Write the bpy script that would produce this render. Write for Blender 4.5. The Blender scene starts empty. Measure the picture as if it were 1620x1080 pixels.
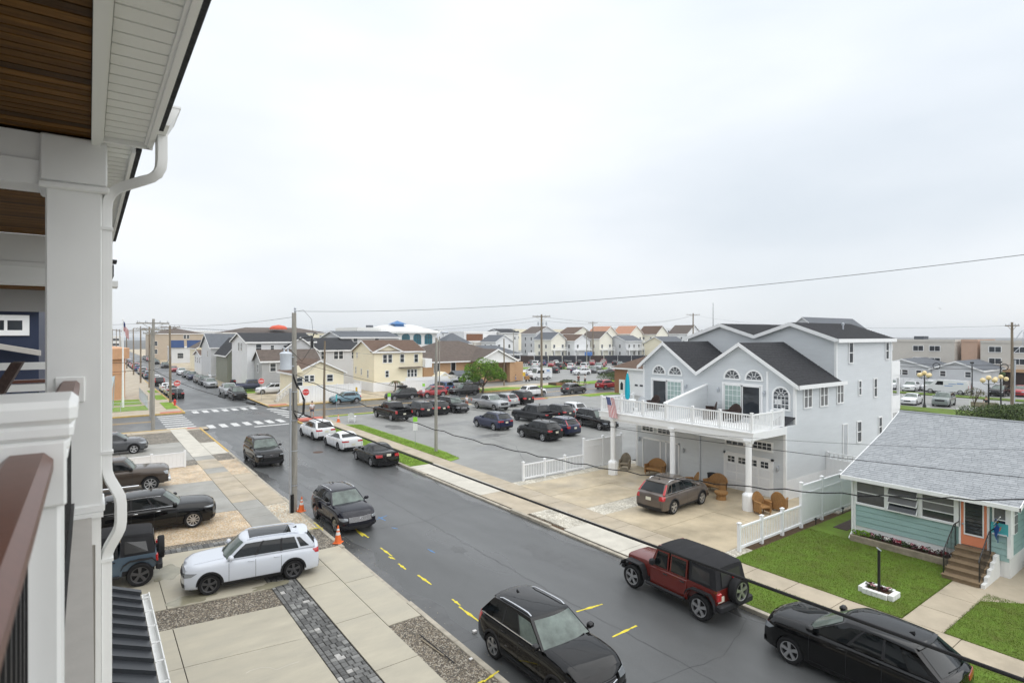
import bpy,bmesh,math,random
from mathutils import Vector,Matrix
rnd = random.Random(11)
R = math.radians
pi = math.pi
scene = bpy.context.scene
C = scene.collection
# ------------------------------------------------------------------ camera
# metres; +Y runs up the street, +X crosses it; the lens leans out of a third floor balcony
cam_d = bpy.data.cameras.new('camera')
cam = bpy.data.objects.new('camera',cam_d)
C.objects.link(cam)
cam.location = (0,0,8.8)
cam.rotation_euler = (R(90),0,R(-36.5))
cam_d.sensor_width = 36
cam_d.lens = 36 * 905 / 1620
cam_d.shift_y = -10 / 1620
cam_d.clip_start = 0.05
cam_d.clip_end = 6000
cam_d.dof.use_dof = True
cam_d.dof.focus_distance = 32
cam_d.dof.aperture_fstop = 3.2
scene.camera = cam
# ------------------------------------------------------------------ overcast sky
SUN_EL,SUN_AZ = 58,150          # soft sun behind the cloud
world = bpy.data.worlds.new('World')
scene.world = world
world.use_nodes = True
wn,wl = world.node_tree.nodes,world.node_tree.links
wn.clear()
w_out = wn.new('ShaderNodeOutputWorld')
w_mix = wn.new('ShaderNodeMixShader')
w_sky = wn.new('ShaderNodeTexSky')
w_sky.sky_type = 'NISHITA'
w_sky.sun_disc = False
w_sky.sun_elevation = R(SUN_EL)
w_sky.sun_rotation = R(SUN_AZ)
w_b1 = wn.new('ShaderNodeBackground')
w_b1.inputs[1].default_value = 0.09
wl.new(w_sky.outputs[0],w_b1.inputs[0])
w_tc = wn.new('ShaderNodeTexCoord')
w_map = wn.new('ShaderNodeMapping')
w_map.inputs['Scale'].default_value = (1,1,3.2)
wl.new(w_tc.outputs['Generated'],w_map.inputs[0])
w_n = wn.new('ShaderNodeTexNoise')
w_n.inputs['Scale'].default_value = 1.5
w_n.inputs['Detail'].default_value = 4
w_n.inputs['Roughness'].default_value = 0.45
wl.new(w_map.outputs[0],w_n.inputs['Vector'])
w_r = wn.new('ShaderNodeValToRGB')
w_r.color_ramp.elements[0].position = 0.30
w_r.color_ramp.elements[0].color = (0.70,0.755,0.81,1)
w_r.color_ramp.elements[1].position = 0.68
w_r.color_ramp.elements[1].color = (0.93,0.955,0.985,1)
wl.new(w_n.outputs[0],w_r.inputs[0])
w_b2 = wn.new('ShaderNodeBackground')
w_b2.inputs[1].default_value = 0.97
wl.new(w_r.outputs[0],w_b2.inputs[0])
w_mix.inputs[0].default_value = 0.9
w_sep = wn.new('ShaderNodeSeparateXYZ')          # overcast: the dome brightens evenly from horizon to zenith
wl.new(w_tc.outputs['Generated'],w_sep.inputs[0])
w_mr = wn.new('ShaderNodeMapRange')
w_mr.inputs[1].default_value = 0.0
w_mr.inputs[2].default_value = 1.0
w_mr.inputs[3].default_value = 0.87
w_mr.inputs[4].default_value = 1.34
wl.new(w_sep.outputs['Z'],w_mr.inputs[0])
wl.new(w_mr.outputs[0],w_b2.inputs[1])
wl.new(w_b1.outputs[0],w_mix.inputs[1])
wl.new(w_b2.outputs[0],w_mix.inputs[2])
wl.new(w_mix.outputs[0],w_out.inputs[0])
sun_d = bpy.data.lights.new('sun','SUN')
sun_d.energy = 1.5
sun_d.angle = R(100)
sun_d.color = (1.0,0.97,0.92)
sun = bpy.data.objects.new('sun',sun_d)
C.objects.link(sun)
sun.location = (0,0,60)
_a,_e = R(SUN_AZ),R(SUN_EL)
sun_dir = Vector((math.sin(_a) * math.cos(_e),math.cos(_a) * math.cos(_e),math.sin(_e)))
sun.rotation_euler = sun_dir.to_track_quat('Z','Y').to_euler()
scene.view_settings.view_transform = 'Standard'
scene.view_settings.look = 'None'
scene.view_settings.exposure = 0.28
scene.view_settings.gamma = 1
scene.view_settings.use_curve_mapping = False
scene.render.engine = 'CYCLES'
scene.cycles.max_bounces = 6
scene.cycles.use_denoising = True
# ------------------------------------------------------------------ materials
MATS = {}
def mat(name,col,rough=0.6,metal=0.0,coat=0.0,var=0.0,vs=3.0,bump=0.0,bs=40.0,spec=0.5,rvar=0.0,rs=0.6,col2=None,stretch=None,emit=0.0):
 """principled material; var/vs = tone variation and its scale, bump/bs = relief and its scale, rvar = patches of wetness"""
 if name in MATS:
  return MATS[name]
 if spec == 0.5 and rough >= 0.5 and not metal:
  spec = 0.22
 m = bpy.data.materials.new(name)
 m.use_nodes = True
 n,l = m.node_tree.nodes,m.node_tree.links
 b = n['Principled BSDF']
 b.inputs['Base Color'].default_value = (*col,1)
 b.inputs['Roughness'].default_value = rough
 b.inputs['Metallic'].default_value = metal
 b.inputs['Coat Weight'].default_value = coat
 b.inputs['Coat Roughness'].default_value = 0.04
 b.inputs['Specular IOR Level'].default_value = spec
 if emit:
  b.inputs['Emission Color'].default_value = (*col,1)
  b.inputs['Emission Strength'].default_value = emit
 vec = None
 if var or bump or rvar:
  g = n.new('ShaderNodeNewGeometry')
  vec = g.outputs['Position']
  if stretch:
   mp = n.new('ShaderNodeMapping')
   mp.inputs['Scale'].default_value = stretch
   l.new(vec,mp.inputs[0])
   vec = mp.outputs[0]
 if var:
  t = n.new('ShaderNodeTexNoise')
  t.inputs['Scale'].default_value = vs
  t.inputs['Detail'].default_value = 7
  t.inputs['Roughness'].default_value = 0.62
  l.new(vec,t.inputs['Vector'])
  r = n.new('ShaderNodeValToRGB')
  r.color_ramp.elements[0].position = 0.3
  r.color_ramp.elements[1].position = 0.72
  lo = col2 if col2 else tuple(c * (1 - var) for c in col)
  hi = tuple(min(1,c * (1 + var * 0.8)) for c in col)
  r.color_ramp.elements[0].color = (*lo,1)
  r.color_ramp.elements[1].color = (*hi,1)
  l.new(t.outputs[0],r.inputs[0])
  l.new(r.outputs[0],b.inputs['Base Color'])
 if rvar:
  t = n.new('ShaderNodeTexNoise')
  t.inputs['Scale'].default_value = rs
  t.inputs['Detail'].default_value = 5
  l.new(vec,t.inputs['Vector'])
  mr = n.new('ShaderNodeMapRange')
  mr.inputs[1].default_value = 0.38
  mr.inputs[2].default_value = 0.62
  mr.inputs[3].default_value = max(0.05,rough - rvar)
  mr.inputs[4].default_value = min(1,rough + rvar * 0.5)
  l.new(t.outputs[0],mr.inputs[0])
  l.new(mr.outputs[0],b.inputs['Roughness'])
 if bump:
  t = n.new('ShaderNodeTexNoise')
  t.inputs['Scale'].default_value = bs
  t.inputs['Detail'].default_value = 4
  l.new(vec,t.inputs['Vector'])
  bp = n.new('ShaderNodeBump')
  bp.inputs['Strength'].default_value = bump
  bp.inputs['Distance'].default_value = 0.02
  l.new(t.outputs[0],bp.inputs['Height'])
  l.new(bp.outputs[0],b.inputs['Normal'])
 MATS[name] = m
 return m
def pebble_mat(name,cols,scale=28.0,rough=0.6):
 """loose stone: voronoi cells, every cell its own stone colour and its own dome"""
 m = bpy.data.materials.new(name)
 m.use_nodes = True
 n,l = m.node_tree.nodes,m.node_tree.links
 b = n['Principled BSDF']
 g = n.new('ShaderNodeNewGeometry')
 v = n.new('ShaderNodeTexVoronoi')
 v.inputs['Scale'].default_value = scale
 l.new(g.outputs['Position'],v.inputs['Vector'])
 w = n.new('ShaderNodeTexWhiteNoise')
 l.new(v.outputs['Color'],w.inputs['Vector'])
 r = n.new('ShaderNodeValToRGB')
 r.color_ramp.interpolation = 'CONSTANT'
 while len(r.color_ramp.elements) < len(cols):
  r.color_ramp.elements.new(0.5)
 for i,c in enumerate(cols):
  r.color_ramp.elements[i].position = i / len(cols)
  r.color_ramp.elements[i].color = (*c,1)
 l.new(w.outputs['Value'],r.inputs[0])
 nz = n.new('ShaderNodeTexNoise')
 nz.inputs['Scale'].default_value = 1.1
 l.new(g.outputs['Position'],nz.inputs['Vector'])
 mx = n.new('ShaderNodeMixRGB')
 mx.blend_type = 'MULTIPLY'
 mx.inputs[0].default_value = 1.0
 nr = n.new('ShaderNodeMapRange')
 nr.inputs[1].default_value = 0.3
 nr.inputs[2].default_value = 0.7
 nr.inputs[3].default_value = 0.72
 nr.inputs[4].default_value = 1.1
 l.new(nz.outputs[0],nr.inputs[0])
 l.new(r.outputs[0],mx.inputs[1])
 l.new(nr.outputs[0],mx.inputs[2])
 l.new(mx.outputs[0],b.inputs['Base Color'])
 b.inputs['Roughness'].default_value = rough
 bp = n.new('ShaderNodeBump')
 bp.inputs['Strength'].default_value = 0.8
 bp.inputs['Distance'].default_value = 0.03
 bp.invert = True
 l.new(v.outputs['Distance'],bp.inputs['Height'])
 l.new(bp.outputs[0],b.inputs['Normal'])
 MATS[name] = m
 return m
M = {}
M['street'] = mat('street_asphalt',(0.095,0.098,0.098),0.40,var=0.14,vs=0.9,bump=0.3,bs=70,rvar=0.13,rs=0.22,stretch=(1,0.35,1))
M['lot'] = mat('lot_asphalt',(0.275,0.275,0.262),0.55,var=0.15,vs=0.5,bump=0.25,bs=60,rvar=0.14,rs=0.15)
M['farground'] = mat('far_ground',(0.16,0.16,0.155),0.8,var=0.25,vs=0.05)
M['concrete'] = mat('concrete',(0.45,0.385,0.29),0.6,var=0.20,vs=0.9,bump=0.12,bs=60,rvar=0.18,rs=0.8)
M['concrete_new'] = mat('concrete_new',(0.455,0.42,0.335),0.55,var=0.13,vs=0.7,bump=0.08,bs=60,rvar=0.2,rs=0.7,stretch=(1,2.6,1))
M['concrete_grey'] = mat('concrete_grey',(0.335,0.325,0.295),0.55,var=0.15,vs=0.8,bump=0.1,bs=60,rvar=0.2)
M['concrete_old'] = mat('concrete_old',(0.50,0.42,0.295),0.55,var=0.40,vs=0.42,bump=0.12,bs=55,rvar=0.22,rs=0.5)
M['concrete_pale'] = mat('concrete_pale',(0.56,0.53,0.46),0.65,var=0.14,vs=1.2,bump=0.1,bs=60)
M['kerb'] = mat('kerb_stone',(0.43,0.39,0.32),0.7,var=0.3,vs=2.5,bump=0.2,bs=30)
M['yellow_kerb'] = mat('yellow_kerb',(0.55,0.38,0.13),0.7,var=0.25,vs=3)
M['red_ramp'] = mat('red_ramp',(0.52,0.16,0.12),0.75,var=0.2,vs=3)
M['white_line'] = mat('white_line',(0.66,0.66,0.64),0.6,var=0.35,vs=5,col2=(0.36,0.36,0.355))
M['worn_line'] = mat('worn_line',(0.34,0.34,0.33),0.7,var=0.3,vs=3)
M['tar'] = mat('tar_seam',(0.045,0.045,0.046),0.45,var=0.2,vs=6)
M['patch'] = mat('asphalt_patch',(0.085,0.087,0.087),0.38,var=0.2,vs=2,bump=0.3,bs=60)
M['yellow_line'] = mat('yellow_line',(0.55,0.34,0.10),0.6,var=0.2,vs=4)
M['spray_yellow'] = mat('spray_yellow',(0.75,0.62,0.06),0.6,var=0.3,vs=9)
M['spray_blue'] = mat('spray_blue',(0.10,0.25,0.50),0.6,var=0.3,vs=9)
M['grass'] = mat('grass',(0.105,0.185,0.020),0.8,var=0.3,vs=1.3,bump=0.6,bs=55,col2=(0.098,0.118,0.020))
M['grass2'] = mat('grass_bright',(0.19,0.31,0.035),0.8,var=0.35,vs=1.6,bump=0.7,bs=55)
M['blade'] = mat('grass_blade',(0.118,0.205,0.022),0.7,var=0.35,col2=(0.115,0.135,0.026),vs=2.2)
M['gravel_dark'] = pebble_mat('gravel_dark',[(0.10,0.085,0.065),(0.20,0.165,0.12),(0.30,0.26,0.20),(0.14,0.12,0.095),(0.42,0.38,0.31),(0.075,0.07,0.06)],24)
M['gravel_tan'] = pebble_mat('gravel_tan',[(0.62,0.46,0.28),(0.50,0.35,0.20),(0.70,0.56,0.38),(0.55,0.42,0.30),(0.66,0.60,0.50)],20)
M['gravel_white'] = pebble_mat('gravel_white',[(0.62,0.58,0.48),(0.50,0.46,0.38),(0.72,0.69,0.60),(0.42,0.38,0.30)],18)
M['soil'] = mat('soil',(0.10,0.065,0.04),0.9,var=0.4,vs=8,bump=0.6,bs=30)
M['white'] = mat('white_trim',(0.86,0.865,0.86),0.45,var=0.03,vs=2)
M['vinyl'] = mat('white_vinyl',(0.83,0.84,0.85),0.38,var=0.03,vs=1.5)
M['porch_white'] = mat('porch_white',(0.84,0.845,0.83),0.42,var=0.03,vs=3)
M['soffit'] = mat('soffit_vinyl',(0.80,0.81,0.78),0.5)
M['wood'] = mat('cedar_ceiling',(0.110,0.052,0.011),0.6,var=0.5,vs=3.5,spec=0.1,col2=(0.045,0.020,0.005),stretch=(1.0,14,1))
M['wood2'] = mat('cedar_ceiling_pale',(0.155,0.075,0.017),0.6,var=0.5,vs=3.1,spec=0.1,col2=(0.07,0.032,0.008),stretch=(1.0,14,1))
M['wood3'] = mat('cedar_ceiling_dark',(0.055,0.027,0.009),0.6,var=0.5,vs=3.9,spec=0.1,col2=(0.025,0.013,0.005),stretch=(1.0,14,1))
M['rail_brown'] = mat('composite_rail',(0.13,0.052,0.034),0.38,var=0.12,vs=20)
M['black_metal'] = mat('black_metal',(0.012,0.012,0.013),0.4)
M['grey_panel'] = mat('grey_panel',(0.42,0.40,0.37),0.75,var=0.07,vs=4,bump=0.06,bs=80)
M['metal_roof'] = mat('metal_roof',(0.036,0.040,0.046),0.42,metal=0.1,var=0.06,vs=3)
M['siding_grey'] = mat('siding_blue_grey',(0.635,0.66,0.675),0.5,var=0.05,vs=0.8,stretch=(1,1,6))
M['siding_white'] = mat('siding_white',(0.78,0.79,0.80),0.5,var=0.04,vs=0.8)
M['siding_cream'] = mat('siding_cream',(0.86,0.79,0.60),0.55,var=0.04,vs=0.6)
M['siding_ivory'] = mat('siding_ivory',(0.84,0.81,0.70),0.6,var=0.04,vs=0.5)
M['siding_pgrey'] = mat('siding_pale_grey',(0.62,0.63,0.64),0.55,var=0.05,vs=0.7)
M['siding_mgrey'] = mat('siding_mid_grey',(0.44,0.44,0.44),0.55,var=0.06,vs=0.7)
M['siding_sage'] = mat('siding_sage',(0.26,0.27,0.22),0.6,var=0.06,vs=0.7)
M['siding_navy'] = mat('siding_navy',(0.030,0.040,0.075),0.5,var=0.1,vs=1)
M['siding_blue'] = mat('siding_slate_blue',(0.12,0.17,0.24),0.55,var=0.06,vs=1)
M['siding_tan'] = mat('siding_tan',(0.50,0.42,0.33),0.6,var=0.05,vs=0.6)
M['stucco_tan'] = mat('stucco_tan',(0.60,0.565,0.51),0.8,var=0.06,vs=0.6)
M['stucco_pink'] = mat('stucco_pink',(0.58,0.40,0.30),0.8,var=0.06,vs=0.6)
M['stucco_white'] = mat('stucco_white',(0.76,0.76,0.74),0.7,var=0.04,vs=0.4)
M['tank'] = mat('tank_orange_stucco',(0.60,0.345,0.20),0.8,var=0.10,vs=0.8)
M['teal_siding'] = mat('teal_siding',(0.315,0.46,0.44),0.55,var=0.06,vs=1.5,stretch=(1,1,3))
M['coral'] = mat('coral_door',(0.80,0.285,0.155),0.5,var=0.05,vs=3)
M['shingle_dark'] = mat('shingle_dark',(0.040,0.041,0.045),0.85,var=0.5,vs=9,bump=0.5,bs=26)
M['shingle_grey'] = mat('shingle_grey',(0.345,0.36,0.375),0.85,var=0.08,vs=16,bump=0.3,bs=60)
M['shingle_grey2'] = mat('shingle_grey_light',(0.375,0.39,0.405),0.85,var=0.08,vs=16,bump=0.3,bs=60)
M['shingle_grey3'] = mat('shingle_grey_dark',(0.315,0.33,0.345),0.85,var=0.08,vs=16,bump=0.3,bs=60)
M['shingle_brown'] = mat('shingle_brown',(0.135,0.088,0.064),0.85,var=0.25,vs=3,bump=0.4,bs=20)
M['shingle_taupe'] = mat('shingle_taupe',(0.125,0.10,0.085),0.85,var=0.25,vs=2.0,bump=0.4,bs=20)
M['shingle_slate'] = mat('shingle_slate',(0.125,0.135,0.15),0.85,var=0.2,vs=2.5,bump=0.4,bs=20)
M['maroon_roof'] = mat('maroon_roof',(0.22,0.05,0.05),0.8)
M['terracotta'] = mat('terracotta_roof',(0.48,0.25,0.16),0.8,var=0.1,vs=1)
M['blue_roof'] = mat('blue_metal_roof',(0.03,0.16,0.40),0.4,var=0.1,vs=0.4)
M['navy_panel'] = mat('navy_panel',(0.025,0.06,0.17),0.5,var=0.1,vs=0.5)
M['brick'] = mat('brick_wall',(0.33,0.165,0.095),0.85,var=0.25,vs=12,bump=0.3,bs=30)
M['brick_tan'] = mat('tan_brick_wall',(0.52,0.33,0.19),0.85,var=0.14,vs=8,bump=0.3,bs=30)
M['glass'] = mat('window_glass',(0.035,0.042,0.05),0.07,var=0.35,vs=0.9,spec=0.7)
M['glass_teal'] = mat('teal_glass',(0.01,0.14,0.19),0.12,var=0.4,vs=0.25,spec=0.6)
M['glass_curtain'] = mat('curtained_glass',(0.36,0.47,0.44),0.15,var=0.15,vs=2.2,spec=0.6)
M['glass_screen'] = mat('screened_glass',(0.17,0.17,0.17),0.45,var=0.2,vs=1.2)
M['screen_panel'] = mat('screen_panel',(0.50,0.52,0.54),0.6,var=0.08,vs=1.2)
M['dark_hole'] = mat('dark_room',(0.015,0.014,0.014),0.8)
M['pole_wood'] = mat('pole_wood',(0.23,0.185,0.135),0.85,var=0.4,vs=2.5,bump=0.4,bs=22,stretch=(3,3,0.35))
M['pole_grey'] = mat('pole_weathered',(0.33,0.315,0.28),0.85,var=0.3,vs=2.5,bump=0.4,bs=22,stretch=(3,3,0.35))
M['galv'] = mat('galvanised',(0.50,0.53,0.57),0.4,metal=0.6,var=0.12,vs=3)
M['transformer'] = mat('transformer_paint',(0.60,0.645,0.70),0.4,var=0.06,vs=4)
M['cable'] = mat('cable_black',(0.014,0.014,0.015),0.55)
M['wire'] = mat('wire_grey',(0.09,0.095,0.10),0.5)
M['orange'] = mat('cone_orange',(0.80,0.17,0.045),0.5,var=0.1,vs=8)
M['cone_white'] = mat('cone_white',(0.74,0.72,0.70),0.4)
M['sign_red'] = mat('sign_red',(0.66,0.045,0.04),0.4)
M['sign_white'] = mat('sign_white',(0.78,0.78,0.78),0.4)
M['sign_green'] = mat('sign_lime',(0.30,0.72,0.05),0.45)
M['sign_yellow'] = mat('sign_yellow',(0.70,0.46,0.05),0.45)
M['sign_blue'] = mat('sign_blue',(0.08,0.20,0.50),0.45)
M['wicker'] = mat('wicker',(0.36,0.195,0.075),0.65,var=0.35,vs=26,bump=0.7,bs=46)
M['wicker_dark'] = mat('wicker_dark',(0.055,0.035,0.03),0.6,var=0.3,vs=24,bump=0.5,bs=46)
M['paver1'] = mat('paver_grey',(0.17,0.17,0.165),0.7,var=0.25,vs=7,bump=0.25,bs=60,rvar=0.15)
M['paver2'] = mat('paver_dark',(0.115,0.115,0.112),0.7,var=0.25,vs=7,bump=0.25,bs=60,rvar=0.15)
M['paver3'] = mat('paver_pale',(0.26,0.26,0.25),0.7,var=0.25,vs=7,bump=0.25,bs=60)
M['paver4'] = mat('paver_efflorescent',(0.46,0.45,0.43),0.75,var=0.25,vs=9,bump=0.25,bs=60)
M['paver_bed'] = mat('paver_bed',(0.07,0.066,0.06),0.9,var=0.3,vs=9)
M['bark'] = mat('bark',(0.115,0.085,0.06),0.9,var=0.35,vs=6,bump=0.6,bs=18)
M['leaf_a'] = mat('leaf_bright',(0.21,0.37,0.03),0.55,var=0.35,vs=1.3)
M['leaf_b'] = mat('leaf_mid',(0.115,0.235,0.022),0.55,var=0.35,vs=1.3)
M['leaf_c'] = mat('leaf_dark',(0.06,0.125,0.018),0.55,var=0.35,vs=1.3)
M['shrub_a'] = mat('shrub_green',(0.085,0.125,0.030),0.6,var=0.45,vs=2)
M['shrub_b'] = mat('shrub_dark',(0.045,0.075,0.020),0.6,var=0.45,vs=2)
M['frond_brown'] = mat('frond_brown',(0.15,0.10,0.055),0.8,var=0.3,vs=3)
M['petal_red'] = mat('petal_red',(0.42,0.03,0.06),0.6)
M['petal_pink'] = mat('petal_pink',(0.72,0.35,0.40),0.6)
M['petal_white'] = mat('petal_white',(0.78,0.74,0.70),0.6)
M['leaf_maroon'] = mat('leaf_maroon',(0.085,0.022,0.028),0.6)
M['timber'] = mat('weathered_timber',(0.30,0.255,0.19),0.8,var=0.3,vs=4,bump=0.3,bs=30)
M['step_brown'] = mat('step_brown',(0.215,0.155,0.095),0.75,var=0.18,vs=4,bump=0.1,bs=40)
M['skin'] = mat('skin',(0.48,0.30,0.22),0.6)
M['hair'] = mat('hair_brown',(0.05,0.03,0.02),0.7)
M['cloth_white'] = mat('cloth_white',(0.72,0.72,0.74),0.8)
M['cloth_navy'] = mat('cloth_navy',(0.035,0.045,0.10),0.8)
M['cloth_black'] = mat('cloth_black',(0.02,0.02,0.022),0.8)
M['cloth_blue'] = mat('cloth_blue',(0.16,0.27,0.55),0.8)
M['cloth_pink'] = mat('cloth_salmon',(0.55,0.17,0.11),0.8)
M['cloth_maroon'] = mat('cloth_maroon',(0.14,0.03,0.04),0.8)
M['lamp_globe'] = mat('lamp_globe_cream',(0.80,0.64,0.34),0.35)
M['flag_red'] = mat('flag_red',(0.48,0.05,0.06),0.75)
M['flag_white'] = mat('flag_white',(0.74,0.73,0.72),0.75)
M['flag_blue'] = mat('flag_blue',(0.04,0.06,0.20),0.75)
M['teal_cloth'] = mat('teal_canvas',(0.012,0.36,0.46),0.7)
M['turquoise'] = mat('turquoise_paint',(0.10,0.48,0.50),0.6)
M['banner_blue'] = mat('banner_blue',(0.02,0.09,0.34),0.7)
M['banner_yellow'] = mat('banner_yellow',(0.72,0.50,0.05),0.7)
# vehicles
M['tyre'] = mat('tyre_rubber',(0.016,0.016,0.017),0.75)
M['rim'] = mat('rim_silver',(0.55,0.55,0.56),0.28,metal=0.85)
M['rim_dark'] = mat('rim_dark',(0.10,0.10,0.105),0.35,metal=0.6)
M['rim_gap'] = mat('rim_gap',(0.015,0.015,0.016),0.8)
M['plastic'] = mat('black_plastic',(0.024,0.024,0.026),0.55)
M['chrome'] = mat('chrome',(0.74,0.75,0.77),0.16,metal=1.0)
M['car_glass'] = mat('car_glass',(0.006,0.008,0.009),0.04,spec=0.5)
M['windscreen'] = mat('windscreen',(0.115,0.145,0.13),0.12,spec=0.5,coat=0.0,var=0.5,vs=2.2)  # opaque pane; sky reflection and lit cabin are put into its pale colour
M['head_glass'] = mat('headlight_glass',(0.27,0.29,0.31),0.08,metal=0.3,coat=1.0)
M['tail_red'] = mat('tail_red',(0.45,0.012,0.014),0.12,coat=1.0)
M['amber'] = mat('amber_lens',(0.80,0.22,0.02),0.2,coat=0.6)
M['plate'] = mat('licence_plate',(0.66,0.64,0.52),0.5)
M['soft_top'] = mat('soft_top_canvas',(0.022,0.022,0.024),0.78,var=0.15,vs=3,bump=0.15,bs=60)
M['vinyl_window'] = mat('vinyl_window',(0.04,0.04,0.04),0.12,spec=0.6)
def paint(name,col,metal=0.25,rough=0.28):
 return mat('paint_' + name,col,0.5,metal=metal,coat=1.0,spec=0.0 if max(col) < 0.03 else 0.3)
# ------------------------------------------------------------------ mesh building
class MB:
 """collects vertices and faces; build() links them as ONE mesh object"""
 def __init__(s):
  s.v,s.f,s.m = [],[],[]
  s.mi = 0
 def add(s,vs,fs):
  o = len(s.v)
  s.v.extend(vs)
  for f in fs:
   s.f.append(tuple(i + o for i in f))
   s.m.append(s.mi)
  return s
 def box(s,x0,x1,y0,y1,z0,z1):
  return s.add([(x0,y0,z0),(x1,y0,z0),(x1,y1,z0),(x0,y1,z0),(x0,y0,z1),(x1,y0,z1),(x1,y1,z1),(x0,y1,z1)],
      [(3,2,1,0),(4,5,6,7),(0,1,5,4),(1,2,6,5),(2,3,7,6),(3,0,4,7)])
 def rbox(s,x0,x1,y0,y1,z0,z1,b=0.02):
  """box with chamfered edges"""
  b = min(b,(x1 - x0) * .49,(y1 - y0) * .49,(z1 - z0) * .49)
  vs,idx = [],{}
  X,Y,Z = (x0,x1),(y0,y1),(z0,z1)
  for i in (0,1):
   for j in (0,1):
    for k in (0,1):
     sx,sy,sz = (1,-1)[i],(1,-1)[j],(1,-1)[k]
     x,y,z = X[i],Y[j],Z[k]
     idx[i,j,k,0] = len(vs);vs.append((x,y + sy * b,z + sz * b))
     idx[i,j,k,1] = len(vs);vs.append((x + sx * b,y,z + sz * b))
     idx[i,j,k,2] = len(vs);vs.append((x + sx * b,y + sy * b,z))
  fs = []
  for i in (0,1):
   q = [idx[i,0,0,0],idx[i,1,0,0],idx[i,1,1,0],idx[i,0,1,0]]
   fs.append(q if i else q[::-1])
  for j in (0,1):
   q = [idx[0,j,0,1],idx[0,j,1,1],idx[1,j,1,1],idx[1,j,0,1]]
   fs.append(q if j else q[::-1])
  for k in (0,1):
   q = [idx[0,0,k,2],idx[1,0,k,2],idx[1,1,k,2],idx[0,1,k,2]]
   fs.append(q if k else q[::-1])
  for j in (0,1):
   for k in (0,1):
    q = [idx[0,j,k,1],idx[1,j,k,1],idx[1,j,k,2],idx[0,j,k,2]]
    fs.append(q if (j != k) else q[::-1])
  for i in (0,1):
   for k in (0,1):
    q = [idx[i,0,k,0],idx[i,1,k,0],idx[i,1,k,2],idx[i,0,k,2]]
    fs.append(q if (i == k) else q[::-1])
  for i in (0,1):
   for j in (0,1):
    q = [idx[i,j,0,0],idx[i,j,1,0],idx[i,j,1,1],idx[i,j,0,1]]
    fs.append(q if (i != j) else q[::-1])
  for i in (0,1):
   for j in (0,1):
    for k in (0,1):
     q = [idx[i,j,k,0],idx[i,j,k,1],idx[i,j,k,2]]
     fs.append(q if (i + j + k) % 2 == 1 else q[::-1])
  return s.add(vs,fs)
 def bar(s,p,q,w,h=None,up=(0,0,1)):
  """square bar from p to q, w wide and h high"""
  h = w if h is None else h
  p,q = Vector(p),Vector(q)
  d = (q - p).normalized()
  a = d.cross(Vector(up))
  if a.length < 1e-4:
   a = d.cross(Vector((1,0,0)))
  a.normalize()
  b = a.cross(d).normalized()
  a *= w / 2
  b *= h / 2
  vs = [p - a - b,p + a - b,p + a + b,p - a + b,q - a - b,q + a - b,q + a + b,q - a + b]
  return s.add([tuple(v) for v in vs],[(0,1,2,3),(7,6,5,4),(0,4,5,1),(1,5,6,2),(2,6,7,3),(3,7,4,0)])
 def tube(s,pts,r,n=8,cap=True):
  pts = [Vector(p) for p in pts]
  rs = r if isinstance(r,(list,tuple)) else [r] * len(pts)
  rings = []
  ref = Vector((0.13,0.27,1)).normalized()
  for i,p in enumerate(pts):
   d = (pts[min(i + 1,len(pts) - 1)] - pts[max(i - 1,0)])
   d = d.normalized() if d.length > 1e-9 else Vector((0,0,1))
   a = d.cross(ref)
   if a.length < 0.05:
    a = d.cross(Vector((1,0,0)))
   a.normalize()
   b = d.cross(a)
   rings.append([tuple(p + rs[i] * (math.cos(2 * pi * k / n) * a + math.sin(2 * pi * k / n) * b)) for k in range(n)])
  vs = [v for rg in rings for v in rg]
  fs = []
  for i in range(len(rings) - 1):
   for k in range(n):
    fs.append((i * n + k,i * n + (k + 1) % n,(i + 1) * n + (k + 1) % n,(i + 1) * n + k))
  if cap:
   fs.append(tuple(range(n - 1,-1,-1)))
   fs.append(tuple((len(rings) - 1) * n + k for k in range(n)))
  return s.add(vs,fs)
 def lathe(s,prof,n=16,c=(0,0,0),axis='z',ph=0.0,cap=True):
  """profile of (radius, height) turned about an axis"""
  vs = []
  for r,h in prof:
   for k in range(n):
    t = 2 * pi * k / n + ph
    a,b = r * math.cos(t),r * math.sin(t)
    p = (a,b,h) if axis == 'z' else ((a,h,b) if axis == 'y' else (h,a,b))
    vs.append((p[0] + c[0],p[1] + c[1],p[2] + c[2]))
  fs = []
  for i in range(len(prof) - 1):
   for k in range(n):
    fs.append((i * n + k,i * n + (k + 1) % n,(i + 1) * n + (k + 1) % n,(i + 1) * n + k))
  if cap and prof[0][0] > 1e-6:
   fs.append(tuple(range(n - 1,-1,-1)))
  if cap and prof[-1][0] > 1e-6:
   fs.append(tuple((len(prof) - 1) * n + k for k in range(n)))
  return s.add(vs,fs)
 def grid(s,rows,closed=False):
  n = len(rows[0])
  vs = [tuple(p) for r in rows for p in r]
  fs = []
  for i in range(len(rows) - 1):
   for k in range(n if closed else n - 1):
    fs.append((i * n + k,i * n + (k + 1) % n,(i + 1) * n + (k + 1) % n,(i + 1) * n + k))
  return s.add(vs,fs)
 def prism(s,poly,z0,z1):
  n = len(poly)
  vs = [(x,y,z0) for x,y in poly] + [(x,y,z1) for x,y in poly]
  fs = [tuple(range(n - 1,-1,-1)),tuple(range(n,2 * n))] + [(i,(i + 1) % n,n + (i + 1) % n,n + i) for i in range(n)]
  return s.add(vs,fs)
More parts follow.
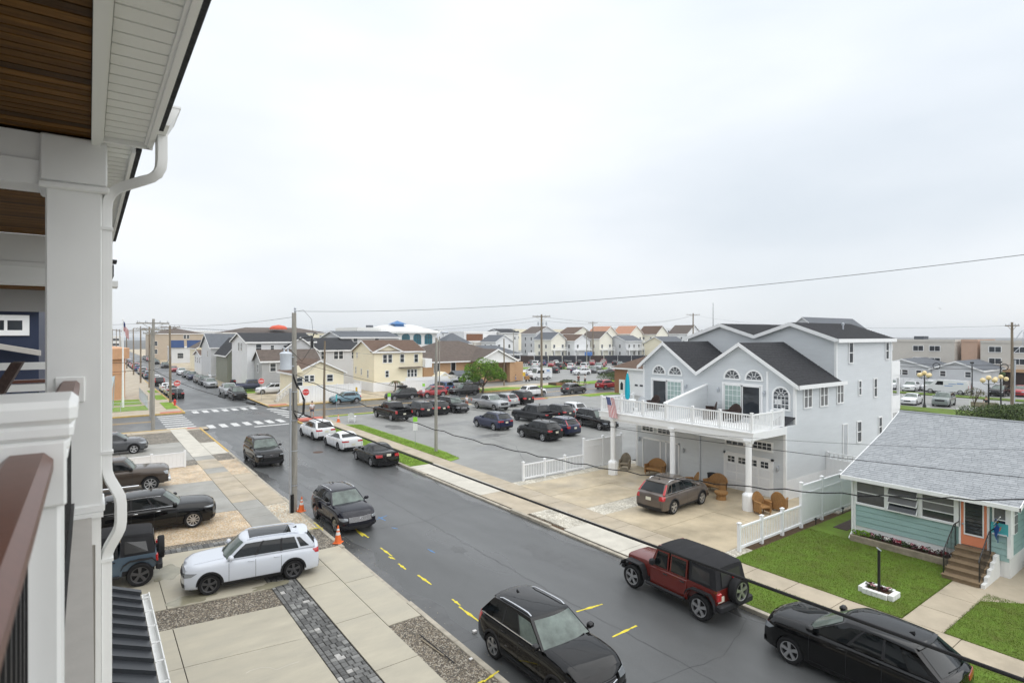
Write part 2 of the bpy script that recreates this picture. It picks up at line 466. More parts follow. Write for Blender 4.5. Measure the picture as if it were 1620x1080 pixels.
 def slab(s,poly,vec):
  """planar 3-D polygon thickened by a vector"""
  n = len(poly)
  vs = [tuple(p) for p in poly] + [tuple(Vector(p) + Vector(vec)) for p in poly]
  fs = [tuple(range(n - 1,-1,-1)),tuple(range(n,2 * n))] + [(i,(i + 1) % n,n + (i + 1) % n,n + i) for i in range(n)]
  return s.add(vs,fs)
 def ball(s,c,r,nu=10,nv=6,sx=1,sy=1,sz=1):
  prof = [(r * math.sin(pi * i / nv),-r * math.cos(pi * i / nv)) for i in range(nv + 1)]
  o = len(s.v)
  s.lathe(prof,nu)
  for i in range(o,len(s.v)):
   x,y,z = s.v[i]
   s.v[i] = (x * sx + c[0],y * sy + c[1],z * sz + c[2])
  return s
 def mesh(s,name,mats,smooth=False,angle=35):
  me = bpy.data.meshes.new(name)
  me.from_pydata([tuple(v) for v in s.v],[],s.f)
  for m in (mats if isinstance(mats,(list,tuple)) else [mats]):
   me.materials.append(m)
  if any(s.m):
   me.polygons.foreach_set('material_index',s.m)
  if smooth:
   me.polygons.foreach_set('use_smooth',[True] * len(me.polygons))
  me.update()
  if len(s.f) < 9000:         # consistent outward faces, welded where smooth
   bm = bmesh.new();bm.from_mesh(me)
   if smooth:bmesh.ops.remove_doubles(bm,verts=bm.verts,dist=2e-4)
   bmesh.ops.recalc_face_normals(bm,faces=bm.faces)
   bm.to_mesh(me);bm.free()
  if smooth:me.set_sharp_from_angle(angle=R(angle))
  return me
 def build(s,name,mats,parent=None,smooth=False,loc=None,angle=35):
  return link(name,s.mesh(name,mats,smooth,angle),parent,loc)
def link(name,me,parent=None,loc=None,rz=0):
 o = bpy.data.objects.new(name,me)
 C.objects.link(o)
 if loc is not None:
  o.location = loc
 if rz:
  o.rotation_euler = (0,0,rz)
 if parent is not None:
  o.parent = parent
 return o
def tag(o,label=None,cat=None,group=None,kind=None):
 if label:o['label'] = label
 if cat:o['category'] = cat
 if group:o['group'] = group
 if kind:o['kind'] = kind
 return o
def thing(name,label,cat,loc=(0,0,0),rz=0,group=None):
 return tag(link(name,None,None,loc,rz),label,cat,group)
def struct(name,mb,m,smooth=False):
 return tag(mb.build(name,m,None,smooth),kind='structure')
def kids(o):
 return [c for c in bpy.data.objects if c.parent == o]
def children_map():
 d = {}
 for o in bpy.data.objects:
  if o.parent:
   d.setdefault(o.parent,[]).append(o)
 return d
def dup(root,loc,rz,label,cm,mats=None):
 """copy of a thing, its parts and their sub-parts"""
 r = root.copy();C.objects.link(r)
 r.location = loc
 r.rotation_euler = (0,0,rz)
 r['label'] = label
 def rec(src,dst):
  for ch in cm.get(src,[]):
   c = ch.copy();C.objects.link(c);c.parent = dst
   rec(ch,c)
 rec(root,r)
 return r
def text(body,size,m,parent,loc,rot,name='lettering',ext=0.004):
 cu = bpy.data.curves.new(name,'FONT')
 cu.body = body
 cu.size = size
 cu.align_x = 'CENTER'
 cu.align_y = 'CENTER'
 cu.extrude = ext
 cu.materials.append(m)
 tmp = bpy.data.objects.new(name,cu)
 C.objects.link(tmp)
 me = bpy.data.meshes.new_from_object(tmp.evaluated_get(bpy.context.evaluated_depsgraph_get()))
 bpy.data.objects.remove(tmp)
 o = link(name,me,parent,loc)
 o.rotation_euler = rot
 return o
# lap siding on a wall polygon: every board is a sloped face with its own lower lip
def laps(mb,poly,P,step=0.13,lip=0.02):
 """poly = [(u, z)] counter-clockwise, P(u, z, out) -> xyz"""
 zs = [z for _,z in poly]
 z = min(zs)
 def span(zz):
  xs = []
  n = len(poly)
  for i in range(n):
   (u0,a),(u1,b) = poly[i],poly[(i + 1) % n]
   if (a <= zz < b) or (b <= zz < a):
    xs.append(u0 + (u1 - u0) * (zz - a) / (b - a))
  xs.sort()
  return [(xs[i],xs[i + 1]) for i in range(0,len(xs) - 1,2)]
 top = max(zs)
 while z < top - 1e-4:
  z1 = min(z + step,top)
  s0,s1 = span(z + 1e-4),span(z1 - 1e-4)
  if len(s0) == len(s1):
   for (a,b),(c,d) in zip(s0,s1):
    mb.add([P(a,z,0),P(b,z,0),P(b,z,lip),P(a,z,lip),P(c,z1,0),P(d,z1,0)],
        [(0,1,2,3),(3,2,5,4)])
  else:
   for (a,b) in (s0 if len(s0) < len(s1) else s1):
    mb.add([P(a,z,0),P(b,z,0),P(b,z,lip),P(a,z,lip),P(a,z1,0),P(b,z1,0)],[(0,1,2,3),(3,2,5,4)])
  z = z1
 return mb
# windows: shared meshes, one object per window with its own panes
WIN = {}
FACE_RZ = {'S':0.0,'W':-pi / 2,'E':pi / 2,'N':pi}
def window(parent,face,a,plane,z,w,h,style='double',glass='glass',trim=0.09,frame='white',name='window'):
 """a = centre along the wall, plane = wall coordinate, z = sill height; local -y points out of the wall"""
 key = (round(w,3),round(h,3),style,glass,trim,frame)
 if key not in WIN:
  t = trim
  f = MB()
  d = 0.05
  f.box(-w / 2 - t,-w / 2,-d,0,-t,h + t)
  f.box(w / 2,w / 2 + t,-d,0,-t,h + t)
  f.box(-w / 2,w / 2,-d,0,h,h + t)
  f.box(-w / 2,w / 2,-d - 0.015,0,-t,0)
  panes = []
  mu = MB()
  if style == 'double':
   mu.box(-w / 2,w / 2,-0.035,-0.012,h / 2 - 0.025,h / 2 + 0.025)
   panes = [(-w / 2,w / 2,0,h / 2 - 0.025),(-w / 2,w / 2,h / 2 + 0.025,h)]
  elif style == 'pair':
   mu.box(-0.045,0.045,-0.045,-0.012,0,h)
   mu.box(-w / 2,-0.045,-0.035,-0.012,h / 2 - 0.02,h / 2 + 0.02)
   mu.box(0.045,w / 2,-0.035,-0.012,h / 2 - 0.02,h / 2 + 0.02)
   panes = [(-w / 2,-0.045,0,h),(0.045,w / 2,0,h)]
  elif style == 'slide':
   mu.box(-0.03,0.03,-0.035,-0.012,0,h)
   panes = [(-w / 2,-0.03,0,h),(0.03,w / 2,0,h)]
  elif style.startswith('grid'):
   nx,nz = int(style[4]),int(style[5])
   for i in range(1,nx):
    x = -w / 2 + w * i / nx
    mu.box(x - 0.014,x + 0.014,-0.034,-0.012,0,h)
   for k in range(1,nz):
    zz = h * k / nz
    mu.box(-w / 2,w / 2,-0.031,-0.012,zz - 0.014,zz + 0.014)
   panes = [(-w / 2,w / 2,0,h)]
  else:
   panes = [(-w / 2,w / 2,0,h)]
  pm = []
  for (x0,x1,z0,z1) in panes:
   p = MB()
   p.box(x0,x1,-0.022,-0.008,z0,z1)
   pm.append(p.mesh('pane',M[glass]))
  WIN[key] = (f.mesh('window',M[frame]),pm,mu.mesh('muntin',M[frame]) if mu.v else None)
 fm,pm,mm = WIN[key]
 loc = {'S':(a,plane,z),'N':(a,plane,z),'W':(plane,a,z),'E':(plane,a,z)}[face]
 o = link(name,fm,parent,loc,FACE_RZ[face])
 for p in pm:
  link('pane',p,o)
 if mm:
  link('muntin',mm,o)
 return o
# ------------------------------------------------------------------ ground, street, kerbs, pavements
K = 0.12                                    # kerb height
mb = MB();mb.box(-1500,2500,-600,3000,-0.4,-0.03)
struct('terrain',mb,M['farground'])
mb = MB();mb.box(8.3,17.05,-12,61.4,-0.2,0.0);struct('road',mb,M['street'])
mb = MB();mb.box(-80,130,61.4,74.0,-0.2,0.0);struct('cross_street',mb,M['street'])
mb = MB();mb.box(8.75,17.6,74.0,420,-0.2,0.0);struct('road',mb,M['street'])
def sheet(name,quads,m,z=K,t=0.14):
 mb = MB()
 for q in quads:
  mb.prism(q,z - t,z)
 return struct(name,mb,m)
def rect(x0,x1,y0,y1):
 return [(x0,y0),(x1,y0),(x1,y1),(x0,y1)]
def skewed(x0,x1,ya,yb,ka=-0.13,kb=-0.13,xr=5.0):
 """yard strip whose cross lines run a little askew, ya/yb are taken at x = xr"""
 return [(x0,ya + ka * (x0 - xr)),(x1,ya + ka * (x1 - xr)),(x1,yb + kb * (x1 - xr)),(x0,yb + kb * (x0 - xr))]
def slabs(name,cells,m,z=K,gap=0.012,mats=None,bed='paver_bed'):
 """a pavement whose slabs are objects of their own over a sunk bed"""
 xs = [p[0] for c in cells for p in c];ys = [p[1] for c in cells for p in c]
 base = MB()
 for c in cells:
  base.prism(c,z - 0.10,z - 0.03)
 s = struct(name,base,M[bed])
 for i,c in enumerate(cells):
  cx = sum(p[0] for p in c) / 4;cy = sum(p[1] for p in c) / 4
  q = []
  for (x,y) in c:
   q.append((x + (gap if x < cx else -gap),y + (gap if y < cy else -gap)))
  mb = MB();mb.prism(q,z - 0.06,z + rnd.uniform(-0.002,0.003))
  mm = mats[i % len(mats)] if mats else m
  mb.build('slab',M[mm],s)
 return s
# --- our side of the street
sheet('subsoil',[rect(-40,8.3,-14,61.2)],M['soil'],z=0.05)
cells = []
for a,b in ((-12,9.5),(9.5,13.2),(13.2,16.73)):
 cells += [skewed(-3.2,2.0,a,b),skewed(2.0,5.04,a,b)]
cells += [skewed(-3.2,2.0,16.73,19.2),skewed(2.0,5.04,16.73,19.2)]
slabs('driveway',cells,'concrete_new')
sheet('gravel_bed',[skewed(-3.2,5.04,19.2,20.7)],M['gravel_dark'],z=K - 0.02)
slabs('driveway',[skewed(-3.2,2.0,20.7,26.05),skewed(2.0,5.04,20.7,26.05)],'concrete_new')
sheet('gravel_bed',[skewed(-6,5.95,26.62,27.1)],M['gravel_dark'],z=K - 0.02)
sheet('gravel_bed',[skewed(-8,5.95,27.1,31.1)],M['gravel_tan'],z=K - 0.01)
slabs('driveway',[skewed(-8,5.95,31.1,38.3,-0.13,-0.1)],'concrete_grey')
sheet('gravel_bed',[skewed(-8,5.95,38.3,43.5,-0.1,-0.05)],M['gravel_tan'],z=K - 0.01)
sheet('gravel_bed',[skewed(-8,5.95,43.5,45.4,-0.05,-0.05)],M['gravel_dark'],z=K - 0.02)
slabs('driveway',[skewed(-8,1.8,45.4,53.5,-0.05,-0.08),skewed(1.8,5.95,45.4,53.5,-0.05,-0.08)],'concrete_grey')
sheet('gravel_bed',[skewed(-8,5.95,53.5,59.6,-0.08,-0.02)],M['gravel_dark'],z=K - 0.02)
slabs('pavement',[rect(-24 + 3 * i,-21 + 3 * i,59.6,61.1) for i in range(11)],'concrete')
# footway along the kerb
cells,mats = [],[]
y = -10.0
while y < 61.0:
 y1 = min(y + (3.0 if y < 20 else 1.55),61.1)
 cells.append(rect(5.95,7.2,y,y1))
 mats.append('concrete_new' if y < 27.5 else ('concrete' if (31 < y < 40 or 41.5 < y < 43.5) else ('concrete_pale' if y > 45 else 'concrete_grey')))
 y = y1
slabs('pavement',cells,None,mats=mats)
slabs('driveway_apron',[rect(7.2,8.3,15.95,19.6),rect(7.2,8.3,19.6,23.25)],'concrete_new')
slabs('driveway_apron',[rect(7.2,8.3,31.0,35.0),rect(7.2,8.3,35.0,39.0)],'concrete')
slabs('driveway_apron',[rect(7.2,8.3,46.5,52.0)],'concrete_pale')
sheet('gravel_bed',[rect(7.2,8.3,-10,15.95),rect(7.2,8.3,23.25,25.9),rect(7.2,8.3,44.0,46.5),rect(7.2,8.3,52,60.6)],M['gravel_dark'],z=K - 0.02)
sheet('gravel_bed',[rect(7.2,8.3,39.0,44.0)],M['gravel_tan'],z=K - 0.01)
sheet('gravel_bed',[rect(7.2,8.3,25.9,31.0)],M['gravel_white'],z=K - 0.01)
# kerbs in cast lengths
def kerb(x0,x1,y0,y1,m='kerb',step=3.0,lows=()):
 y = y0
 root = None
 while y < y1 - 0.01:
  b = min(y + step,y1)
  low = any(lo <= (y + b) / 2 <= hi for lo,hi in lows)
  mb = MB();mb.rbox(x0,x1,y + 0.006,b - 0.006,-0.1,0.075 if low else K + 0.012,0.015)
  o = mb.build('kerb_stone' if root else 'kerb',M[m],root)
  if root is None:
   root = tag(o,kind='structure')
  y = b
 return root
kerb(8.3,8.47,-10,47,lows=((16,22.5),(31,38.5)))
kerb(8.3,8.47,47,60.6,m='yellow_kerb')
mb = MB();mb.box(-24,7.4,61.1,61.4,-0.1,K + 0.01);struct('kerb',mb,M['yellow_kerb'])
mb = MB();mb.prism([(7.4,60.6),(8.47,60.6),(7.4,61.4)],-0.1,K);struct('kerb_ramp',mb,M['red_ramp'])
# paver walk: every stone a piece; the farthest ones merge into one mass
pv = MB();pv.box(5.04,5.94,-8,26.05,K - 0.12,K - 0.045);pv.prism(skewed(-4,5.95,26.06,26.62),K - 0.12,K - 0.045)
walk = struct('paver_walk',pv,M['paver_bed'])
PAV = {}
pav_rest = MB()
npav = 0
pl = []
y = 9.2
while y < 26.0:
 rowh = rnd.choice((0.17,0.17,0.23))
 x = 5.05
 while x < 5.90:
  edge = x < 5.1 or x > 5.72
  w = 0.13 if edge else rnd.choice((0.17,0.24,0.17))
  w = min(w,5.93 - x)
  if 5.93 - (x + w) < 0.08:
   w = 5.93 - x
  pl.append((x,y,w,rowh));x += w
 y += rowh
for i in range(52):
 for j in range(2):
  x = -4 + i * 0.19
  pl.append((x,26.07 - 0.13 * (x - 5.0) + j * 0.27,0.19,0.27))
pl.sort(key=lambda p:(p[1] < 12.2,p[1]))
for (x,y,w,h) in pl:
 mm = rnd.choices(('paver1','paver2','paver3','paver4'),(5,4,2,0.9 if y < 20 else 0.2))[0]
 dz = rnd.uniform(-0.005,0.004)
 if npav < 296:
  key = (round(w,2),h,mm)
  if key not in PAV:
   b = MB();b.rbox(0.008,w - 0.008,0.008,h - 0.008,-0.05,0,0.012)
   PAV[key] = b.mesh('paver',M[mm])
  link('paver',PAV[key],walk,(x,y,K + dz));npav += 1
 else:
  pav_rest.mi = ('paver1','paver2','paver3','paver4').index(mm)
  pav_rest.box(x + 0.008,x + w - 0.008,y + 0.008,y + h - 0.008,K - 0.05,K + dz)
tag(pav_rest.build('paver_field',[M['paver1'],M['paver2'],M['paver3'],M['paver4']],walk),kind='stuff')
# loose stones on the dark beds
def pebbles(name,areas,n,cols,r=(0.012,0.03),z=K - 0.02):
 mb = MB()
 for _ in range(n):
  q = rnd.choice(areas)
  u,v = rnd.random(),rnd.random()
  x = (q[0][0] * (1 - u) + q[1][0] * u) * (1 - v) + (q[3][0] * (1 - u) + q[2][0] * u) * v
  y = (q[0][1] * (1 - u) + q[1][1] * u) * (1 - v) + (q[3][1] * (1 - u) + q[2][1] * u) * v
  s = rnd.uniform(*r);a = rnd.random() * 6.28
  mb.mi = rnd.randrange(len(cols))
  vs = [(x + s * math.cos(a + k * 1.571) * rnd.uniform(.7,1.3),y + s * math.sin(a + k * 1.571) * rnd.uniform(.7,1.3),z + s * .1) for k in range(4)]
  mb.add(vs + [(x,y,z + s * .9)],[(0,1,4),(1,2,4),(2,3,4),(3,0,4)])
 tag(mb.build(name,[mat('peb%d' % (hash(c) % 9999),c,0.65) for c in cols]),kind='stuff')
pebbles('gravel',[skewed(0.5,5.0,19.25,20.65),rect(7.25,8.25,9,15.9),rect(7.25,8.25,10,15.9)],5200,
  [(0.24,0.20,0.15),(0.36,0.31,0.24),(0.12,0.10,0.085),(0.48,0.44,0.37),(0.17,0.15,0.12)])
pebbles('gravel',[skewed(0.5,5.9,27.2,31.0),rect(7.25,8.25,26,30.9)],2600,[(0.62,0.47,0.30),(0.50,0.36,0.22),(0.72,0.62,0.48)],(0.02,0.04))
# --- the far side of the street
sheet('subsoil',[rect(17.05,33,-14,27.0)],M['soil'],z=0.05)
kerb(16.9,17.08,-10,55,lows=((13.4,19),(22.2,33)))
mb = MB();mb.box(16.9,17.08,55,60.4,-0.1,K + 0.012);struct('kerb',mb,M['yellow_kerb'])
sheet('grass_verge',[rect(17.08,18.87,-10,12.6)],M['grass'],z=K + 0.02)
sheet('grass_verge',[rect(17.08,18.7,34.4,55.5)],M['grass2'],z=K + 0.02)
sheet('grass_verge',[[(20.05,34.2),(21.0,34.6),(21.35,37),(21.3,53.4),(20.05,54.2)]],M['grass2'],z=K + 0.02)
slabs('driveway_apron',[rect(17.08,18.87,12.6,15.9),rect(17.08,18.87,15.9,19.2)],'concrete_pale')
sheet('gravel_bed',[rect(17.3,18.87,19.2,21.9)],M['gravel_white'])
slabs('driveway_apron',[rect(17.08,18.87,21.9,26.0),rect(17.08,18.87,26.0,30.2),rect(17.08,18.87,30.2,34.4)],'concrete_pale',mats=['concrete','concrete_pale','concrete_pale'])
cells = []
y = -10.0
while y < 60.3:
 y1 = min(y + 1.55,60.4);cells.append(rect(18.87,20.05,y,y1));y = y1
slabs('pavement',cells,'concrete')
ys = (13.35,16.7,19.6);cells = []
for a,b in zip(ys,ys[1:]):
 cells += [rect(20.05,24.7,a,b),rect(24.7,30.4,a,b)]
cells += [rect(24.7,30.4,19.6,20.9)]
for a,b in ((20.9,23.6),(23.6,26.3)):
 cells += [rect(20.05,24.7,a,b),rect(24.7,30.4,a,b)]
slabs('driveway',cells,'concrete_old')
sheet('gravel_bed',[rect(20.05,24.7,19.6,20.9),rect(20.05,30.4,26.3,27.1),rect(20.05,21.6,12.75,13.35),rect(29.5,43,13.0,15.6)],M['gravel_white'],z=K - 0.01)
sheet('lawn',[rect(20.05,33,7.02,12.75)],M['grass'],z=K + 0.02)
sheet('lawn',[[(20.05,-8),(33,-8),(33,4.2),(25.2,4.4),(24.2,5.1),(23.4,5.9),(20.05,5.9)]],M['grass'],z=K + 0.02)
slabs('garden_path',[rect(20.05,21.55,5.92,7.0),rect(21.55,23.05,5.92,7.0),rect(23.05,24.5,5.92,7.0)],'concrete')
sheet('garden_path',[[(24.5,4.45),(33,4.25),(33,5.9),(24.5,7.0),(23.42,5.92),(24.25,5.1)]],M['concrete'],z=K + 0.005)
# parking lot beside the duplex
sheet('parking_lot',[[(20.05,27.1),(64,27.1),(64,60.4),(20.05,60.4),(20.05,54.2),(21.3,53.4),(21.35,37),(21.0,34.6),(20.05,34.2)]],M['lot'],z=K - 0.01)
mb = MB();mb.box(20.05,110,60.4,61.1,-0.1,K);struct('pavement',mb,M['concrete'])
mb = MB();mb.box(20.05,110,61.1,61.4,-0.1,K + 0.01);struct('kerb',mb,M['yellow_kerb'])
mb = MB();mb.box(20.6,26.5,60.4,61.05,0,K + 0.02);mb.box(46.8,51,60.4,61.05,0,K + 0.02);mb.box(57,64,58.5,60.9,0,K + 0.02);mb.box(38.5,40,56,60,0,K + 0.02)
struct('grass_verge',mb,M['grass2'])
mb = MB()
for i in range(9):                     # bay lines
 x = 26.9 + i * 2.75
 mb.box(x,x + 0.10,53.2,58.4,K - 0.05,K - 0.006)
for i in range(7):
 x = 28.7 + i * 2.85
 mb.box(x,x + 0.10,42.2,47,K - 0.05,K - 0.006)
 mb.box(x,x + 0.10,35.4,40,K - 0.05,K - 0.006)
struct('bay_lines',mb,M['worn_line'])
mb = MB();mb.rbox(31.9,34.2,41.0,41.16,K - 0.02,K + 0.12,0.02);o = mb.build('wheel_stop',M['yellow_kerb']);tag(o,'yellow concrete wheel stop between the two rows of parked cars','wheel stop')
# road paint
mb = MB()
for k in range(7):
 mb.box(9.2 + 1.065 * k,9.78 + 1.065 * k,60.4,62.7,-0.02,0.004)
 mb.box(9.5 + 1.03 * k,10.08 + 1.03 * k,73.0,75.2,-0.02,0.004)
for k in range(7):
 mb.box(5.9,8.35,62.3 + 1.62 * k,62.9 + 1.62 * k,-0.02,0.004)
 mb.box(17.0,19.3,61.9 + 1.62 * k,62.5 + 1.62 * k,-0.02,0.004)
struct('crossing_markings',mb,M['white_line'])
mb = MB();mb.box(12.8,16.6,58.7,59.15,-0.02,0.004);mb.box(8.9,16.6,76.1,76.5,-0.02,0.004);struct('stop_lines',mb,M['white_line'])
mb = MB();mb.box(-60,5.4,68.3,68.45,-0.02,0.004);mb.box(-60,5.4,68.75,68.9,-0.02,0.004);mb.box(19.8,110,67.6,67.75,-0.02,0.004);mb.box(19.8,110,68.05,68.2,-0.02,0.004)
struct('centre_lines',mb,M['yellow_line'])
# utility locator paint
def dash(mb,p,q,w=0.07,z=0.004):
 dx,dy = q[0] - p[0],q[1] - p[1]
 L = math.hypot(dx,dy);ux,uy = dx / L,dy / L
 n = 17;a,b = [],[]
 for i in range(n):
  t = i / (n - 1)
  ww = w * (0.42 + 0.45 * math.exp(-((t - .5) / .12) ** 2) + rnd.uniform(-.16,.16))
  x,y = p[0] + dx * t,p[1] + dy * t
  a.append((x - uy * ww,y + ux * ww));b.append((x + uy * ww,y - ux * ww))
 mb.prism(b + a[::-1],z - 0.012,z)
mb = MB()
for p,q in (((9.76,24.74),(9.79,23.72)),((9.72,22.29),(9.72,21.19)),((9.60,20.34),(9.59,19.68)),((9.72,18.95),(9.73,17.95)),((9.75,16.54),(9.74,16.00)),((9.66,15.95),(9.66,14.72)),((12.49,13.43),(13.53,13.30)),((12.29,11.68),(13.36,11.70)),((9.59,21.21),(9.68,20.82)),((9.77,25.36),(9.65,24.02))):
 dash(mb,p,q)
struct('locator_marks',mb,M['spray_yellow'])
mb = MB()
for p,q in (((7.95,11.94),(8.52,12.09)),((7.72,11.93),(7.98,11.99)),((7.96,25.99),(8.49,25.79)),((8.39,26.73),(8.38,25.46))):
 dash(mb,p,q,0.05,K + 0.018)
struct('locator_marks',mb,M['spray_yellow'])
mb = MB()
for p,q in (((11.28,26.17),(11.34,25.42)),((11.71,26.10),(11.08,25.85)),((11.23,21.00),(11.26,20.47)),((11.16,24.33),(11.30,24.02))):
 dash(mb,p,q,0.05)
struct('locator_marks',mb,M['spray_blue'])
# iron cover in the carriageway
mb = MB();mb.lathe([(0.38,-0.02),(0.38,0.006),(0.33,0.006),(0.33,0.002),(0.0,0.002)],20)
o = mb.build('manhole_cover',mat('rusty_iron',(0.12,0.075,0.055),0.7,var=0.3,vs=8),loc=(*(13.87,43.29),0));tag(o,'rusty round manhole cover in the street beside the white sedan','manhole cover')
# tar seams, patches, puddle stains
def seam(mb,pts,w,z):
 a,b = [],[]
 n = 0
 full = []
 for p,q in zip(pts,pts[1:]):
  k = max(2,int(math.hypot(q[0] - p[0],q[1] - p[1]) / .35))
  for i in range(k):full.append((p[0] + (q[0] - p[0]) * i / k + rnd.uniform(-.05,.05),p[1] + (q[1] - p[1]) * i / k + rnd.uniform(-.05,.05)))
 full.append(pts[-1])
 for i,p in enumerate(full):
  q = full[min(i + 1,len(full) - 1)];o = full[max(i - 1,0)]
  d = Vector((q[0] - o[0],q[1] - o[1])).normalized();ww = w * rnd.uniform(.3,.85)
  a.append((p[0] - d.y * ww,p[1] + d.x * ww,z));b.append((p[0] + d.y * ww,p[1] - d.x * ww,z))
 mb.grid([a,b])
mb = MB()
seam(mb,[(12.9,-5),(12.75,14),(12.85,30),(12.7,58)],.018,.003)
seam(mb,[(8.6,24),(10.4,24.6),(12.7,24.2),(15,25),(16.8,24.6)],.012,.003)
seam(mb,[(8.6,47.2),(11,47),(14,47.6),(16.8,47.2)],.014,.003)
seam(mb,[(8.6,9.0),(11,9.6),(14,9.2),(16.8,10)],.012,.003)
seam(mb,[(10.2,31),(10.0,36),(10.5,42),(10.2,55)],.012,.003)
seam(mb,[(14.9,26),(14.7,33),(14.9,45)],.012,.003)
seam(mb,[(10,64),(13,66),(16,65),(19,66.5)],.02,.003)
struct('tar_seams',mb,M['tar'])
mb = MB()
seam(mb,[(21.5,40),(26,39.4),(31,40.2),(37,39.6),(50,41)],.02,K - .006)
seam(mb,[(24,31),(27,36),(27.5,44),(26,52)],.02,K - .006)
seam(mb,[(21.5,47),(28,49),(36,48.4),(46,50),(60,49)],.02,K - .006)
seam(mb,[(36,28),(41,36),(43,44),(52,55)],.02,K - .006)
seam(mb,[(22.0,53),(24.5,49),(25,46),(28,45.5)],.04,K - .006)
struct('tar_seams',mb,M['tar'])
def blotch(mb,x,y,rx,ry,z,n=40):
 mb.add([(x,y,z)] + [(x + rx * (1 + .12 * math.sin(3 * i * .314 + x) + .10 * math.sin(7 * i * .157 + y)) * math.cos(2 * pi * i / n),y + ry * (1 + .12 * math.sin(3 * i * .314 + x) + .10 * math.sin(7 * i * .157 + y)) * math.sin(2 * pi * i / n),z) for i in range(n)],[(0,1 + i,1 + (i + 1) % n) for i in range(n)])
mb = MB()
for x,y,rx,ry in ((14.8,17.5,.5,1.6),(14.9,31.5,.35,.8),(11.4,37.4,.6,2.2),(12.2,20.2,.25,.4),(15.9,33.2,.5,1.3),(9.2,33.5,.35,2.5),(9.1,45.5,.3,1.8)):
 blotch(mb,x,y,rx,ry,.0025)
mb.box(13.2,14.5,52.0,54.4,-.02,.0028)
struct('asphalt_patches',mb,M['patch'])
mb = MB()
for x,y,rx,ry in ((27.3,41,2.2,.7),(30,48.4,3.4,.9),(25,36.5,1.4,1.0),(23.2,50,.7,1.6),(38,51,4,.8),(44,41,2.4,1.2),(33,33,2.0,.8)):
 blotch(mb,x,y,rx,ry,K - .0075)
struct('wet_stains',mb,mat('wet_stain',(0.19,0.19,0.182),0.3,var=0.15,vs=2))
mb = MB()
seam(mb,[(3.21,15.92),(3.58,15.89),(3.96,15.58),(4.50,15.61)],.02,K + .0045)
seam(mb,[(2.02,17.02),(3.46,16.87),(5.02,16.73)],.014,K + .0045)
struct('lime_streaks',mb,M['concrete_pale'])
mb = MB()
for (x,y),rx,ry in (((2.67,21.41),.7,.35),((2.26,24.38),.5,.8),((5.12,20.95),.6,.25)):
 blotch(mb,x,y,rx,ry,K + .0045)
struct('wet_stains',mb,mat('wet_concrete',(0.30,0.28,0.20),0.22,var=0.25,vs=2))
def gutter(x0,x1,ya,yb,z):
 mb = MB();a,b = [],[]
 n = 60
 for i in range(n + 1):
  y = ya + (yb - ya) * i / n
  a.append((x0,y,z));b.append((x1 + .18 * math.sin(y * .9) + .12 * math.sin(y * 2.3 + 1) + rnd.uniform(-.05,.05),y,z))
 mb.grid([a,b]);return mb
wet = mat('gutter_film',(0.078,0.079,0.078),0.2,var=0.25,vs=1.5)
struct('gutter',gutter(8.47,9.0,14,58,.0022),wet)
struct('gutter',gutter(16.9,16.45,-8,56,.0022),wet)
pebbles('grit',[rect(8.5,8.9,8,56),rect(16.5,16.88,0,54),rect(8.5,9.4,20,30)],900,[(0.30,0.26,0.19),(0.16,0.13,0.09),(0.42,0.38,0.30),(0.10,0.12,0.05)],(.006,.02),.003)
# --- beyond the cross street
sheet('city_block',[rect(-80,8.75,74.0,420)],M['concrete'],z=K)
sheet('city_block',[rect(17.6,47,74.0,420)],M['concrete_old'],z=K)
mb = MB();mb.box(-60,8.75,73.7,74.0,-0.1,K + 0.015);mb.box(17.6,47,73.7,74.0,-0.1,K + 0.015);mb.box(8.55,8.75,74,130,-0.1,K + 0.015);mb.box(17.6,17.8,74,130,-0.1,K + 0.015)
struct('kerb',mb,M['yellow_kerb'])
mb = MB();mb.box(6.4,8.5,74.02,75.2,0,K + 0.02);mb.box(17.9,20,74.02,75.2,0,K + 0.02);mb.box(17.3,19.9,59.6,61.3,0,K + 0.02);mb.box(47.5,50.5,60.0,61.3,0,K + 0.025)
struct('kerb_ramp',mb,M['red_ramp'])
mb = MB();mb.box(-30,5.6,78.6,83.5,0,K + 0.03);mb.box(-30,5.4,85.5,92,0,K + 0.03);mb.box(7.3,8.5,78,86,0,K + 0.03);mb.box(7.3,8.5,90,97,0,K + 0.03);mb.box(7.3,8.5,101,106,0,K + 0.03)
mb.box(18.3,21,92,103,0,K + 0.03);mb.box(20.5,30,112,120,0,K + 0.03)
struct('lawn',mb,M['grass2'])
sheet('pavement',[rect(5.7,7.3,77,140)],M['concrete'],z=K + 0.008)
sheet('parking_lot',[rect(47,230,74.0,330)],M['lot'],z=0.02)
sheet('pavement',[rect(47,72,74.0,80)],M['concrete_old'],z=K)
mb = MB();mb.prism([(46,73.2),(56,73.2),(58,75),(56,77),(47,77)],0,K + 0.05);struct('kerb',mb,M['yellow_kerb'])
mb = MB();mb.prism([(46.3,73.5),(55.8,73.5),(57.5,75),(55.8,76.7),(47.3,76.7)],0,K + 0.09)
mb.box(60,70,73.2,76,0,K + 0.05);mb.box(72,96,74.6,78,0,K + 0.05);mb.box(64,96,57.5,60.2,0,K + 0.05)
mb.prism([(78,128),(120,92),(128,82),(134,86),(124,98),(82,133)],0,K + 0.03)
mb.prism([(70,118),(84,112),(86,116),(72,123)],0,K + 0.03)
struct('grass_verge',mb,M['grass2'])
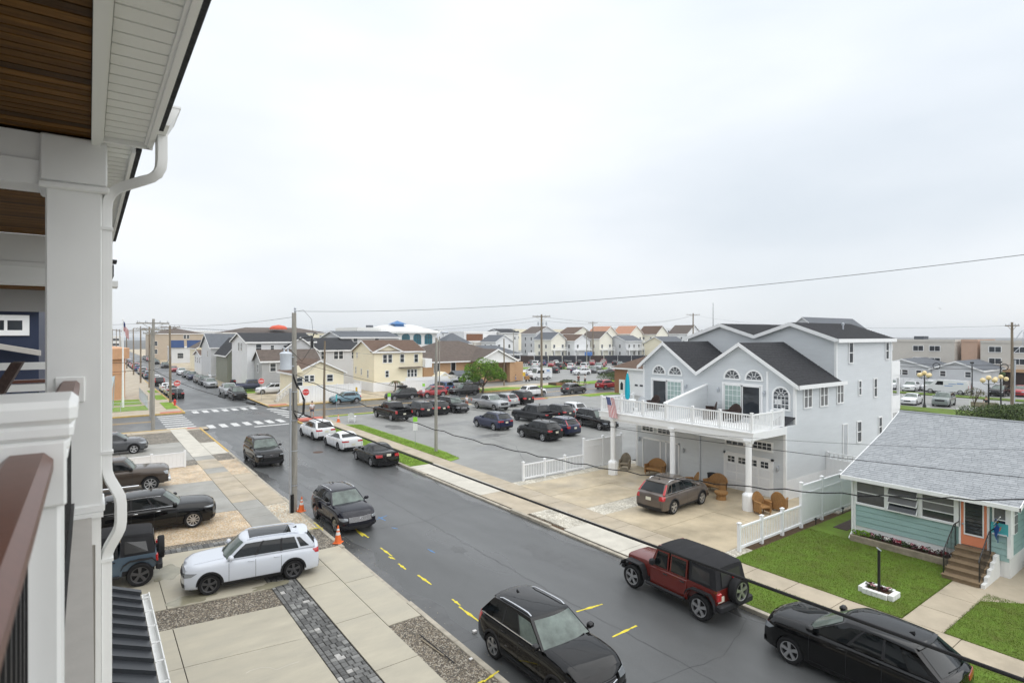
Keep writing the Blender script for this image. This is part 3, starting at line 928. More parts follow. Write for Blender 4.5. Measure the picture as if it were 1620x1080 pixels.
# behind the duplex: side road, verge, car park
sheet('side_road',[rect(66,140,-60,57)],M['lot'],z=0.01)
mb = MB();mb.box(76.5,80.6,24.5,40,0,K + 0.03);mb.prism([(70,10),(82.5,10),(81,24.5),(76.5,24.5)],0,K + 0.03);mb.box(98.5,101,0,50,0,K + 0.03)
struct('grass_verge',mb,M['grass'])
mb = MB()
for i in range(6):
 mb.box(82,87.5,20.4 + i * 2.9,20.52 + i * 2.9,0,0.016)
struct('bay_lines',mb,M['white_line'])
sheet('back_yard',[rect(33,66,-14,27.0)],M['lot'],z=0.05)
# sea beyond the roofs
mb = MB();mb.box(-1500,400,1150,2990,-0.03,0.02);struct('sea',mb,mat('sea',(0.16,0.19,0.21),0.3,var=0.1,vs=0.01))
# ------------------------------------------------------------------ the building we stand on: porch, eaves, downspout, awning roof
own = thing('apartment_house','white beach house with cedar porch ceiling and large square column, cut off by left edge','house',(-0.1,6.2,0))
own_loc = Vector(own.location)
def ob(name,mb,m,parent=own,smooth=False,kind=None):
 """a part modelled in world metres, hung on a thing with its base elsewhere"""
 p = parent
 base = Vector((0,0,0))
 while p is not None:
  base += Vector(p.location);p = p.parent
 o = mb.build(name,m,parent,smooth)
 for v in o.data.vertices:
  v.co -= base
 if kind:o['kind'] = kind
 return o
# column with capital and base
mb = MB()
mb.rbox(-0.285,0.095,6.0,6.38,7.30,10.02,0.012)
mb.rbox(-0.305,0.112,5.98,6.40,7.30,7.37,0.012)
col = ob('column',mb,M['porch_white'])
mb = MB();mb.rbox(-0.318,0.128,5.965,6.41,10.06,10.44,0.012);mb.rbox(-0.334,0.144,5.95,6.43,10.0,10.055,0.014)
ob('capital',mb,M['porch_white'],col)
mb = MB();mb.box(-4.2,-0.30,6.02,6.34,10.22,10.44);mb.box(-4.2,-0.30,6.0,6.36,10.02,10.215);ob('beam',mb,M['porch_white'])
# porch ceiling boards, this bay and the next
for y0,y1,z in ((-1.2,6.0,10.46),(6.42,12.0,10.42)):
 y = y0
 i = 0
 while y < y1 - 0.02:
  mb = MB();mb.box(-4.2,0.012,y + 0.006,min(y + 0.104,y1),z,z + 0.02)
  ob('ceiling_board',mb,M[('wood','wood2','wood','wood3','wood2','wood')[(i * 7 + i // 3) % 6]])
  y += 0.112;i += 1
mb = MB();mb.box(-4.2,0.4,-1.2,12,10.60,10.66);mb.box(-4.2,0.02,-1.2,12.0,10.49,10.53);ob('ceiling_deck',mb,M['wood3'])
# trim between ceiling and soffit, then vented soffit panels, rake board, roof edge
mb = MB();mb.box(0.018,0.085,-1.2,6.42,10.40,10.60);mb.box(0.085,0.10,-1.2,6.0,10.425,10.45);ob('frieze_board',mb,M['soffit'])
y = -1.0
while y < 5.85:
 mb = MB();mb.box(0.105,0.405,y + 0.006,y + 0.148,10.46,10.475);mb.box(0.105,0.405,y + 0.148,y + 0.16,10.472,10.485)
 ob('soffit_panel',mb,M['soffit'])
 y += 0.16
mb = MB();mb.box(0.405,0.425,-1.0,5.9,10.42,10.62);mb.box(0.425,0.452,-1.0,5.92,10.44,10.66);mb.box(0.385,0.405,-1.0,5.9,10.44,10.475);mb.box(0.09,0.45,5.87,5.92,10.42,10.62);ob('rake_board',mb,M['porch_white'])
mb = MB();mb.box(-4.2,0.485,-1.0,5.60,10.67,10.70);mb.box(0.455,0.49,-1.0,5.45,10.46,10.67);ob('roof',mb,M['shingle_dark'])
# short gutter and its downspout
gut = thing('gutter','short white gutter box at the roof corner above the downspout','gutter',(0.5,5.6,10.45))
mb = MB()
mb.slab([(0.455,5.40,10.66),(0.455,5.40,10.50),(0.53,5.40,10.50),(0.60,5.40,10.64),(0.60,5.40,10.66)],(0,0.52,0))
mb.box(0.455,0.61,5.395,5.925,10.655,10.672)
ob('gutter_box',mb,M['porch_white'],gut)
dsp = thing('downspout','white corrugated downspout with elbows beside the square porch column','downspout',(0.14,6.05,0))
path = [(0.50,5.72,10.52),(0.50,5.72,10.29),(0.495,5.725,10.23),(0.475,5.74,10.18),(0.435,5.78,10.145),(0.38,5.82,10.125),(0.26,5.94,10.085),(0.20,6.0,10.06),(0.155,6.03,10.02),(0.130,6.045,9.96),(0.120,6.05,9.88),(0.120,6.05,7.68),(0.125,6.045,7.62),(0.145,6.03,7.56),(0.195,5.99,7.46),(0.215,5.98,7.41),(0.222,5.975,7.35),(0.222,5.975,7.20),(0.215,5.98,7.14),(0.195,5.99,7.09),(0.145,6.03,6.98),(0.125,6.045,6.92),(0.118,6.05,6.86),(0.118,6.05,3.4)]
def rect_pipe(mb,path,w,d):
 rows = []
 for i,p in enumerate(path):
  t = (Vector(path[min(i + 1,len(path) - 1)]) - Vector(path[max(i - 1,0)])).normalized()
  a = Vector((0.2,-1,0)).normalized()
  a = (a - t * a.dot(t)).normalized()
  b = t.cross(a)
  ring = []
  for k in range(24):
   th = 2 * pi * k / 24
   c,s_ = math.cos(th),math.sin(th)
   sq = 1 / max(abs(c),abs(s_))
   rr = sq * (1 - (0.06 if k % 2 else 0.0)) * 0.93
   ring.append(tuple(Vector(p) + a * (c * rr * w / 2) + b * (s_ * rr * d / 2)))
  rows.append(ring)
 mb.grid(rows,closed=True)
mb = MB();rect_pipe(mb,path,0.085,0.085);pipe = ob('pipe',mb,M['porch_white'],dsp,smooth=True)
for z in (9.70,7.78,6.86):
 mb = MB();mb.box(0.06,0.172,5.998,6.102,z,z + 0.025);ob('strap',mb,M['porch_white'],dsp)
# pier below the deck: corner boards and grey panel
mb = MB()
mb.box(-0.335,-0.115,5.985,6.40,0.0,7.28);mb.box(0.045,0.085,5.985,6.40,0.0,7.28);mb.box(-0.115,0.045,5.985,6.40,7.03,7.28);mb.box(-0.33,0.08,6.3,6.4,0,7.0)
mb.box(-0.34,0.10,5.965,6.42,7.26,7.30)
ob('corner_board',mb,M['porch_white'])
mb = MB();mb.box(-0.115,0.045,6.0,6.30,0.0,7.03);ob('grey_panel',mb,M['grey_panel'])
# floor decks, inner walls and the rest of the house body
mb = MB();mb.box(-4.2,0.02,-1.2,5.96,7.05,7.27);ob('deck_floor',mb,M['grey_panel'])
mb = MB();mb.box(-4.4,-2.6,-1.2,6.0,7.27,10.46);mb.box(-12,-4.2,-1.2,13.5,0.1,10.6);mb.box(-4.2,-2.7,6.5,15.0,0.1,7.0);ob('wall',mb,M['siding_white'])
mb = MB();mb.box(-4.2,-0.34,6.02,6.36,0.1,7.0);ob('party_wall',mb,M['grey_panel'])
# near newel with moulded cap and the two hand rails
nw = ob('newel',MB().rbox(-0.42,-0.074,2.40,2.76,7.27,8.42,0.01),M['porch_white'])
mb = MB()
mb.rbox(-0.47,-0.030,2.37,2.79,8.505,8.585,0.022)
mb.rbox(-0.455,-0.040,2.38,2.78,8.46,8.508,0.012)
mb.rbox(-0.442,-0.050,2.388,2.77,8.42,8.462,0.012)
mb.rbox(-0.432,-0.056,2.394,2.768,8.385,8.422,0.01)
ob('newel_cap',mb,M['porch_white'],nw)
def hand_rail(y0,y1,xc):
 mb = MB()
 prof = [(-0.066,8.365),(-0.066,8.398),(-0.042,8.422),(0.042,8.422),(0.066,8.398),(0.066,8.365),(0.05,8.345),(-0.05,8.345)]
 mb.grid([[(xc + a,y,z) for a,z in prof] for y in (y0,y1)],closed=True)
 r = ob('hand_rail',mb,M['rail_brown'])
 mb = MB();mb.rbox(xc - 0.10,xc + 0.10,y1 - 0.02,y1 + 0.0,8.24,8.455,0.008);ob('rail_bracket',mb,M['porch_white'],r)
 mb = MB();mb.box(xc - 0.03,xc + 0.03,y0,y1,7.36,7.40);mb.box(xc - 0.02,xc + 0.02,y0,y1,8.30,8.345);ob('bottom_rail',mb,M['black_metal'],r)
 y = y0 + 0.06
 while y < y1 - 0.05:
  mb = MB();mb.box(xc - 0.01,xc + 0.01,y - 0.01,y + 0.01,7.40,8.30)
  ob('baluster',mb,M['black_metal'],r)
  y += 0.115
hand_rail(-0.9,2.40,-0.158)
hand_rail(2.76,6.0,-0.125)
# standing seam awning roof over the entry with its open gutter
aw = thing('awning_roof','charcoal standing seam metal roof with open white gutter below the balcony','awning roof',(0.2,12.6,3.0))
sl = lambda x:3.18 + (0.90 - x) * 0.42
y = 9.3
while y < 14.55:
 mb = MB();mb.slab([(-1.2,y,sl(-1.2)),(0.90,y,sl(0.90)),(0.90,y + 0.44,sl(0.90)),(-1.2,y + 0.44,sl(-1.2))],(0,0,0.012))
 mb.slab([(-1.2,y + 0.432,sl(-1.2)),(0.90,y + 0.432,sl(0.90)),(0.90,y + 0.452,sl(0.90)),(-1.2,y + 0.452,sl(-1.2))],(0,0,0.085))
 ob('seam_panel',mb,M['metal_roof'],aw)
 y += 0.45
mb = MB();mb.slab([(-1.2,14.70,sl(-1.2) + .03),(0.92,14.70,sl(0.92) + .03),(0.92,14.85,sl(0.92) + .03),(-1.2,14.85,sl(-1.2) + .03)],(0,0,0.05));ob('edge_trim',mb,M['metal_roof'],aw)
mb = MB()
mb.box(0.92,0.94,9.0,14.8,3.03,3.16);mb.box(0.94,1.05,9.0,14.8,3.03,3.045);mb.box(1.05,1.07,9.0,14.8,3.03,3.185);mb.box(0.94,1.05,14.78,14.8,3.045,3.16)
ob('gutter',mb,M['porch_white'],aw)
for i in range(8):
 mb = MB();mb.box(0.925,1.068,9.35 + i * 0.74,9.375 + i * 0.74,3.165,3.185);ob('gutter_hanger',mb,M['porch_white'],aw)
mb = MB();mb.box(-1.2,-1.0,6.5,14.7,0.1,sl(-1.1));mb.box(-1.2,0.88,14.5,14.6,2.7,3.1);ob('wall',mb,M['grey_panel'],aw)
# the next unit: its eaves, downspout and balcony with a chair, and the navy house beyond
nx = thing('row_house','next white row house with rake, gutter and balcony, half hidden by the porch column','house',(-0.5,13,0))
y = 5.95
while y < 12.0:
 mb = MB();mb.box(0.10,0.30,y + 0.006,y + 0.148,10.44,10.455);ob('soffit_panel',mb,M['soffit'],nx);y += 0.16
mb = MB();mb.box(0.30,0.33,5.95,12.1,10.38,10.62);mb.box(0.02,0.10,6.44,12.2,10.39,10.6);mb.box(0.1,0.33,12.0,12.2,10.05,10.6);ob('rake_board',mb,M['porch_white'],nx)
mb = MB();mb.box(-4.2,0.38,6.45,12.0,10.63,10.67);mb.box(0.335,0.375,5.95,12.0,10.41,10.63);ob('roof',mb,M['shingle_dark'],nx)
mb = MB();mb.box(-4,0.36,12.4,13.2,9.85,10.05);mb.box(0.0,0.40,12.2,12.6,10.08,10.12);ob('lower_roof',mb,M['shingle_dark'],nx)
mb = MB();mb.box(0.0,0.42,12.35,12.9,9.66,9.76);mb.box(0.0,0.33,12.35,12.5,9.45,9.5);ob('gutter',mb,M['porch_white'],nx)
mb = MB();mb.tube([(0.30,13,9.6),(0.30,13,9.3),(0.22,13,9.2)],0.04,8);ob('downspout',mb,M['porch_white'],nx)
mb = MB()
mb.box(-4.2,-0.12,12.02,12.35,9.98,10.42);mb.box(-4.2,-0.12,12.05,12.45,9.62,9.90);mb.box(-4.2,-0.10,12.0,12.5,9.90,9.975);ob('beam',mb,M['porch_white'],nx)
mb = MB();mb.box(-4.2,-.1,12.46,13.2,9.60,9.64);ob('ceiling',mb,M['wood2'],nx)
mb = MB();mb.box(-6,-.35,13.2,13.4,9.22,9.66);ob('upper_band',mb,M['siding_mgrey'],nx)
# lower porch gable with sloped coping in front
mb = MB();mb.slab([(-4.0,9.4,7.0),(-0.62,9.4,7.0),(-0.62,9.4,7.62),(-4.0,9.4,8.25)],(0,0.25,0));mb.slab([(-4.0,9.36,8.25),(-0.55,9.36,7.61),(-0.55,9.36,7.70),(-4.0,9.36,8.34)],(0,0.34,0));ob('parapet',mb,M['porch_white'],nx)
mb = MB();mb.slab([(-4.0,9.385,7.0),(-1.05,9.385,7.0),(-1.05,9.385,7.42),(-4.0,9.385,7.85)],(0,0.02,0));ob('grey_panel',mb,M['grey_panel'],nx)
mb = MB();mb.box(-5,-0.55,12.55,12.65,8.22,8.34);mb.box(-5,-0.55,12.5,12.7,7.86,7.98);ob('balcony_band',mb,M['porch_white'],nx)
mb = MB();mb.box(-5,-0.55,12.5,12.7,8.0,8.05);ob('hand_rail',mb,M['rail_brown'],nx)
for i in range(22):
 mb = MB();mb.box(-3.0 + i * .115,-2.98 + i * .115,12.58,12.6,7.3,7.86);ob('baluster',mb,M['black_metal'],nx)
mb = MB();mb.box(-5,-0.4,12.8,16,7.0,7.3);mb.box(-5,-4.2,12.4,16,7.3,9.9);mb.box(-9,-0.5,13.4,30,0.1,6.9);ob('wall',mb,M['grey_panel'],nx)
ch = thing('deck_chair','dark brown slatted deck chair on the neighbouring balcony','chair',(-1.35,10.6,7.3))
mb = MB()
mb.slab([(-1.22,10.4,7.72),(-0.86,10.4,8.42),(-0.74,10.4,8.42),(-1.08,10.4,7.70)],(0,0.5,0));ob('backrest',mb,M['wicker_dark'],ch)
mb = MB();mb.box(-1.9,-1.05,10.4,10.9,7.66,7.73);ob('seat',mb,M['step_brown'],ch)
for x,yy in ((-1.85,10.42),(-1.85,10.85),(-1.1,10.42),(-1.1,10.85)):
 mb = MB();mb.box(x,x + .05,yy,yy + .05,7.3,7.66);ob('leg',mb,M['wicker_dark'],ch)
nh = thing('navy_house','dark navy house with small white framed window seen through the porch','house',(-6,22,0))
mb = MB();mb.box(-14,-1.0,18.5,32,0.1,9.45);ob('wall',mb,M['siding_navy'],nh)
mb = MB();mb.box(-14,-0.9,18.2,32,9.62,9.85);mb.box(-14,-0.9,18.3,18.5,9.85,10.2);ob('roof',mb,M['shingle_slate'],nh)
mb = MB();mb.box(-14,-0.9,18.15,18.4,9.42,9.62);ob('fascia',mb,M['porch_white'],nh)
o = window(nh,'S',-1.62,18.5,8.92,0.62,0.24,'slide',trim=0.13)
o.location = Vector(o.location) - Vector(nh.location)
mb = MB();mb.slab([(-4.5,18.0,9.12),(-0.95,18.0,8.30),(-0.95,18.0,8.42),(-4.5,18.0,9.24)],(0,0.4,0));ob('porch_rake',mb,M['grey_panel'],nh)
# ------------------------------------------------------------------ grey beach duplex across the street
dx = thing('duplex_house','large pale grey clapboard duplex with twin gables and a long white balcony','house',(29.4,15.6,0))
XU,XL,XT,XB = 30.4,29.4,35.1,43.0          # upper front, lower front, tall block front, back
Y0,YV,Y1 = 15.6,21.63,26.0
def D(name,mb,m,parent=dx,smooth=False):return ob(name,mb,m,parent,smooth)
def dwin(face,a,plane,z,w,h,style='double',glass='glass',trim=0.09,root=dx,**k):
 o = window(root,face,a,plane,z,w,h,style,glass,trim,**k)
 o.location = Vector(o.location) - Vector(root.location)
 return o
# walls: solid cores, lap siding proud of them
gab = [(Y0,4.0),(Y0,6.13),(18.75,8.22),(YV,6.38),(24.2,8.22),(Y1,6.85),(Y1,4.0)]
mb = MB()
mb.slab([(XU + .02,y,z) for y,z in gab],(4.6,0,0))
mb.slab([(XT + .02,y,z) for y,z in [(Y0,.1),(Y0,8.5),(18.2,9.45),(20.6,8.66),(23.1,9.45),(25.9,8.5),(25.9,.1)]],(XB - XT - .04,0,0))
mb.box(XL + .02,XT + .02,Y0 + .01,25.75,.1,3.98)
laps(mb,[(Y0,.1),(25.75,.1),(25.75,3.62),(Y0,3.62)],lambda u,z,o:(XL - o,u,z))
laps(mb,[(Y0,4.0)] + gab[-1:0:-1],lambda u,z,o:(XU - o,u,z))
laps(mb,[(Y0,6.2),(25.9,6.2),(25.9,8.5),(23.1,9.45),(20.6,8.66),(18.2,9.45),(Y0,8.5)],lambda u,z,o:(XT - o,u,z))
laps(mb,[(XL,1.16),(XB,1.16),(XB,8.5),(XT,8.5),(XT,6.15),(XU,6.15),(XU,4.02),(XL,4.02)],lambda u,z,o:(u,Y0 - o,z))
D('wall',mb,M['siding_grey'])
mb = MB();mb.box(XL + .01,XB,Y0 - .02,Y0 + .1,0.0,1.16);D('foundation',mb,M['siding_white'])
for x,y,z0,z1 in ((XL,Y0,.1,4.0),(XU,Y0,4.0,6.2),(XT,Y0,6.3,8.5)):     # corner boards
 D('corner_board',MB().box(x - .035,x + .10,y - .035,y + .10,z0,z1),M['white'])
for bx in ((XL - .03,XL,25.62,25.78,.1,3.62),(XU - .03,XU,17.08,17.22,4.0,6.78),(XU - .035,XU + .05,25.9,26.03,4.0,6.8),(XB - .1,XB + .03,Y0 - .035,Y0 + .05,1.1,8.5)):
 D('corner_board',MB().box(*bx),M['white'])
D('drain_pipe',MB().box(XL - .06,XL,20.76,20.83,.1,3.6),M['galv'])
# roofs with white rake boards
def gable_roof(nm,x0,x1,pts,root,m,t=0.09,over=0.28,trim='white',courses=True):
 """pts = [(y, z)] of the roof line across; ridges run along x"""
 mb = MB();tr = MB()
 for (ya,za),(yb,zb) in zip(pts,pts[1:]):
  if courses:
   n = max(3,int(math.hypot(yb - ya,zb - za) / 0.16))
   up = zb > za
   for i in range(n):
    f0,f1 = i / n,(i + 1) / n
    a = (ya + (yb - ya) * f0,za + (zb - za) * f0);b = (ya + (yb - ya) * f1,za + (zb - za) * f1)
    e0,e1 = (0.022,0.004) if up else (0.004,0.022)
    mb.add([(x0 - over,a[0],a[1] + t),(x1,a[0],a[1] + t),(x1,b[0],b[1] + t),(x0 - over,b[0],b[1] + t),
      (x0 - over,a[0],a[1] + t + e0),(x1,a[0],a[1] + t + e0),(x1,b[0],b[1] + t + e1),(x0 - over,b[0],b[1] + t + e1)],
        [(4,5,6,7),(0,4,7,3),(0,1,5,4),(3,7,6,2),(1,2,6,5)])
  else:
   mb.slab([(x0 - over,ya,za),(x1,ya,za),(x1,yb,zb),(x0 - over,yb,zb)],(0,0,t))
  tr.slab([(x0 - over - .02,ya,za - .13),(x0 - over - .02,ya,za + t + .005),(x0 - over - .02,yb,zb + t + .005),(x0 - over - .02,yb,zb - .13)],(.03,0,0))
  tr.slab([(x0 - over,ya,za - .02),(x0 + .02,ya,za - .02),(x0 + .02,yb,zb - .02),(x0 - over,yb,zb - .02)],(0,0,.02))
 r = ob(nm,mb,m,root)
 ob('rake_board',tr,M[trim],r)
 return r
r1 = gable_roof('roof',XU,XT,[(15.28,6.02),(18.75,8.28),(YV,6.44)],dx,M['shingle_dark'])
gable_roof('roof',XU,XT,[(YV,6.44),(24.2,8.28),(26.35,6.62)],dx,M['shingle_dark'])
gable_roof('roof',XT,XB,[(15.35,8.47),(18.2,9.5),(20.6,8.7)],dx,M['shingle_dark'])
gable_roof('roof',XT,XB,[(20.6,8.7),(23.1,9.5),(26.2,8.47)],dx,M['shingle_dark'])
mb = MB()
mb.box(XU - .2,35.75,15.24,15.29,5.90,6.12);mb.box(XU - .2,35.75,15.29,15.6,5.92,5.95)
mb.box(XT - .3,XB + .1,15.31,15.36,8.36,8.58);mb.box(XT - .3,XB + .1,15.36,15.6,8.38,8.41)
D('eave_board',mb,M['white'])
mb = MB();mb.slab([(XL - .03,15.58,4.03),(XU,15.58,4.36),(XU,16.4,4.36),(XL - .03,16.4,4.03)],(0,0,.05));D('pent_roof',mb,M['shingle_dark'])
for x,y,z in ((39.2,17.0,9.15),):
 mb = MB();mb.tube([(x,y,z),(x,y,z + .35)],.05,8);mb.lathe([(0.09,.3),(0.09,.42),(0,.46)],8,(x,y,z));D('roof_vent',mb,M['galv'])
# side windows and door
for a,z,w,h,st in ((31.69,4.86,.80,1.14,'pair'),(33.53,4.82,.80,1.14,'pair'),(35.52,4.85,.72,1.10,'pair'),(36.93,7.15,.48,1.17,'double'),(42.2,7.25,.42,1.05,'double'),(38.15,5.15,.30,.82,'double'),(40.38,4.9,.40,1.1,'double'),(38.05,2.27,.50,1.2,'double'),(41.12,2.3,.42,1.18,'double')):
 dwin('S',a,Y0 - .02,z,w,h,st,glass='glass_screen' if st == 'pair' else 'glass',trim=0.07)
d = dwin('S',36.16,Y0 - .02,1.56,.50,1.92,'single',glass='screen_panel',trim=0.06,name='side_door')
# sliding doors and arched windows of the upper front
def slider(yc,w,z,h,dark_left):
 o = dwin('W',yc,XU - .005,z,w,h,'none',glass='dark_hole',trim=0.13,name='sliding_door')
 for s,g in ((-1,'glass'),(1,'glass_curtain')):
  if dark_left:s = s
  x0,x1 = ((-w / 2 + .02,-.02) if s < 0 else (.02,w / 2 - .02))
  if not dark_left:x0,x1 = -x1,-x0
  mb = MB();mb.box(x0,x1,-.035,-.02,.04,h - .04);p = mb.build('pane',M[g],o)
  mb = MB()
  mb.box(x0,x0 + .05,-.05,-.02,0,h);mb.box(x1 - .05,x1,-.05,-.02,0,h);mb.box(x0,x1,-.05,-.02,0,.08);mb.box(x0,x1,-.05,-.02,h - .06,h)
  if g == 'glass_curtain':
   for i in (1,2,3):
    mb.box(x0 + (x1 - x0) * i / 4 - .012,x0 + (x1 - x0) * i / 4 + .012,-.043,-.02,0,h)
   for i in range(1,6):
    mb.box(x0,x1,-.041,-.02,h * i / 6 - .012,h * i / 6 + .012)
  mb.build('sash',M['white'],o)
slider(18.69,2.30,4.0,1.90,False)
slider(24.03,2.36,4.0,1.84,True)
def arch_window(yc,z,r,legs=0.0,name='fan_window'):
 root = MB()
 n = 18
 def ring(a,b,x0,x1):
  rows = []
  pts = [(math.cos(pi * i / n),math.sin(pi * i / n)) for i in range(n + 1)]
  prof = [(b,x0),(a,x0),(a,x1),(b,x1)]
  root.grid([[(x,q * c_,q * s_ + legs) for (c_,s_) in pts] for (q,x) in prof + prof[:1]])
 ring(r,r + .10,-.05,0)
 root.box(-.055,0,-r - .10,r + .10,-.09,0)
 if legs:
  root.box(-.05,0,-r - .10,-r,0,legs);root.box(-.05,0,r,r + .10,0,legs)
 o = root.build(name,M['white'],dx,True,loc=Vector((XU - .005,yc,z)) - Vector(dx.location))
 g = MB()
 poly = [(-.012,r * math.cos(pi * i / n),r * math.sin(pi * i / n) + legs) for i in range(n + 1)]
 if legs:poly += [(-.012,-r,0),(-.012,r,0)]
 g.slab(poly,(.008,0,0));g.build('pane',M['glass'],o)
 m_ = MB()
 for k in range(1,5):
  t = pi * k / 5
  m_.bar((-.022,.30 * r * math.cos(t),.30 * r * math.sin(t) + legs),(-.022,r * math.cos(t),r * math.sin(t) + legs),.022,.022)
 for i in range(n):
  a,b = pi * i / n,pi * (i + 1) / n
  m_.bar((-.022,.32 * r * math.cos(a),.32 * r * math.sin(a) + legs),(-.022,.32 * r * math.cos(b),.32 * r * math.sin(b) + legs),.022,.022)
 if legs:
  for k in (-1,0,1):m_.box(-.03,-.014,k * r / 2 - .012,k * r / 2 + .012,0,legs)
  for k in (1,2,3):m_.box(-.028,-.014,-r,r,legs * k / 3 - .012,legs * k / 3 + .012)
 m_.build('muntin',M['white'],o)
 return o
for y in (24.67,23.38,19.32,17.95):
 arch_window(y,6.28,.46)
aw_ = arch_window(16.36,4.78,.42,.72,'arched_window')
mb = MB();mb.box(-.03,-.024,-.05,.36,.22,.48);mb.build('paper_sign',M['sign_white'],aw_)
# ground floor front: garage door, glazed door, transoms, lamps
gd = D('garage_door',MB().box(XL - .05,XL + .0,16.36,19.08,.11,2.05),M['white'])
mb = MB();mb.box(XL - .07,XL,16.24,16.36,.1,2.17);mb.box(XL - .07,XL,19.08,19.2,.1,2.17);mb.box(XL - .07,XL,16.24,19.2,2.05,2.17);D('door_trim',mb,M['white'],gd)
for r_ in range(4):
 for c_ in range(4):
  y,z = 16.42 + c_ * .665,.16 + r_ * .48
  if r_ < 3:
   mb = MB();mb.rbox(XL - .066,XL - .045,y + .02,y + .60,z,z + .40,.008);D('panel',mb,M['siding_white'],gd)
  else:
   mb = MB();mb.box(XL - .056,XL - .045,y + .10,y + .52,z + .03,z + .35);D('pane',mb,M['glass'],gd)
   mb = MB();mb.box(XL - .062,XL - .05,y + .30,y + .325,z + .03,z + .35);mb.box(XL - .061,XL - .05,y + .10,y + .52,z + .18,z + .205);D('muntin',mb,M['white'],gd)
for yc,w,st in ((16.88,1.05,'grid42'),(18.50,1.05,'grid32'),(23.45,.95,'grid32'),(24.78,.85,'grid32')):
 dwin('W',yc,XL - .005,2.62 if yc < 20 else 2.55,w,.36,st,trim=.10)
sd = D('screen_door',MB().box(XL - .03,XL,22.35,25.15,.12,2.02),M['screen_panel'])
mb = MB()
for y in (22.28,23.25,23.70,25.14):mb.box(XL - .06,XL,y,y + .09,.1,2.1)
mb.box(XL - .06,XL,22.28,25.23,2.02,2.13);mb.box(XL - .05,XL,22.3,25.2,.1,.17);D('door_trim',mb,M['white'],sd)
for x,y,z,m_ in ((XL,15.98,1.75,'galv'),(XL,25.42,1.95,'galv'),(XL,21.95,1.75,'galv'),(XU,20.2,5.55,'galv'),(XU,17.3,5.55,'galv'),(XU,22.5,5.55,'galv')):
 mb = MB();mb.lathe([(0.02,-.16),(.06,-.1),(.075,.05),(.05,.1),(.01,.14)],8,(x - .12,y,z));mb.box(x - .12,x,y - .02,y + .02,z + .1,z + .13);D('wall_lamp',mb,M[m_])
# balcony
bal = D('balcony',MB().box(26.3,XU,15.62,26.02,3.74,3.93),M['white'])
mb = MB();mb.box(26.24,26.3,15.56,26.08,3.60,3.97);mb.box(26.3,XL,15.56,15.62,3.60,3.97);mb.box(26.3,XL,26.02,26.08,3.60,3.97);mb.box(26.20,26.26,15.50,26.14,3.93,3.99);mb.box(26.3,26.42,15.62,26.02,3.45,3.74);D('fascia',mb,M['white'],bal)
BAL = MB().box(-.019,.019,-.019,.019,4.08,4.80).mesh('baluster',M['white'])
ys = [15.68,17.45,19.12,20.88,22.58,24.3,25.96]
off = Vector(dx.location)
def post(x,y):
 mb = MB();mb.rbox(x - .055,x + .055,y - .055,y + .055,3.97,4.93,.01);mb.rbox(x - .075,x + .075,y - .075,y + .075,4.93,4.965,.012)
 D('railing_post',mb,M['white'],bal)
for y in ys:post(26.34,y)
post(28.2,15.68);post(29.3,15.68);post(28.2,25.96);post(29.3,25.96)
for a,b in zip(ys,ys[1:]):
 mb = MB();mb.box(26.30,26.38,a + .055,b - .055,4.80,4.87);mb.box(26.315,26.365,a + .055,b - .055,4.03,4.08);D('rail',mb,M['white'],bal)
 n = 12
 for i in range(1,n + 1):
  link('baluster',BAL,bal,Vector((26.34,a + (b - a) * i / (n + 1),0)) - off)
for yy in (15.68,25.96):
 for a,b,n in ((26.34,28.2,13),(28.2,29.3,7)):
  mb = MB();mb.box(a + .055,b - .055,yy - .04,yy + .04,4.80,4.87);mb.box(a + .055,b - .055,yy - .025,yy + .025,4.03,4.08);D('rail',mb,M['white'],bal)
  for i in range(1,n + 1):
   link('baluster',BAL,bal,Vector((a + (b - a) * i / (n + 1),yy,0)) - off)
mb = MB();mb.slab([(26.42,21.0,3.93),(XU,21.0,3.93),(XU,21.0,5.75),(26.42,21.0,4.88)],(0,.10,0))
laps(mb,[(26.45,3.95),(XU,3.95),(XU,5.73),(26.45,4.86)],lambda u,z,o:(u,21.0 - o,z));pw = D('party_screen',mb,M['siding_grey'],bal)
mb = MB();mb.slab([(26.40,20.96,4.88),(XU,20.96,5.75),(XU,20.96,5.83),(26.40,20.96,4.96)],(0,.18,0));D('cap',mb,M['white'],bal)
for y in (25.0,20.45,15.85):
 mb = MB();c_ = (26.35,y,0)
 mb.lathe([(.31,.1),(.31,.86),(.27,.93),(.19,.99),(.155,1.02)],8,c_,ph=pi / 8);D('column_base',mb,M['white'])
 mb = MB();mb.lathe([(.15,1.0),(.15,3.3),(.145,3.40),(.19,3.42),(.19,3.52)],20,c_);D('column',mb,M['white'],dx,True)
 mb = MB();mb.box(26.15,26.55,y - .2,y + .2,3.52,3.6);D('capital',mb,M['white'])
# rear porches
mb = MB()
for z in (1.2,3.6,5.9):
 mb.box(XB + .0,XB + 1.35,15.6,19.5,z,z + .22)
 mb.box(XB + .02,XB + 1.33,15.56,15.60,z + .22,z + 1.15);mb.box(XB + 1.31,XB + 1.36,15.6,19.5,z + .22,z + 1.15)
for x in (XB + .08,XB + 1.26):
 mb.box(x - .06,x + .06,15.58,15.72,.1,7.05)
D('rear_porch',mb,M['white'])
mb = MB();mb.box(XB + .01,XB + .03,15.9,17.2,7.3,8.3);D('rear_window',mb,M['glass'])
dx_gate = thing('garden_gate','white fence gate with lattice top beside the clapboard side wall','gate',(33.9,13.3,.1))
for i in range(9):
 mb = MB();mb.box(33.85,33.90,13.35 + i * .245,13.585 + i * .245,.15,1.75);ob('board',mb,M['vinyl'],dx_gate)
 mb = MB();mb.box(33.86,33.89,13.42 + i * .245,13.50 + i * .245,1.75,2.1);ob('picket',mb,M['vinyl'],dx_gate)
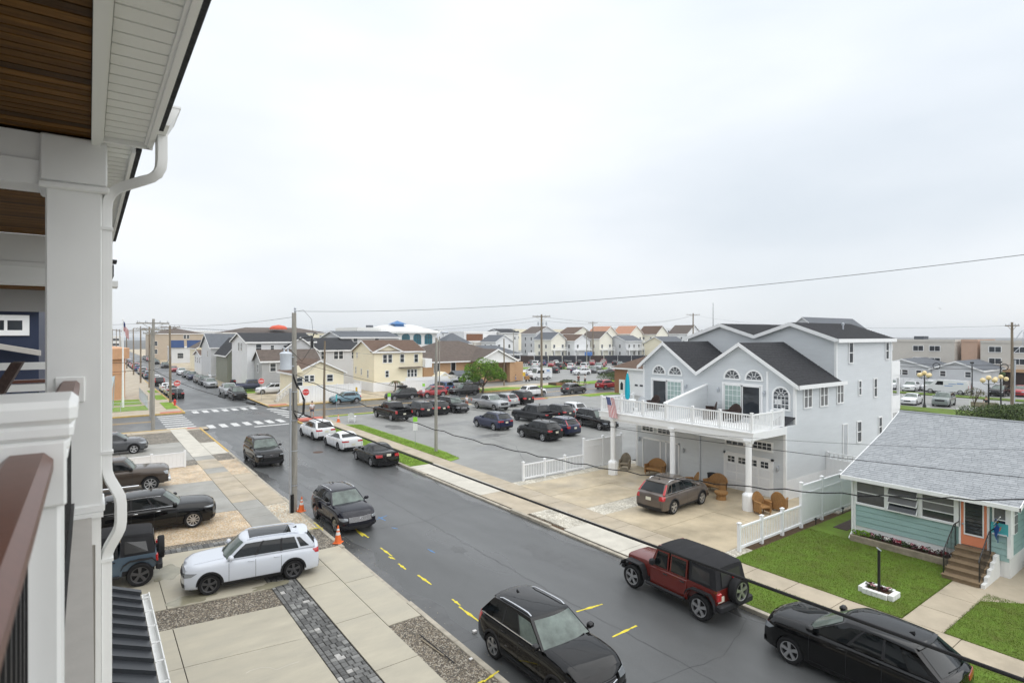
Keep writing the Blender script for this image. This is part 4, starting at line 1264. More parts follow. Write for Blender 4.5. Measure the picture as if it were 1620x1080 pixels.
mb = MB();mb.box(33.83,33.92,13.3,15.6,1.72,1.80);mb.box(33.83,33.92,13.3,15.6,2.08,2.15);mb.box(33.82,33.93,13.25,13.36,.1,2.2);mb.box(33.82,33.93,15.48,15.58,.1,2.2);ob('gate_frame',mb,M['vinyl'],dx_gate)
# ------------------------------------------------------------------ white vinyl fences
def fence(label,segs,y,name='vinyl_fence'):
 """segs: (x0, x1, kind, [posts]) along x at y"""
 t = thing(name,label,'fence',(segs[0][0],y,.1))
 PK = MB().box(-.018,.018,-.012,.012,.26,1.02).mesh('picket',M['vinyl'])
 seen = set()
 for kind,xs in sorted(segs_posts(segs),key=lambda q:q[0] != 'tall'):
  top = 1.08 if kind == 'picket' else 1.95
  for x in xs:
   if round(x,2) in seen:continue
   seen.add(round(x,2))
   mb = MB();mb.rbox(x - .065,x + .065,y - .065,y + .065,.05,top + .14,.01);mb.lathe([(.115,top + .14),(.115,top + .165),(.0,top + .215)],4,(x,y,0),ph=pi / 4);ob('fence_post',mb,M['vinyl'],t)
  for a,b in zip(xs,xs[1:]):
   mb = MB()
   if kind == 'picket':
    mb.box(a + .065,b - .065,y - .04,y + .04,1.02,1.09);mb.box(a + .065,b - .065,y - .04,y + .04,.2,.29);ob('rail',mb,M['vinyl'],t)
    n = int((b - a) / .135)
    for i in range(1,n + 1):
     link('picket',PK,t,Vector((a + (b - a) * i / (n + 1),y,0)) - Vector(t.location))
   else:
    mb.box(a + .065,b - .065,y - .04,y + .04,1.9,1.98);mb.box(a + .065,b - .065,y - .04,y + .04,1.52,1.6);mb.box(a + .065,b - .065,y - .04,y + .04,.2,.32);ob('rail',mb,M['vinyl'],t)
    n = 9
    for i in range(n):
     w = (b - a - .13) / n
     mb = MB();mb.box(a + .067 + i * w,a + .063 + (i + 1) * w,y - .022,y + .022,.32,1.9);ob('board',mb,M['vinyl'],t)
 return t
def segs_posts(segs):
 for x0,x1,kind,n in segs:
  yield kind,[x0 + (x1 - x0) * i / n for i in range(n + 1)]
fence('white vinyl picket fence stepping up to tall panels between the driveway and the parking lot',[(20.86,25.8,'picket',3),(25.8,29.3,'tall',2)],27.05)
fence('white vinyl picket fence stepping up to tall panels between driveway and green lawn',[(21.07,26.03,'picket',3),(26.03,33.8,'tall',4)],13.08)
t = thing('vinyl_fence','low white solid vinyl fence beside the brown pickup truck','fence',(1.2,43.2,.1))
for i in range(2):
 x = 1.4 + i * 1.85
 for k in range(8):
  mb = MB();mb.box(x + .03 + k * .224,x + .25 + k * .224,43.18,43.22,.15,1.05);ob('board',mb,M['vinyl'],t)
 mb = MB();mb.box(x,x + 1.85,43.16,43.24,1.02,1.10);mb.box(x,x + 1.85,43.16,43.24,.15,.25);ob('rail',mb,M['vinyl'],t)
for x in (1.4,3.25,5.1):
 mb = MB();mb.rbox(x - .07,x + .07,43.13,43.27,.05,1.2,.01);ob('fence_post',mb,M['vinyl'],t)
# ------------------------------------------------------------------ teal cottage
tc = thing('cottage','small teal cottage with grey shingle roof and coral front door','house',(26.4,8.3,0))
def T(name,mb,m,parent=tc,smooth=False):return ob(name,mb,m,parent,smooth)
XF = 26.4
mb = MB();mb.box(XF + .05,38,5.9,10.97,.6,2.62);mb.box(28.3,38,-4,10.9,.6,2.9);T('wall',mb,M['teal_siding'])
mb = MB();mb.box(XF + .0,XF + .2,5.85,11.0,0,.70);mb.box(XF - .012,28.24,5.82,6.0,0,.84);mb.box(28.25,28.5,-4,5.86,0,.84);mb.box(XF + .1,38,10.9,11.02,0,.7);T('foundation',mb,M['stucco_white'])
z = .70
k = 0
while z < 1.60:                    # wide siding boards below the windows
 for y0,y1 in ((7.42,11.0),(5.85,6.36)):
  zz = min(z + .215,1.62)
  mb = MB();mb.add([(XF - .03,y0,z),(XF - .03,y1,z),(XF + .06,y1,z),(XF + .06,y0,z),(XF - .005,y0,zz - .006),(XF - .005,y1,zz - .006),(XF + .06,y1,zz - .006),(XF + .06,y0,zz - .006)],[(3,2,1,0),(4,5,6,7),(0,1,5,4),(1,2,6,5),(2,3,7,6),(3,0,4,7)])
  T('siding_board',mb,M['teal_siding'])
 z += .22
z = .84
while z < 2.85:
 zz = min(z + .215,2.9)
 mb = MB();mb.box(28.27,28.32,-4,5.85,z,zz - .006);T('siding_board',mb,M['teal_siding'])
 mb = MB();mb.box(26.45,28.27,5.83,5.88,z,zz - .006);T('siding_board',mb,M['teal_siding'])
 z += .22
def awning(y0,y1,rows,open_=0.0,blind=True):
 """jalousie style window facing the street; rows of hinged panes"""
 z0,z1 = 1.66,2.66
 f = MB();f.box(XF - .05,XF + .03,y0,y0 + .05,z0,z1);f.box(XF - .05,XF + .03,y1 - .05,y1,z0,z1);f.box(XF - .055,XF + .03,y0,y1,z1 - .04,z1 + .03);f.box(XF - .08,XF + .03,y0,y1,z0 - .05,z0)
 w = T('window',f,M['white'])
 h = (z1 - z0 - .05) / rows
 for r_ in range(rows):
  a = z0 + .0 + r_ * h
  o_ = open_
  mb = MB();mb.slab([(XF - .02 - o_,y0 + .06,a + .035),(XF - .02 - o_,y1 - .06,a + .035),(XF - .015,y1 - .06,a + h - .005),(XF - .015,y0 + .06,a + h - .005)],(.01,0,.0));T('pane',mb,M['glass_screen' if (blind and r_ > 0) else 'glass'],w)
  mb = MB();mb.bar((XF - .025 - o_,y0 + .04,a + .02),(XF - .025 - o_,y1 - .04,a + .02),.035,.035)
  if o_:mb.bar((XF - .02 - o_,y0 + .05,a + .03),(XF - .015,y0 + .05,a + h - .01),.03,.03);mb.bar((XF - .02 - o_,y1 - .05,a + .03),(XF - .015,y1 - .05,a + h - .01),.03,.03)
  T('sash',mb,M['white'],w)
 mb = MB();mb.box(XF + .06,XF + .08,y0,y1,z0,z1);T('dark_room',mb,M['dark_hole'],w)
 return w
awning(9.78,10.92,2);awning(8.60,9.72,3,open_=.16);awning(7.42,8.54,3);awning(5.90,6.32,2)
for bx in ((XF - .05,XF + .04,10.92,11.05,.3,2.70),(XF - .06,XF,9.70,9.79,1.6,2.7),(XF - .06,XF,8.53,8.61,1.6,2.7),(XF - .06,XF + .02,7.28,7.44,1.6,2.75),(XF - .04,XF + .05,5.84,11.03,2.66,2.80),(XF - .05,XF + .3,5.80,5.9,.84,2.75)):
 T('trim_board',MB().box(*bx),M['white'])
mb = MB();mb.box(XF - .03,XF + .02,6.47,7.25,.98,2.70);dr = T('front_door',mb,M['coral'])
mb = MB();mb.box(XF - .05,XF - .02,6.60,7.12,1.42,2.62);T('door_glass',mb,M['glass'],dr)
for i in range(9):
 mb = MB();mb.bar((XF - .06,6.60,1.47 + i * .13),(XF - .06,7.12,1.47 + i * .13),.012,.03);T('louvre',mb,M['black_metal'],dr)
mb = MB();mb.box(XF - .06,XF - .03,6.56,6.60,1.38,2.66);mb.box(XF - .06,XF - .03,7.12,7.16,1.38,2.66);mb.box(XF - .062,XF - .03,6.56,7.16,1.36,1.42);mb.box(XF - .06,XF + .02,7.25,7.31,.95,2.74);mb.box(XF - .06,XF + .02,6.40,6.47,.95,2.74);T('door_trim',mb,M['white'],dr)
mb = MB();mb.ball((XF - .07,7.18,1.75),.035,8,5);T('handle',mb,M['galv'],dr)
# shingle roof, porch pitch then main pitch; courses of separate tabs
mb = MB();mb.slab([(25.85,5.45,2.78),(25.85,11.30,2.78),(30.2,11.30,4.19),(30.2,5.45,4.19)],(0,0,.05))
mb.slab([(27.7,5.45,3.37),(27.7,-5,3.37),(30.2,-5,4.19),(30.2,5.45,4.19)],(0,0,.05))
mb.slab([(30.2,11.30,4.19),(32.15,11.30,5.0),(32.15,-5,5.0),(30.2,-5,4.19)],(0,0,.05));mb.slab([(32.15,11.30,5.0),(38.4,11.3,2.9),(38.4,-5,2.9),(32.15,-5,5.0)],(0,0,.05))
rf = T('roof',mb,M['shingle_grey3'])
mb = MB();mb.box(25.80,25.85,5.42,11.34,2.70,2.85);mb.slab([(25.80,11.30,2.68),(30.2,11.30,4.10),(32.15,11.30,4.91),(32.15,11.30,5.06),(30.2,11.3,4.25),(25.8,11.3,2.84)],(0,.035,0));mb.slab([(25.80,5.42,2.68),(27.7,5.42,3.28),(27.7,5.42,3.43),(25.8,5.42,2.84)],(0,.03,0));T('fascia',mb,M['white'],rf)
tabs = MB()
def roof_z(x):return (2.83 + (x - 25.85) * .3241) if x < 30.2 else (4.24 + (x - 30.2) * .4154)
x = 25.83;row = 0
while x < 32.1:
 y = -4.9 if x > 27.7 else 5.46
 y += (row % 2) * .12 - .06 * (row % 3)
 while y < 11.30:
  w = rnd.choice((.24,.30,.20))
  y2 = min(y + w,11.30)
  x2 = x + .165
  tabs.mi = rnd.choices((0,1,2),(5,2,2))[0]
  h = rnd.choice((.009,.012,.015))
  za,zb = roof_z(x),roof_z(x2)
  tabs.add([(x,y + .006,za),(x,y2 - .006,za),(x,y2 - .006,za + h + .006),(x,y + .006,za + h + .006),(x2,y2 - .006,zb + .006),(x2,y + .006,zb + .006)],[(0,1,2,3),(3,2,4,5),(0,3,5),(1,4,2)])
  y = y2
 x += .15;row += 1
o = tabs.build('shingles',[M['shingle_grey'],M['shingle_grey2'],M['shingle_grey3']],rf)
o.location = -Vector(tc.location);o['kind'] = 'stuff'
mb = MB();mb.tube([(32.15,-5,5.075),(32.15,11.3,5.075)],.05,6);T('ridge_cap',mb,M['shingle_grey2'],rf)
mb = MB();mb.tube([(XF - .08,11.03,2.66),(XF - .08,11.03,.45),(XF - .14,11.03,.36),(XF - .45,11.0,.2)],.045,8);T('downspout',mb,M['white'])
mb = MB();mb.lathe([(.06,0),(.1,.04),(.1,.07)],10,(XF - .12,6.12,2.66));T('porch_lamp',mb,M['sign_white'])
mb = MB();mb.box(26.62,27.05,5.76,5.80,1.66,2.66);w_ = T('window',mb,M['white'])
for z in (1.70,2.03,2.36):
 mb = MB();mb.box(26.66,27.01,5.745,5.765,z,z + .29);T('pane',mb,M['glass_screen'],w_)
# turquoise tile beside the door, steps, railings
mb = MB();mb.box(XF - .06,XF - .035,5.87,6.36,1.62,2.04);o = ob('door_plaque',mb,M['turquoise'],None);tag(o,'turquoise square plaque with coral bird shape under the small porch window','plaque')
mb = MB();mb.prism([(6.22,1.72),(6.26,1.9),(6.18,1.93),(6.12,1.86),(6.05,1.94),(6.08,1.80),(6.14,1.72)],XF,XF + .004)
mb.v = [(XF - .066 + (z - XF),x,y) for x,y,z in mb.v];mb.build('bird_shape',M['coral'],o)
st = thing('door_steps','brown front steps climbing to the coral door','steps',(25.3,6.75,.1))
for i in range(5):
 x0 = 24.55 + i * .34
 zt = .12 + .168 * (i + 1)
 mb = MB();mb.rbox(x0 - .03,26.36,6.22,7.34,zt - .05,zt,.012);mb.box(x0,26.36,6.25,7.31,.08,zt - .05);ob('step',mb,M['step_brown'],st)
mb = MB()
prof = [(24.6,.1)]
for i in range(5):
 prof += [(24.6 + i * .34,.26 + i * .168),(24.92 + i * .34,.26 + i * .168)]
prof += [(26.4,.1)]
mb.slab([(x,6.10,z) for x,z in prof],(0,.11,0));ob('side_wall',mb,M['stucco_white'],st)
for yy,nm in ((7.30,'left'),(6.27,'right')):
 rl = thing('stair_railing','black scrolled iron railing on the %s side of the front steps' % ('window' if nm == 'left' else 'plaque'),'railing',(25.3,yy,.2))
 mb = MB()
 mb.tube([(24.68,yy,.28),(24.68,yy,1.05)],.018,6);mb.tube([(25.95,yy,.9),(25.95,yy,1.82)],.018,6)
 mb.tube([(24.60,yy,.98),(24.68,yy,1.07),(25.5,yy,1.62),(25.8,yy,1.80),(26.38,yy,1.80)],.02,6);ob('hand_rail',mb,M['black_metal'],rl)
 for i in range(1,9):
  x = 24.68 + i * 1.27 / 9
  zb = .28 + .5 * (x - 24.68);zt_ = 1.07 + (x - 24.68) * .67 if x < 25.5 else min(1.80,1.62 + (x - 25.5) * .6)
  mb = MB();mb.tube([(x,yy,zb),(x,yy,zt_)],.011,5);ob('baluster',mb,M['black_metal'],rl)
# arched stone planter at the set back wall
mb = MB()
for i in range(9):
 a,b = pi * i / 9,pi * (i + 1) / 9
 mb.slab([(27.9,4.9 + .75 * math.cos(a),.1 + .9 * math.sin(a)),(27.9,4.9 + .75 * math.cos(b),.1 + .9 * math.sin(b)),(27.9,4.9 + .62 * math.cos(b),.1 + .77 * math.sin(b)),(27.9,4.9 + .62 * math.cos(a),.1 + .77 * math.sin(a))],(.35,0,0))
T('arch_trim',mb,M['stucco_white'])
# ------------------------------------------------------------------ generic town buildings
def house(name,label,x0,x1,y0,y1,ze,zr,axis,wallm,roofm,wins=(),over=.35,z0=.1,cat='house',group=None,trim='white',siding=None):
 t = thing(name,label,cat,((x0 + x1) / 2,(y0 + y1) / 2,0),0,group)
 w = MB()
 xm,ym = (x0 + x1) / 2,(y0 + y1) / 2
 w.box(x0,x1,y0,y1,z0,ze)
 if axis == 'x':
  w.slab([(x0,y0,ze),(x0,y1,ze),(x0,ym,zr)],(x1 - x0,0,0))
 elif axis == 'y':
  w.slab([(x0,y0,ze),(x1,y0,ze),(xm,y0,zr)],(0,y1 - y0,0))
 if siding:
  laps(w,[(x0,z0),(x1,z0),(x1,ze)] + ([(xm,zr)] if axis == 'y' else []) + [(x0,ze)],lambda u,z,o:(u,y0 - o,z),siding,.02)
  laps(w,[(y1,z0),(y0,z0),(y0,ze)] + ([(ym,zr)] if axis == 'x' else []) + [(y1,ze)],lambda u,z,o:(x0 - o,u,z),siding,.02)
 ob('wall',w,M[wallm],t)
 r = MB();f = MB()
 o = over
 if axis == 'x':
  k = (zr - ze) / (ym - y0)
  for s,ya in ((1,y0),(-1,y1)):
   r.slab([(x0 - o,ya - s * o,ze - k * o),(x1 + o,ya - s * o,ze - k * o),(x1 + o,ym,zr),(x0 - o,ym,zr)],(0,0,.12))
   f.box(x0 - o,x1 + o,min(ya - s * o,ya - s * (o + .04)),max(ya - s * o,ya - s * (o + .04)),ze - k * o - .14,ze - k * o + .10)
   for xx in (x0 - o - .04,x1 + o):
    f.slab([(xx,ya - s * o,ze - k * o - .12),(xx,ym,zr - .12),(xx,ym,zr + .10),(xx,ya - s * o,ze - k * o + .10)],(.04,0,0))
 elif axis == 'y':
  k = (zr - ze) / (xm - x0)
  for s,xa in ((1,x0),(-1,x1)):
   r.slab([(xa - s * o,y0 - o,ze - k * o),(xa - s * o,y1 + o,ze - k * o),(xm,y1 + o,zr),(xm,y0 - o,zr)],(0,0,.12))
   f.box(min(xa - s * o,xa - s * (o + .04)),max(xa - s * o,xa - s * (o + .04)),y0 - o,y1 + o,ze - k * o - .14,ze - k * o + .10)
   for yy in (y0 - o - .04,y1 + o):
    f.slab([(xa - s * o,yy,ze - k * o - .12),(xm,yy,zr - .12),(xm,yy,zr + .10),(xa - s * o,yy,ze - k * o + .10)],(0,.04,0))
 elif axis == 'hip':
  q = min(x1 - x0,y1 - y0) / 2
  if x1 - x0 > y1 - y0:ra,rb = (x0 + q,ym),(x1 - q,ym)
  else:ra,rb = (xm,y0 + q),(xm,y1 - q)
  A,B,Cc,Dd = (x0 - o,y0 - o,ze),(x1 + o,y0 - o,ze),(x1 + o,y1 + o,ze),(x0 - o,y1 + o,ze)
  E_,F_ = (*ra,zr),(*rb,zr)
  if x1 - x0 > y1 - y0:r.add([A,B,Cc,Dd,E_,F_],[(0,1,5,4),(1,2,5),(2,3,4,5),(3,0,4),(3,2,1,0)])
  else:r.add([A,B,Cc,Dd,E_,F_],[(0,1,4),(1,2,5,4),(2,3,5),(3,0,4,5),(3,2,1,0)])
  f.box(x0 - o,x1 + o,y0 - o - .03,y0 - o,ze - .2,ze + .03);f.box(x0 - o - .03,x0 - o,y0 - o,y1 + o,ze - .2,ze + .03);f.box(x0 - o,x1 + o,y0 - o,y1 + o,ze - .2,ze - .02)
 else:
  r.box(x0 - .05,x1 + .05,y0 - .05,y1 + .05,ze,ze + .1);f.box(x0 - .1,x1 + .1,y0 - .1,y0 - .05,ze - .15,ze + .3);f.box(x0 - .1,x0 - .05,y0 - .05,y1,ze - .15,ze + .3)
 rr = ob('roof',r,M[roofm],t)
 ob('roof_trim',f,M[trim],rr)
 for wdef in wins:
  face,a,z,w_,h_ = wdef[:5]
  st = wdef[5] if len(wdef) > 5 else 'double'
  gl = wdef[6] if len(wdef) > 6 else 'glass'
  pl_ = {'S':y0 - .02,'W':x0 - .02,'E':x1 + .02}[face]
  dwin(face,a,pl_,z,w_,h_,st,glass=gl,root=t)
 return t
def wrow(face,a0,a1,n,z,w=.8,h=1.2,st='double',gl='glass'):
 return [(face,a0 + (a1 - a0) * i / max(1,n - 1),z,w,h,st,gl) for i in range(n)]
# cream two storey house on the corner
cr = house('cream_house','cream two storey house with brown roof, front gable and white fence',35.1,43.4,83,91.4,6.3,7.9,'x','siding_cream','shingle_brown',
   [('S',36.9,4.55,.6,1.2),('S',37.75,4.55,.6,1.2),('S',39.8,4.55,.6,1.2),('S',42.25,4.5,.6,1.2),('S',37.25,2.3,.5,.95),('S',40.95,2.2,.38,1.1),('S',41.55,2.2,.38,1.1),('S',42.15,2.2,.38,1.1),
    ('W',89.7,5.2,.3,.7),('W',90.2,2.6,.3,1.0),('W',87.9,2.5,.3,.9),('W',85.2,2.2,.35,1.1)],siding=.2)
mb = MB();mb.slab([(35.1,82.9,6.25),(39.6,82.9,6.25),(37.4,82.9,7.25)],(0,.12,0));ob('gable',mb,M['siding_cream'],cr)
mb = MB();mb.slab([(34.7,82.6,6.1),(37.4,82.6,7.33),(37.4,86,7.33),(34.7,83.6,6.2)],(0,0,.1));mb.slab([(37.4,82.6,7.33),(40,82.6,6.1),(40,83.6,6.2),(37.4,86,7.33)],(0,0,.1));ob('gable_roof',mb,M['shingle_brown'],cr)
mb = MB();mb.slab([(34.7,82.55,6.0),(37.4,82.55,7.22),(37.4,82.55,7.42),(34.7,82.55,6.2)],(0,.05,0));mb.slab([(37.4,82.55,7.22),(40,82.55,6.0),(40,82.55,6.2),(37.4,82.55,7.42)],(0,.05,0));ob('rake_board',mb,M['white'],cr)
mb = MB();mb.box(39.2,43.0,81.9,83,3.66,3.76);ob('door_awning',mb,M['shingle_taupe'],cr)
mb = MB();mb.box(39.4,47,80.9,81.0,1.3,2.2);mb.box(39.4,47,81.0,83,1.25,1.35);mb.box(43.4,44.6,82,86,3.6,5.0);ob('porch',mb,M['white'],cr)
mb = MB();mb.box(35.0,43.4,82.93,83,.1,1.5);mb.box(35.03,35.1,83,91.4,.1,1.5);ob('foundation',mb,M['vinyl'],cr)
t = thing('board_fence','white board fence along the pavement in front of the cream house','fence',(43,80,.1))
for i in range(26):
 mb = MB();mb.box(38.6 + i * .36,38.94 + i * .36,80.0,80.05,.12,1.75);ob('board',mb,M['vinyl'],t)
mb = MB();mb.box(38.6,48,79.97,80.08,1.72,1.80);ob('rail',mb,M['vinyl'],t)
# small cream bungalow
sc = house('cream_bungalow','small cream bungalow with brown roof behind white fence at the corner',21.6,28.1,76.8,84,3.85,5.4,'y','siding_cream','shingle_brown',
   [('S',26.2,2.6,.75,.85),('S',23.1,2.7,.5,.75),('S',23.8,2.7,.5,.75),('S',22.2,2.2,.7,1.0)],siding=.2)
mb = MB();mb.slab([(21.3,76.3,3.9),(22.6,76.3,3.9),(21.9,76.3,4.9)],(0,.3,0));ob('gable',mb,M['siding_cream'],sc)
t = thing('board_fence','tall white vinyl board fence in front of the small cream bungalow','fence',(26,75.7,.1))
for i in range(24):
 mb = MB();mb.box(21.9 + i * .34,22.22 + i * .34,75.7,75.75,.12,2.15);ob('board',mb,M['vinyl'],t)
mb = MB();mb.box(21.9,30.1,75.67,75.78,2.1,2.2)
for i in range(6):mb.box(21.85 + i * 1.64,21.97 + i * 1.64,75.65,75.8,.1,2.3)
ob('rail',mb,M['vinyl'],t)
t = thing('porch_stairs','white railed porch stairs leading down from the cream bungalow to the pavement','stairs',(20.6,77.5,.1))
for i in range(6):
 mb = MB();mb.box(19.4 + i * .35,21.6,77,78.5,.1 + i * .28,.38 + i * .28);ob('step',mb,M['concrete_pale'],t)
for k in range(12):
 mb = MB();mb.box(19.4 + k * .18,19.45 + k * .18,76.9,76.95,.2 + k * .13,1.2 + k * .14);ob('baluster',mb,M['vinyl'],t)
mb = MB();mb.bar((19.4,76.92,1.2),(21.6,76.92,2.9),.08,.08);ob('hand_rail',mb,M['vinyl'],t)
# houses behind and beside
house('grey_gabled_house','grey house with dark roof, pointed gable and white framed windows behind the bungalow',30,39.5,100,112,6.2,8.2,'x','siding_pgrey','shingle_dark',[('S',33.0,4.6,.8,1.3),('S',35.2,4.6,.7,1.3),('S',36.1,4.6,.7,1.3),('S',38.4,4.6,.7,1.3),('S',31,1.6,1.2,2.0,'double','dark_hole'),('W',106,4.4,.8,1.5)])
g2 = house('grey_wing','pale grey gable front with tall arched window beside the grey gabled house',25.6,31.2,98,108,6.3,8.4,'y','siding_pgrey','shingle_dark',[('S',28.6,4.6,.9,1.4),('S',26.8,4.6,.5,1.4),('S',30.2,4.6,.5,1.4)])
house('grey_long_house','tall pale grey house with long slate roof behind the cream house',38.0,49.5,105,116,8.4,9.5,'x','siding_pgrey','shingle_slate',[('S',40.7,6.9,.8,1.3),('S',45,6.9,.8,1.3),('S',41,3,.8,1.3)])
house('white_house','white two storey house with charcoal roof on the far street',20.4,31.0,98.8,111,7.7,9.1,'x','siding_white','shingle_dark',[('S',22.1,6.2,.8,1.1),('S',24.2,6.4,.5,.7),('S',26.2,6.4,.5,.7),('W',105,6.2,.9,1.3),('W',103,6.2,.9,1.3)])
house('grey_porch_house','low grey shingled addition with taupe roof in front of the white house',21.4,30.0,93.5,98.6,4.9,6.4,'x','siding_mgrey','shingle_taupe',[('S',23,3.2,.8,1.2),('W',96,3.0,.8,1.2)])
house('sage_house','narrow sage green house with steep dark roof on the far street',20.0,24.6,113,124,5.4,8.2,'y','siding_sage','shingle_dark',[('S',22,5.4,.7,.9)])
house('slate_roofed_house','pale house with high dark grey roof behind the sage house',19.4,26,126,138,6.4,9.0,'x','siding_pgrey','shingle_slate',[('W',130,4.4,.7,1.2),('S',21,3,.8,1.2)])
house('cream_gabled_house','cream gabled house with balcony and yellow awning far up the street',21.5,29,160,172,5.6,7.9,'y','siding_cream','shingle_taupe',[('S',23.2,3.6,1.0,1.4),('S',27.4,3.6,1.0,1.4),('S',25.3,5.4,1.4,1.0,'single','glass_curtain')])
house('white_deck_house','white house with open deck railings beside the cream gabled house',19.8,27,141,151,4.4,5.4,'x','siding_white','shingle_brown',wrow('S',21,26,3,2.6) + wrow('W',143,149,3,2.6))
t = house('tan_hotel','big tan three storey hotel with brown hip roof at the end of the street',17,33.6,232,252,9.3,11.4,'hip','siding_tan','shingle_taupe',[('S',27.4,7.6,.8,1.2),('S',28.4,7.6,.8,1.2),('S',18.6,5.2,1.0,1.4),('S',18.6,2.4,1.0,1.4)])
t = house('blue_roof_shop','low shop with bright navy mansard panels in front of the tan hotel',20.6,30.4,205,216,5.0,5.3,'flat','siding_pgrey','navy_panel',[('S',23,1.6,1.6,1.6),('S',27.5,1.6,2.4,1.4)])
mb = MB();mb.slab([(20.3,204.6,4.9),(24,204.6,4.9),(24,205.4,7.2),(20.3,205.4,7.2)],(0,.2,0));mb.slab([(24.8,204.6,4.9),(30.6,204.6,4.9),(30.6,205.4,7.2),(24.8,205.4,7.2)],(0,.2,0));ob('mansard',mb,M['navy_panel'],t)
t = house('motel','long cream motel with taupe roof and red domed cap on the skyline',37,72,215,232,9.6,11.6,'hip','siding_cream','shingle_taupe',wrow('S',40,70,9,7.4,1.0,1.3))
mb = MB();mb.lathe([(3.0,10.9),(3.0,11.5),(2.2,12.1),(.1,12.5)],14,(55,216,0));ob('red_cap',mb,mat('red_cap',(0.62,0.10,0.05),0.6),t)
# pavilion with teal arches
tp = thing('arched_pavilion','large white hall with teal arched windows and small blue hip roof on top','building',(88,190,0))
mb = MB();mb.box(80.5,99.8,180,205,.1,9.7);mb.box(72,80.5,184,205,.1,11.4);ob('wall',mb,M['stucco_white'],tp)
mb = MB();mb.slab([(79.3,178.6,9.7),(101,178.6,9.7),(94,187,12.2),(86,187,12.2)],(0,0,.25));mb.slab([(101,178.6,9.7),(101,206,9.7),(94,196,12.2),(94,187,12.2)],(0,0,.25));mb.slab([(79.3,206,9.7),(79.3,178.6,9.7),(86,187,12.2),(86,196,12.2)],(0,0,.25));mb.box(79.3,101,178.6,206,9.45,9.7);ob('roof',mb,M['stucco_white'],tp)
mb = MB();mb.box(86.0,89.4,185,188.4,11.4,12.7);mb.add([(85.2,184.2,12.7),(90.2,184.2,12.7),(90.2,189.2,12.7),(85.2,189.2,12.7),(87.7,186.7,13.9)],[(0,1,4),(1,2,4),(2,3,4),(3,0,4),(3,2,1,0)]);ob('cupola',mb,M['blue_roof'],tp)
for i in range(4):
 x = 83.4 + i * 4.35
 mb = MB();mb.slab([(x - 1.5,179.9,5.6),(x + 1.5,179.9,5.6),(x + 1.5,179.9,8.5),(x + 1.1,179.9,9.0),(x + .5,179.9,9.25),(x - .5,179.9,9.25),(x - 1.1,179.9,9.0),(x - 1.5,179.9,8.5)],(0,.1,0));w = ob('arched_window',mb,M['glass_teal'],tp)
 mb = MB();mb.box(x - .06,x + .06,179.84,179.9,5.6,9.2);mb.box(x - 1.5,x + 1.5,179.84,179.9,7.9,8.0);mb.box(x - .8,x - .72,179.84,179.9,5.6,9.0);mb.box(x + .72,x + .8,179.84,179.9,5.6,9.0);ob('muntin',mb,M['glass'],w)
mb = MB();mb.box(76.6,78.4,186,188,11.4,12.2);ob('roof_unit',mb,M['shingle_slate'],tp)
# brick office with broad brown hip roof and white pediment
po = house('brick_office','tan brick office with broad taupe hip roof and white pediment behind the tree',46.5,66,88.5,104,4.15,7.7,'hip','brick_tan','shingle_taupe',[('S',52.4,2.2,.9,1.7,'single','dark_hole'),('S',49,2.2,.9,1.7,'single','dark_hole')],over=.8,cat='building')
mb = MB();mb.slab([(55.9,85.6,4.0),(64.2,85.6,4.0),(60,85.6,6.0)],(0,.3,0));mb.box(55.9,64.2,85.5,86,3.8,4.1);ob('pediment',mb,M['white'],po)
mb = MB();mb.slab([(55.5,85.3,4.0),(60,85.3,6.15),(60,94,6.15),(55.5,90,4.0)],(0,0,.12));mb.slab([(60,85.3,6.15),(64.6,85.3,4.0),(64.6,90,4.0),(60,94,6.15)],(0,0,.12));ob('portico_roof',mb,M['shingle_taupe'],po)
mb = MB();mb.slab([(55.5,85.2,3.85),(60,85.2,6.02),(60,85.2,6.32),(55.5,85.2,4.15)],(0,.1,0));mb.slab([(60,85.2,6.02),(64.6,85.2,3.85),(64.6,85.2,4.15),(60,85.2,6.32)],(0,.1,0));ob('rake_board',mb,M['white'],po)
for bx in ((56.2,57.2,85.8,86.8,.1,3.8),(63,64,85.8,86.8,.1,3.8),(64,67,87,88.5,.1,3.7)):ob('brick_pier',MB().box(*bx),M['brick_tan'],po)
house('garden_shed','small cream garden shed beside the tan brick office',46.4,48.6,83,85,1.9,2.6,'y','siding_cream','siding_cream',over=.1,cat='shed')
t = thing('playhouse','small grey and white shed with pointed windows beside the tan brick office','shed',(51,84,0))
mb = MB();mb.box(49.6,52.6,82.8,85,.1,2.1);ob('wall',mb,M['siding_white'],t)
mb = MB();mb.slab([(49.4,82.5,2.05),(52.8,82.5,2.05),(52.8,83.9,2.7),(49.4,83.9,2.7)],(0,0,.08));mb.slab([(49.4,83.9,2.7),(52.8,83.9,2.7),(52.8,85.3,2.05),(49.4,85.3,2.05)],(0,0,.08));ob('roof',mb,M['shingle_slate'],t)
for i in range(3):
 mb = MB();mb.slab([(49.9 + i,82.76,.9),(50.4 + i,82.76,.9),(50.4 + i,82.76,1.6),(50.15 + i,82.76,1.9),(49.9 + i,82.76,1.6)],(0,.05,0));ob('window',mb,M['glass'],t)
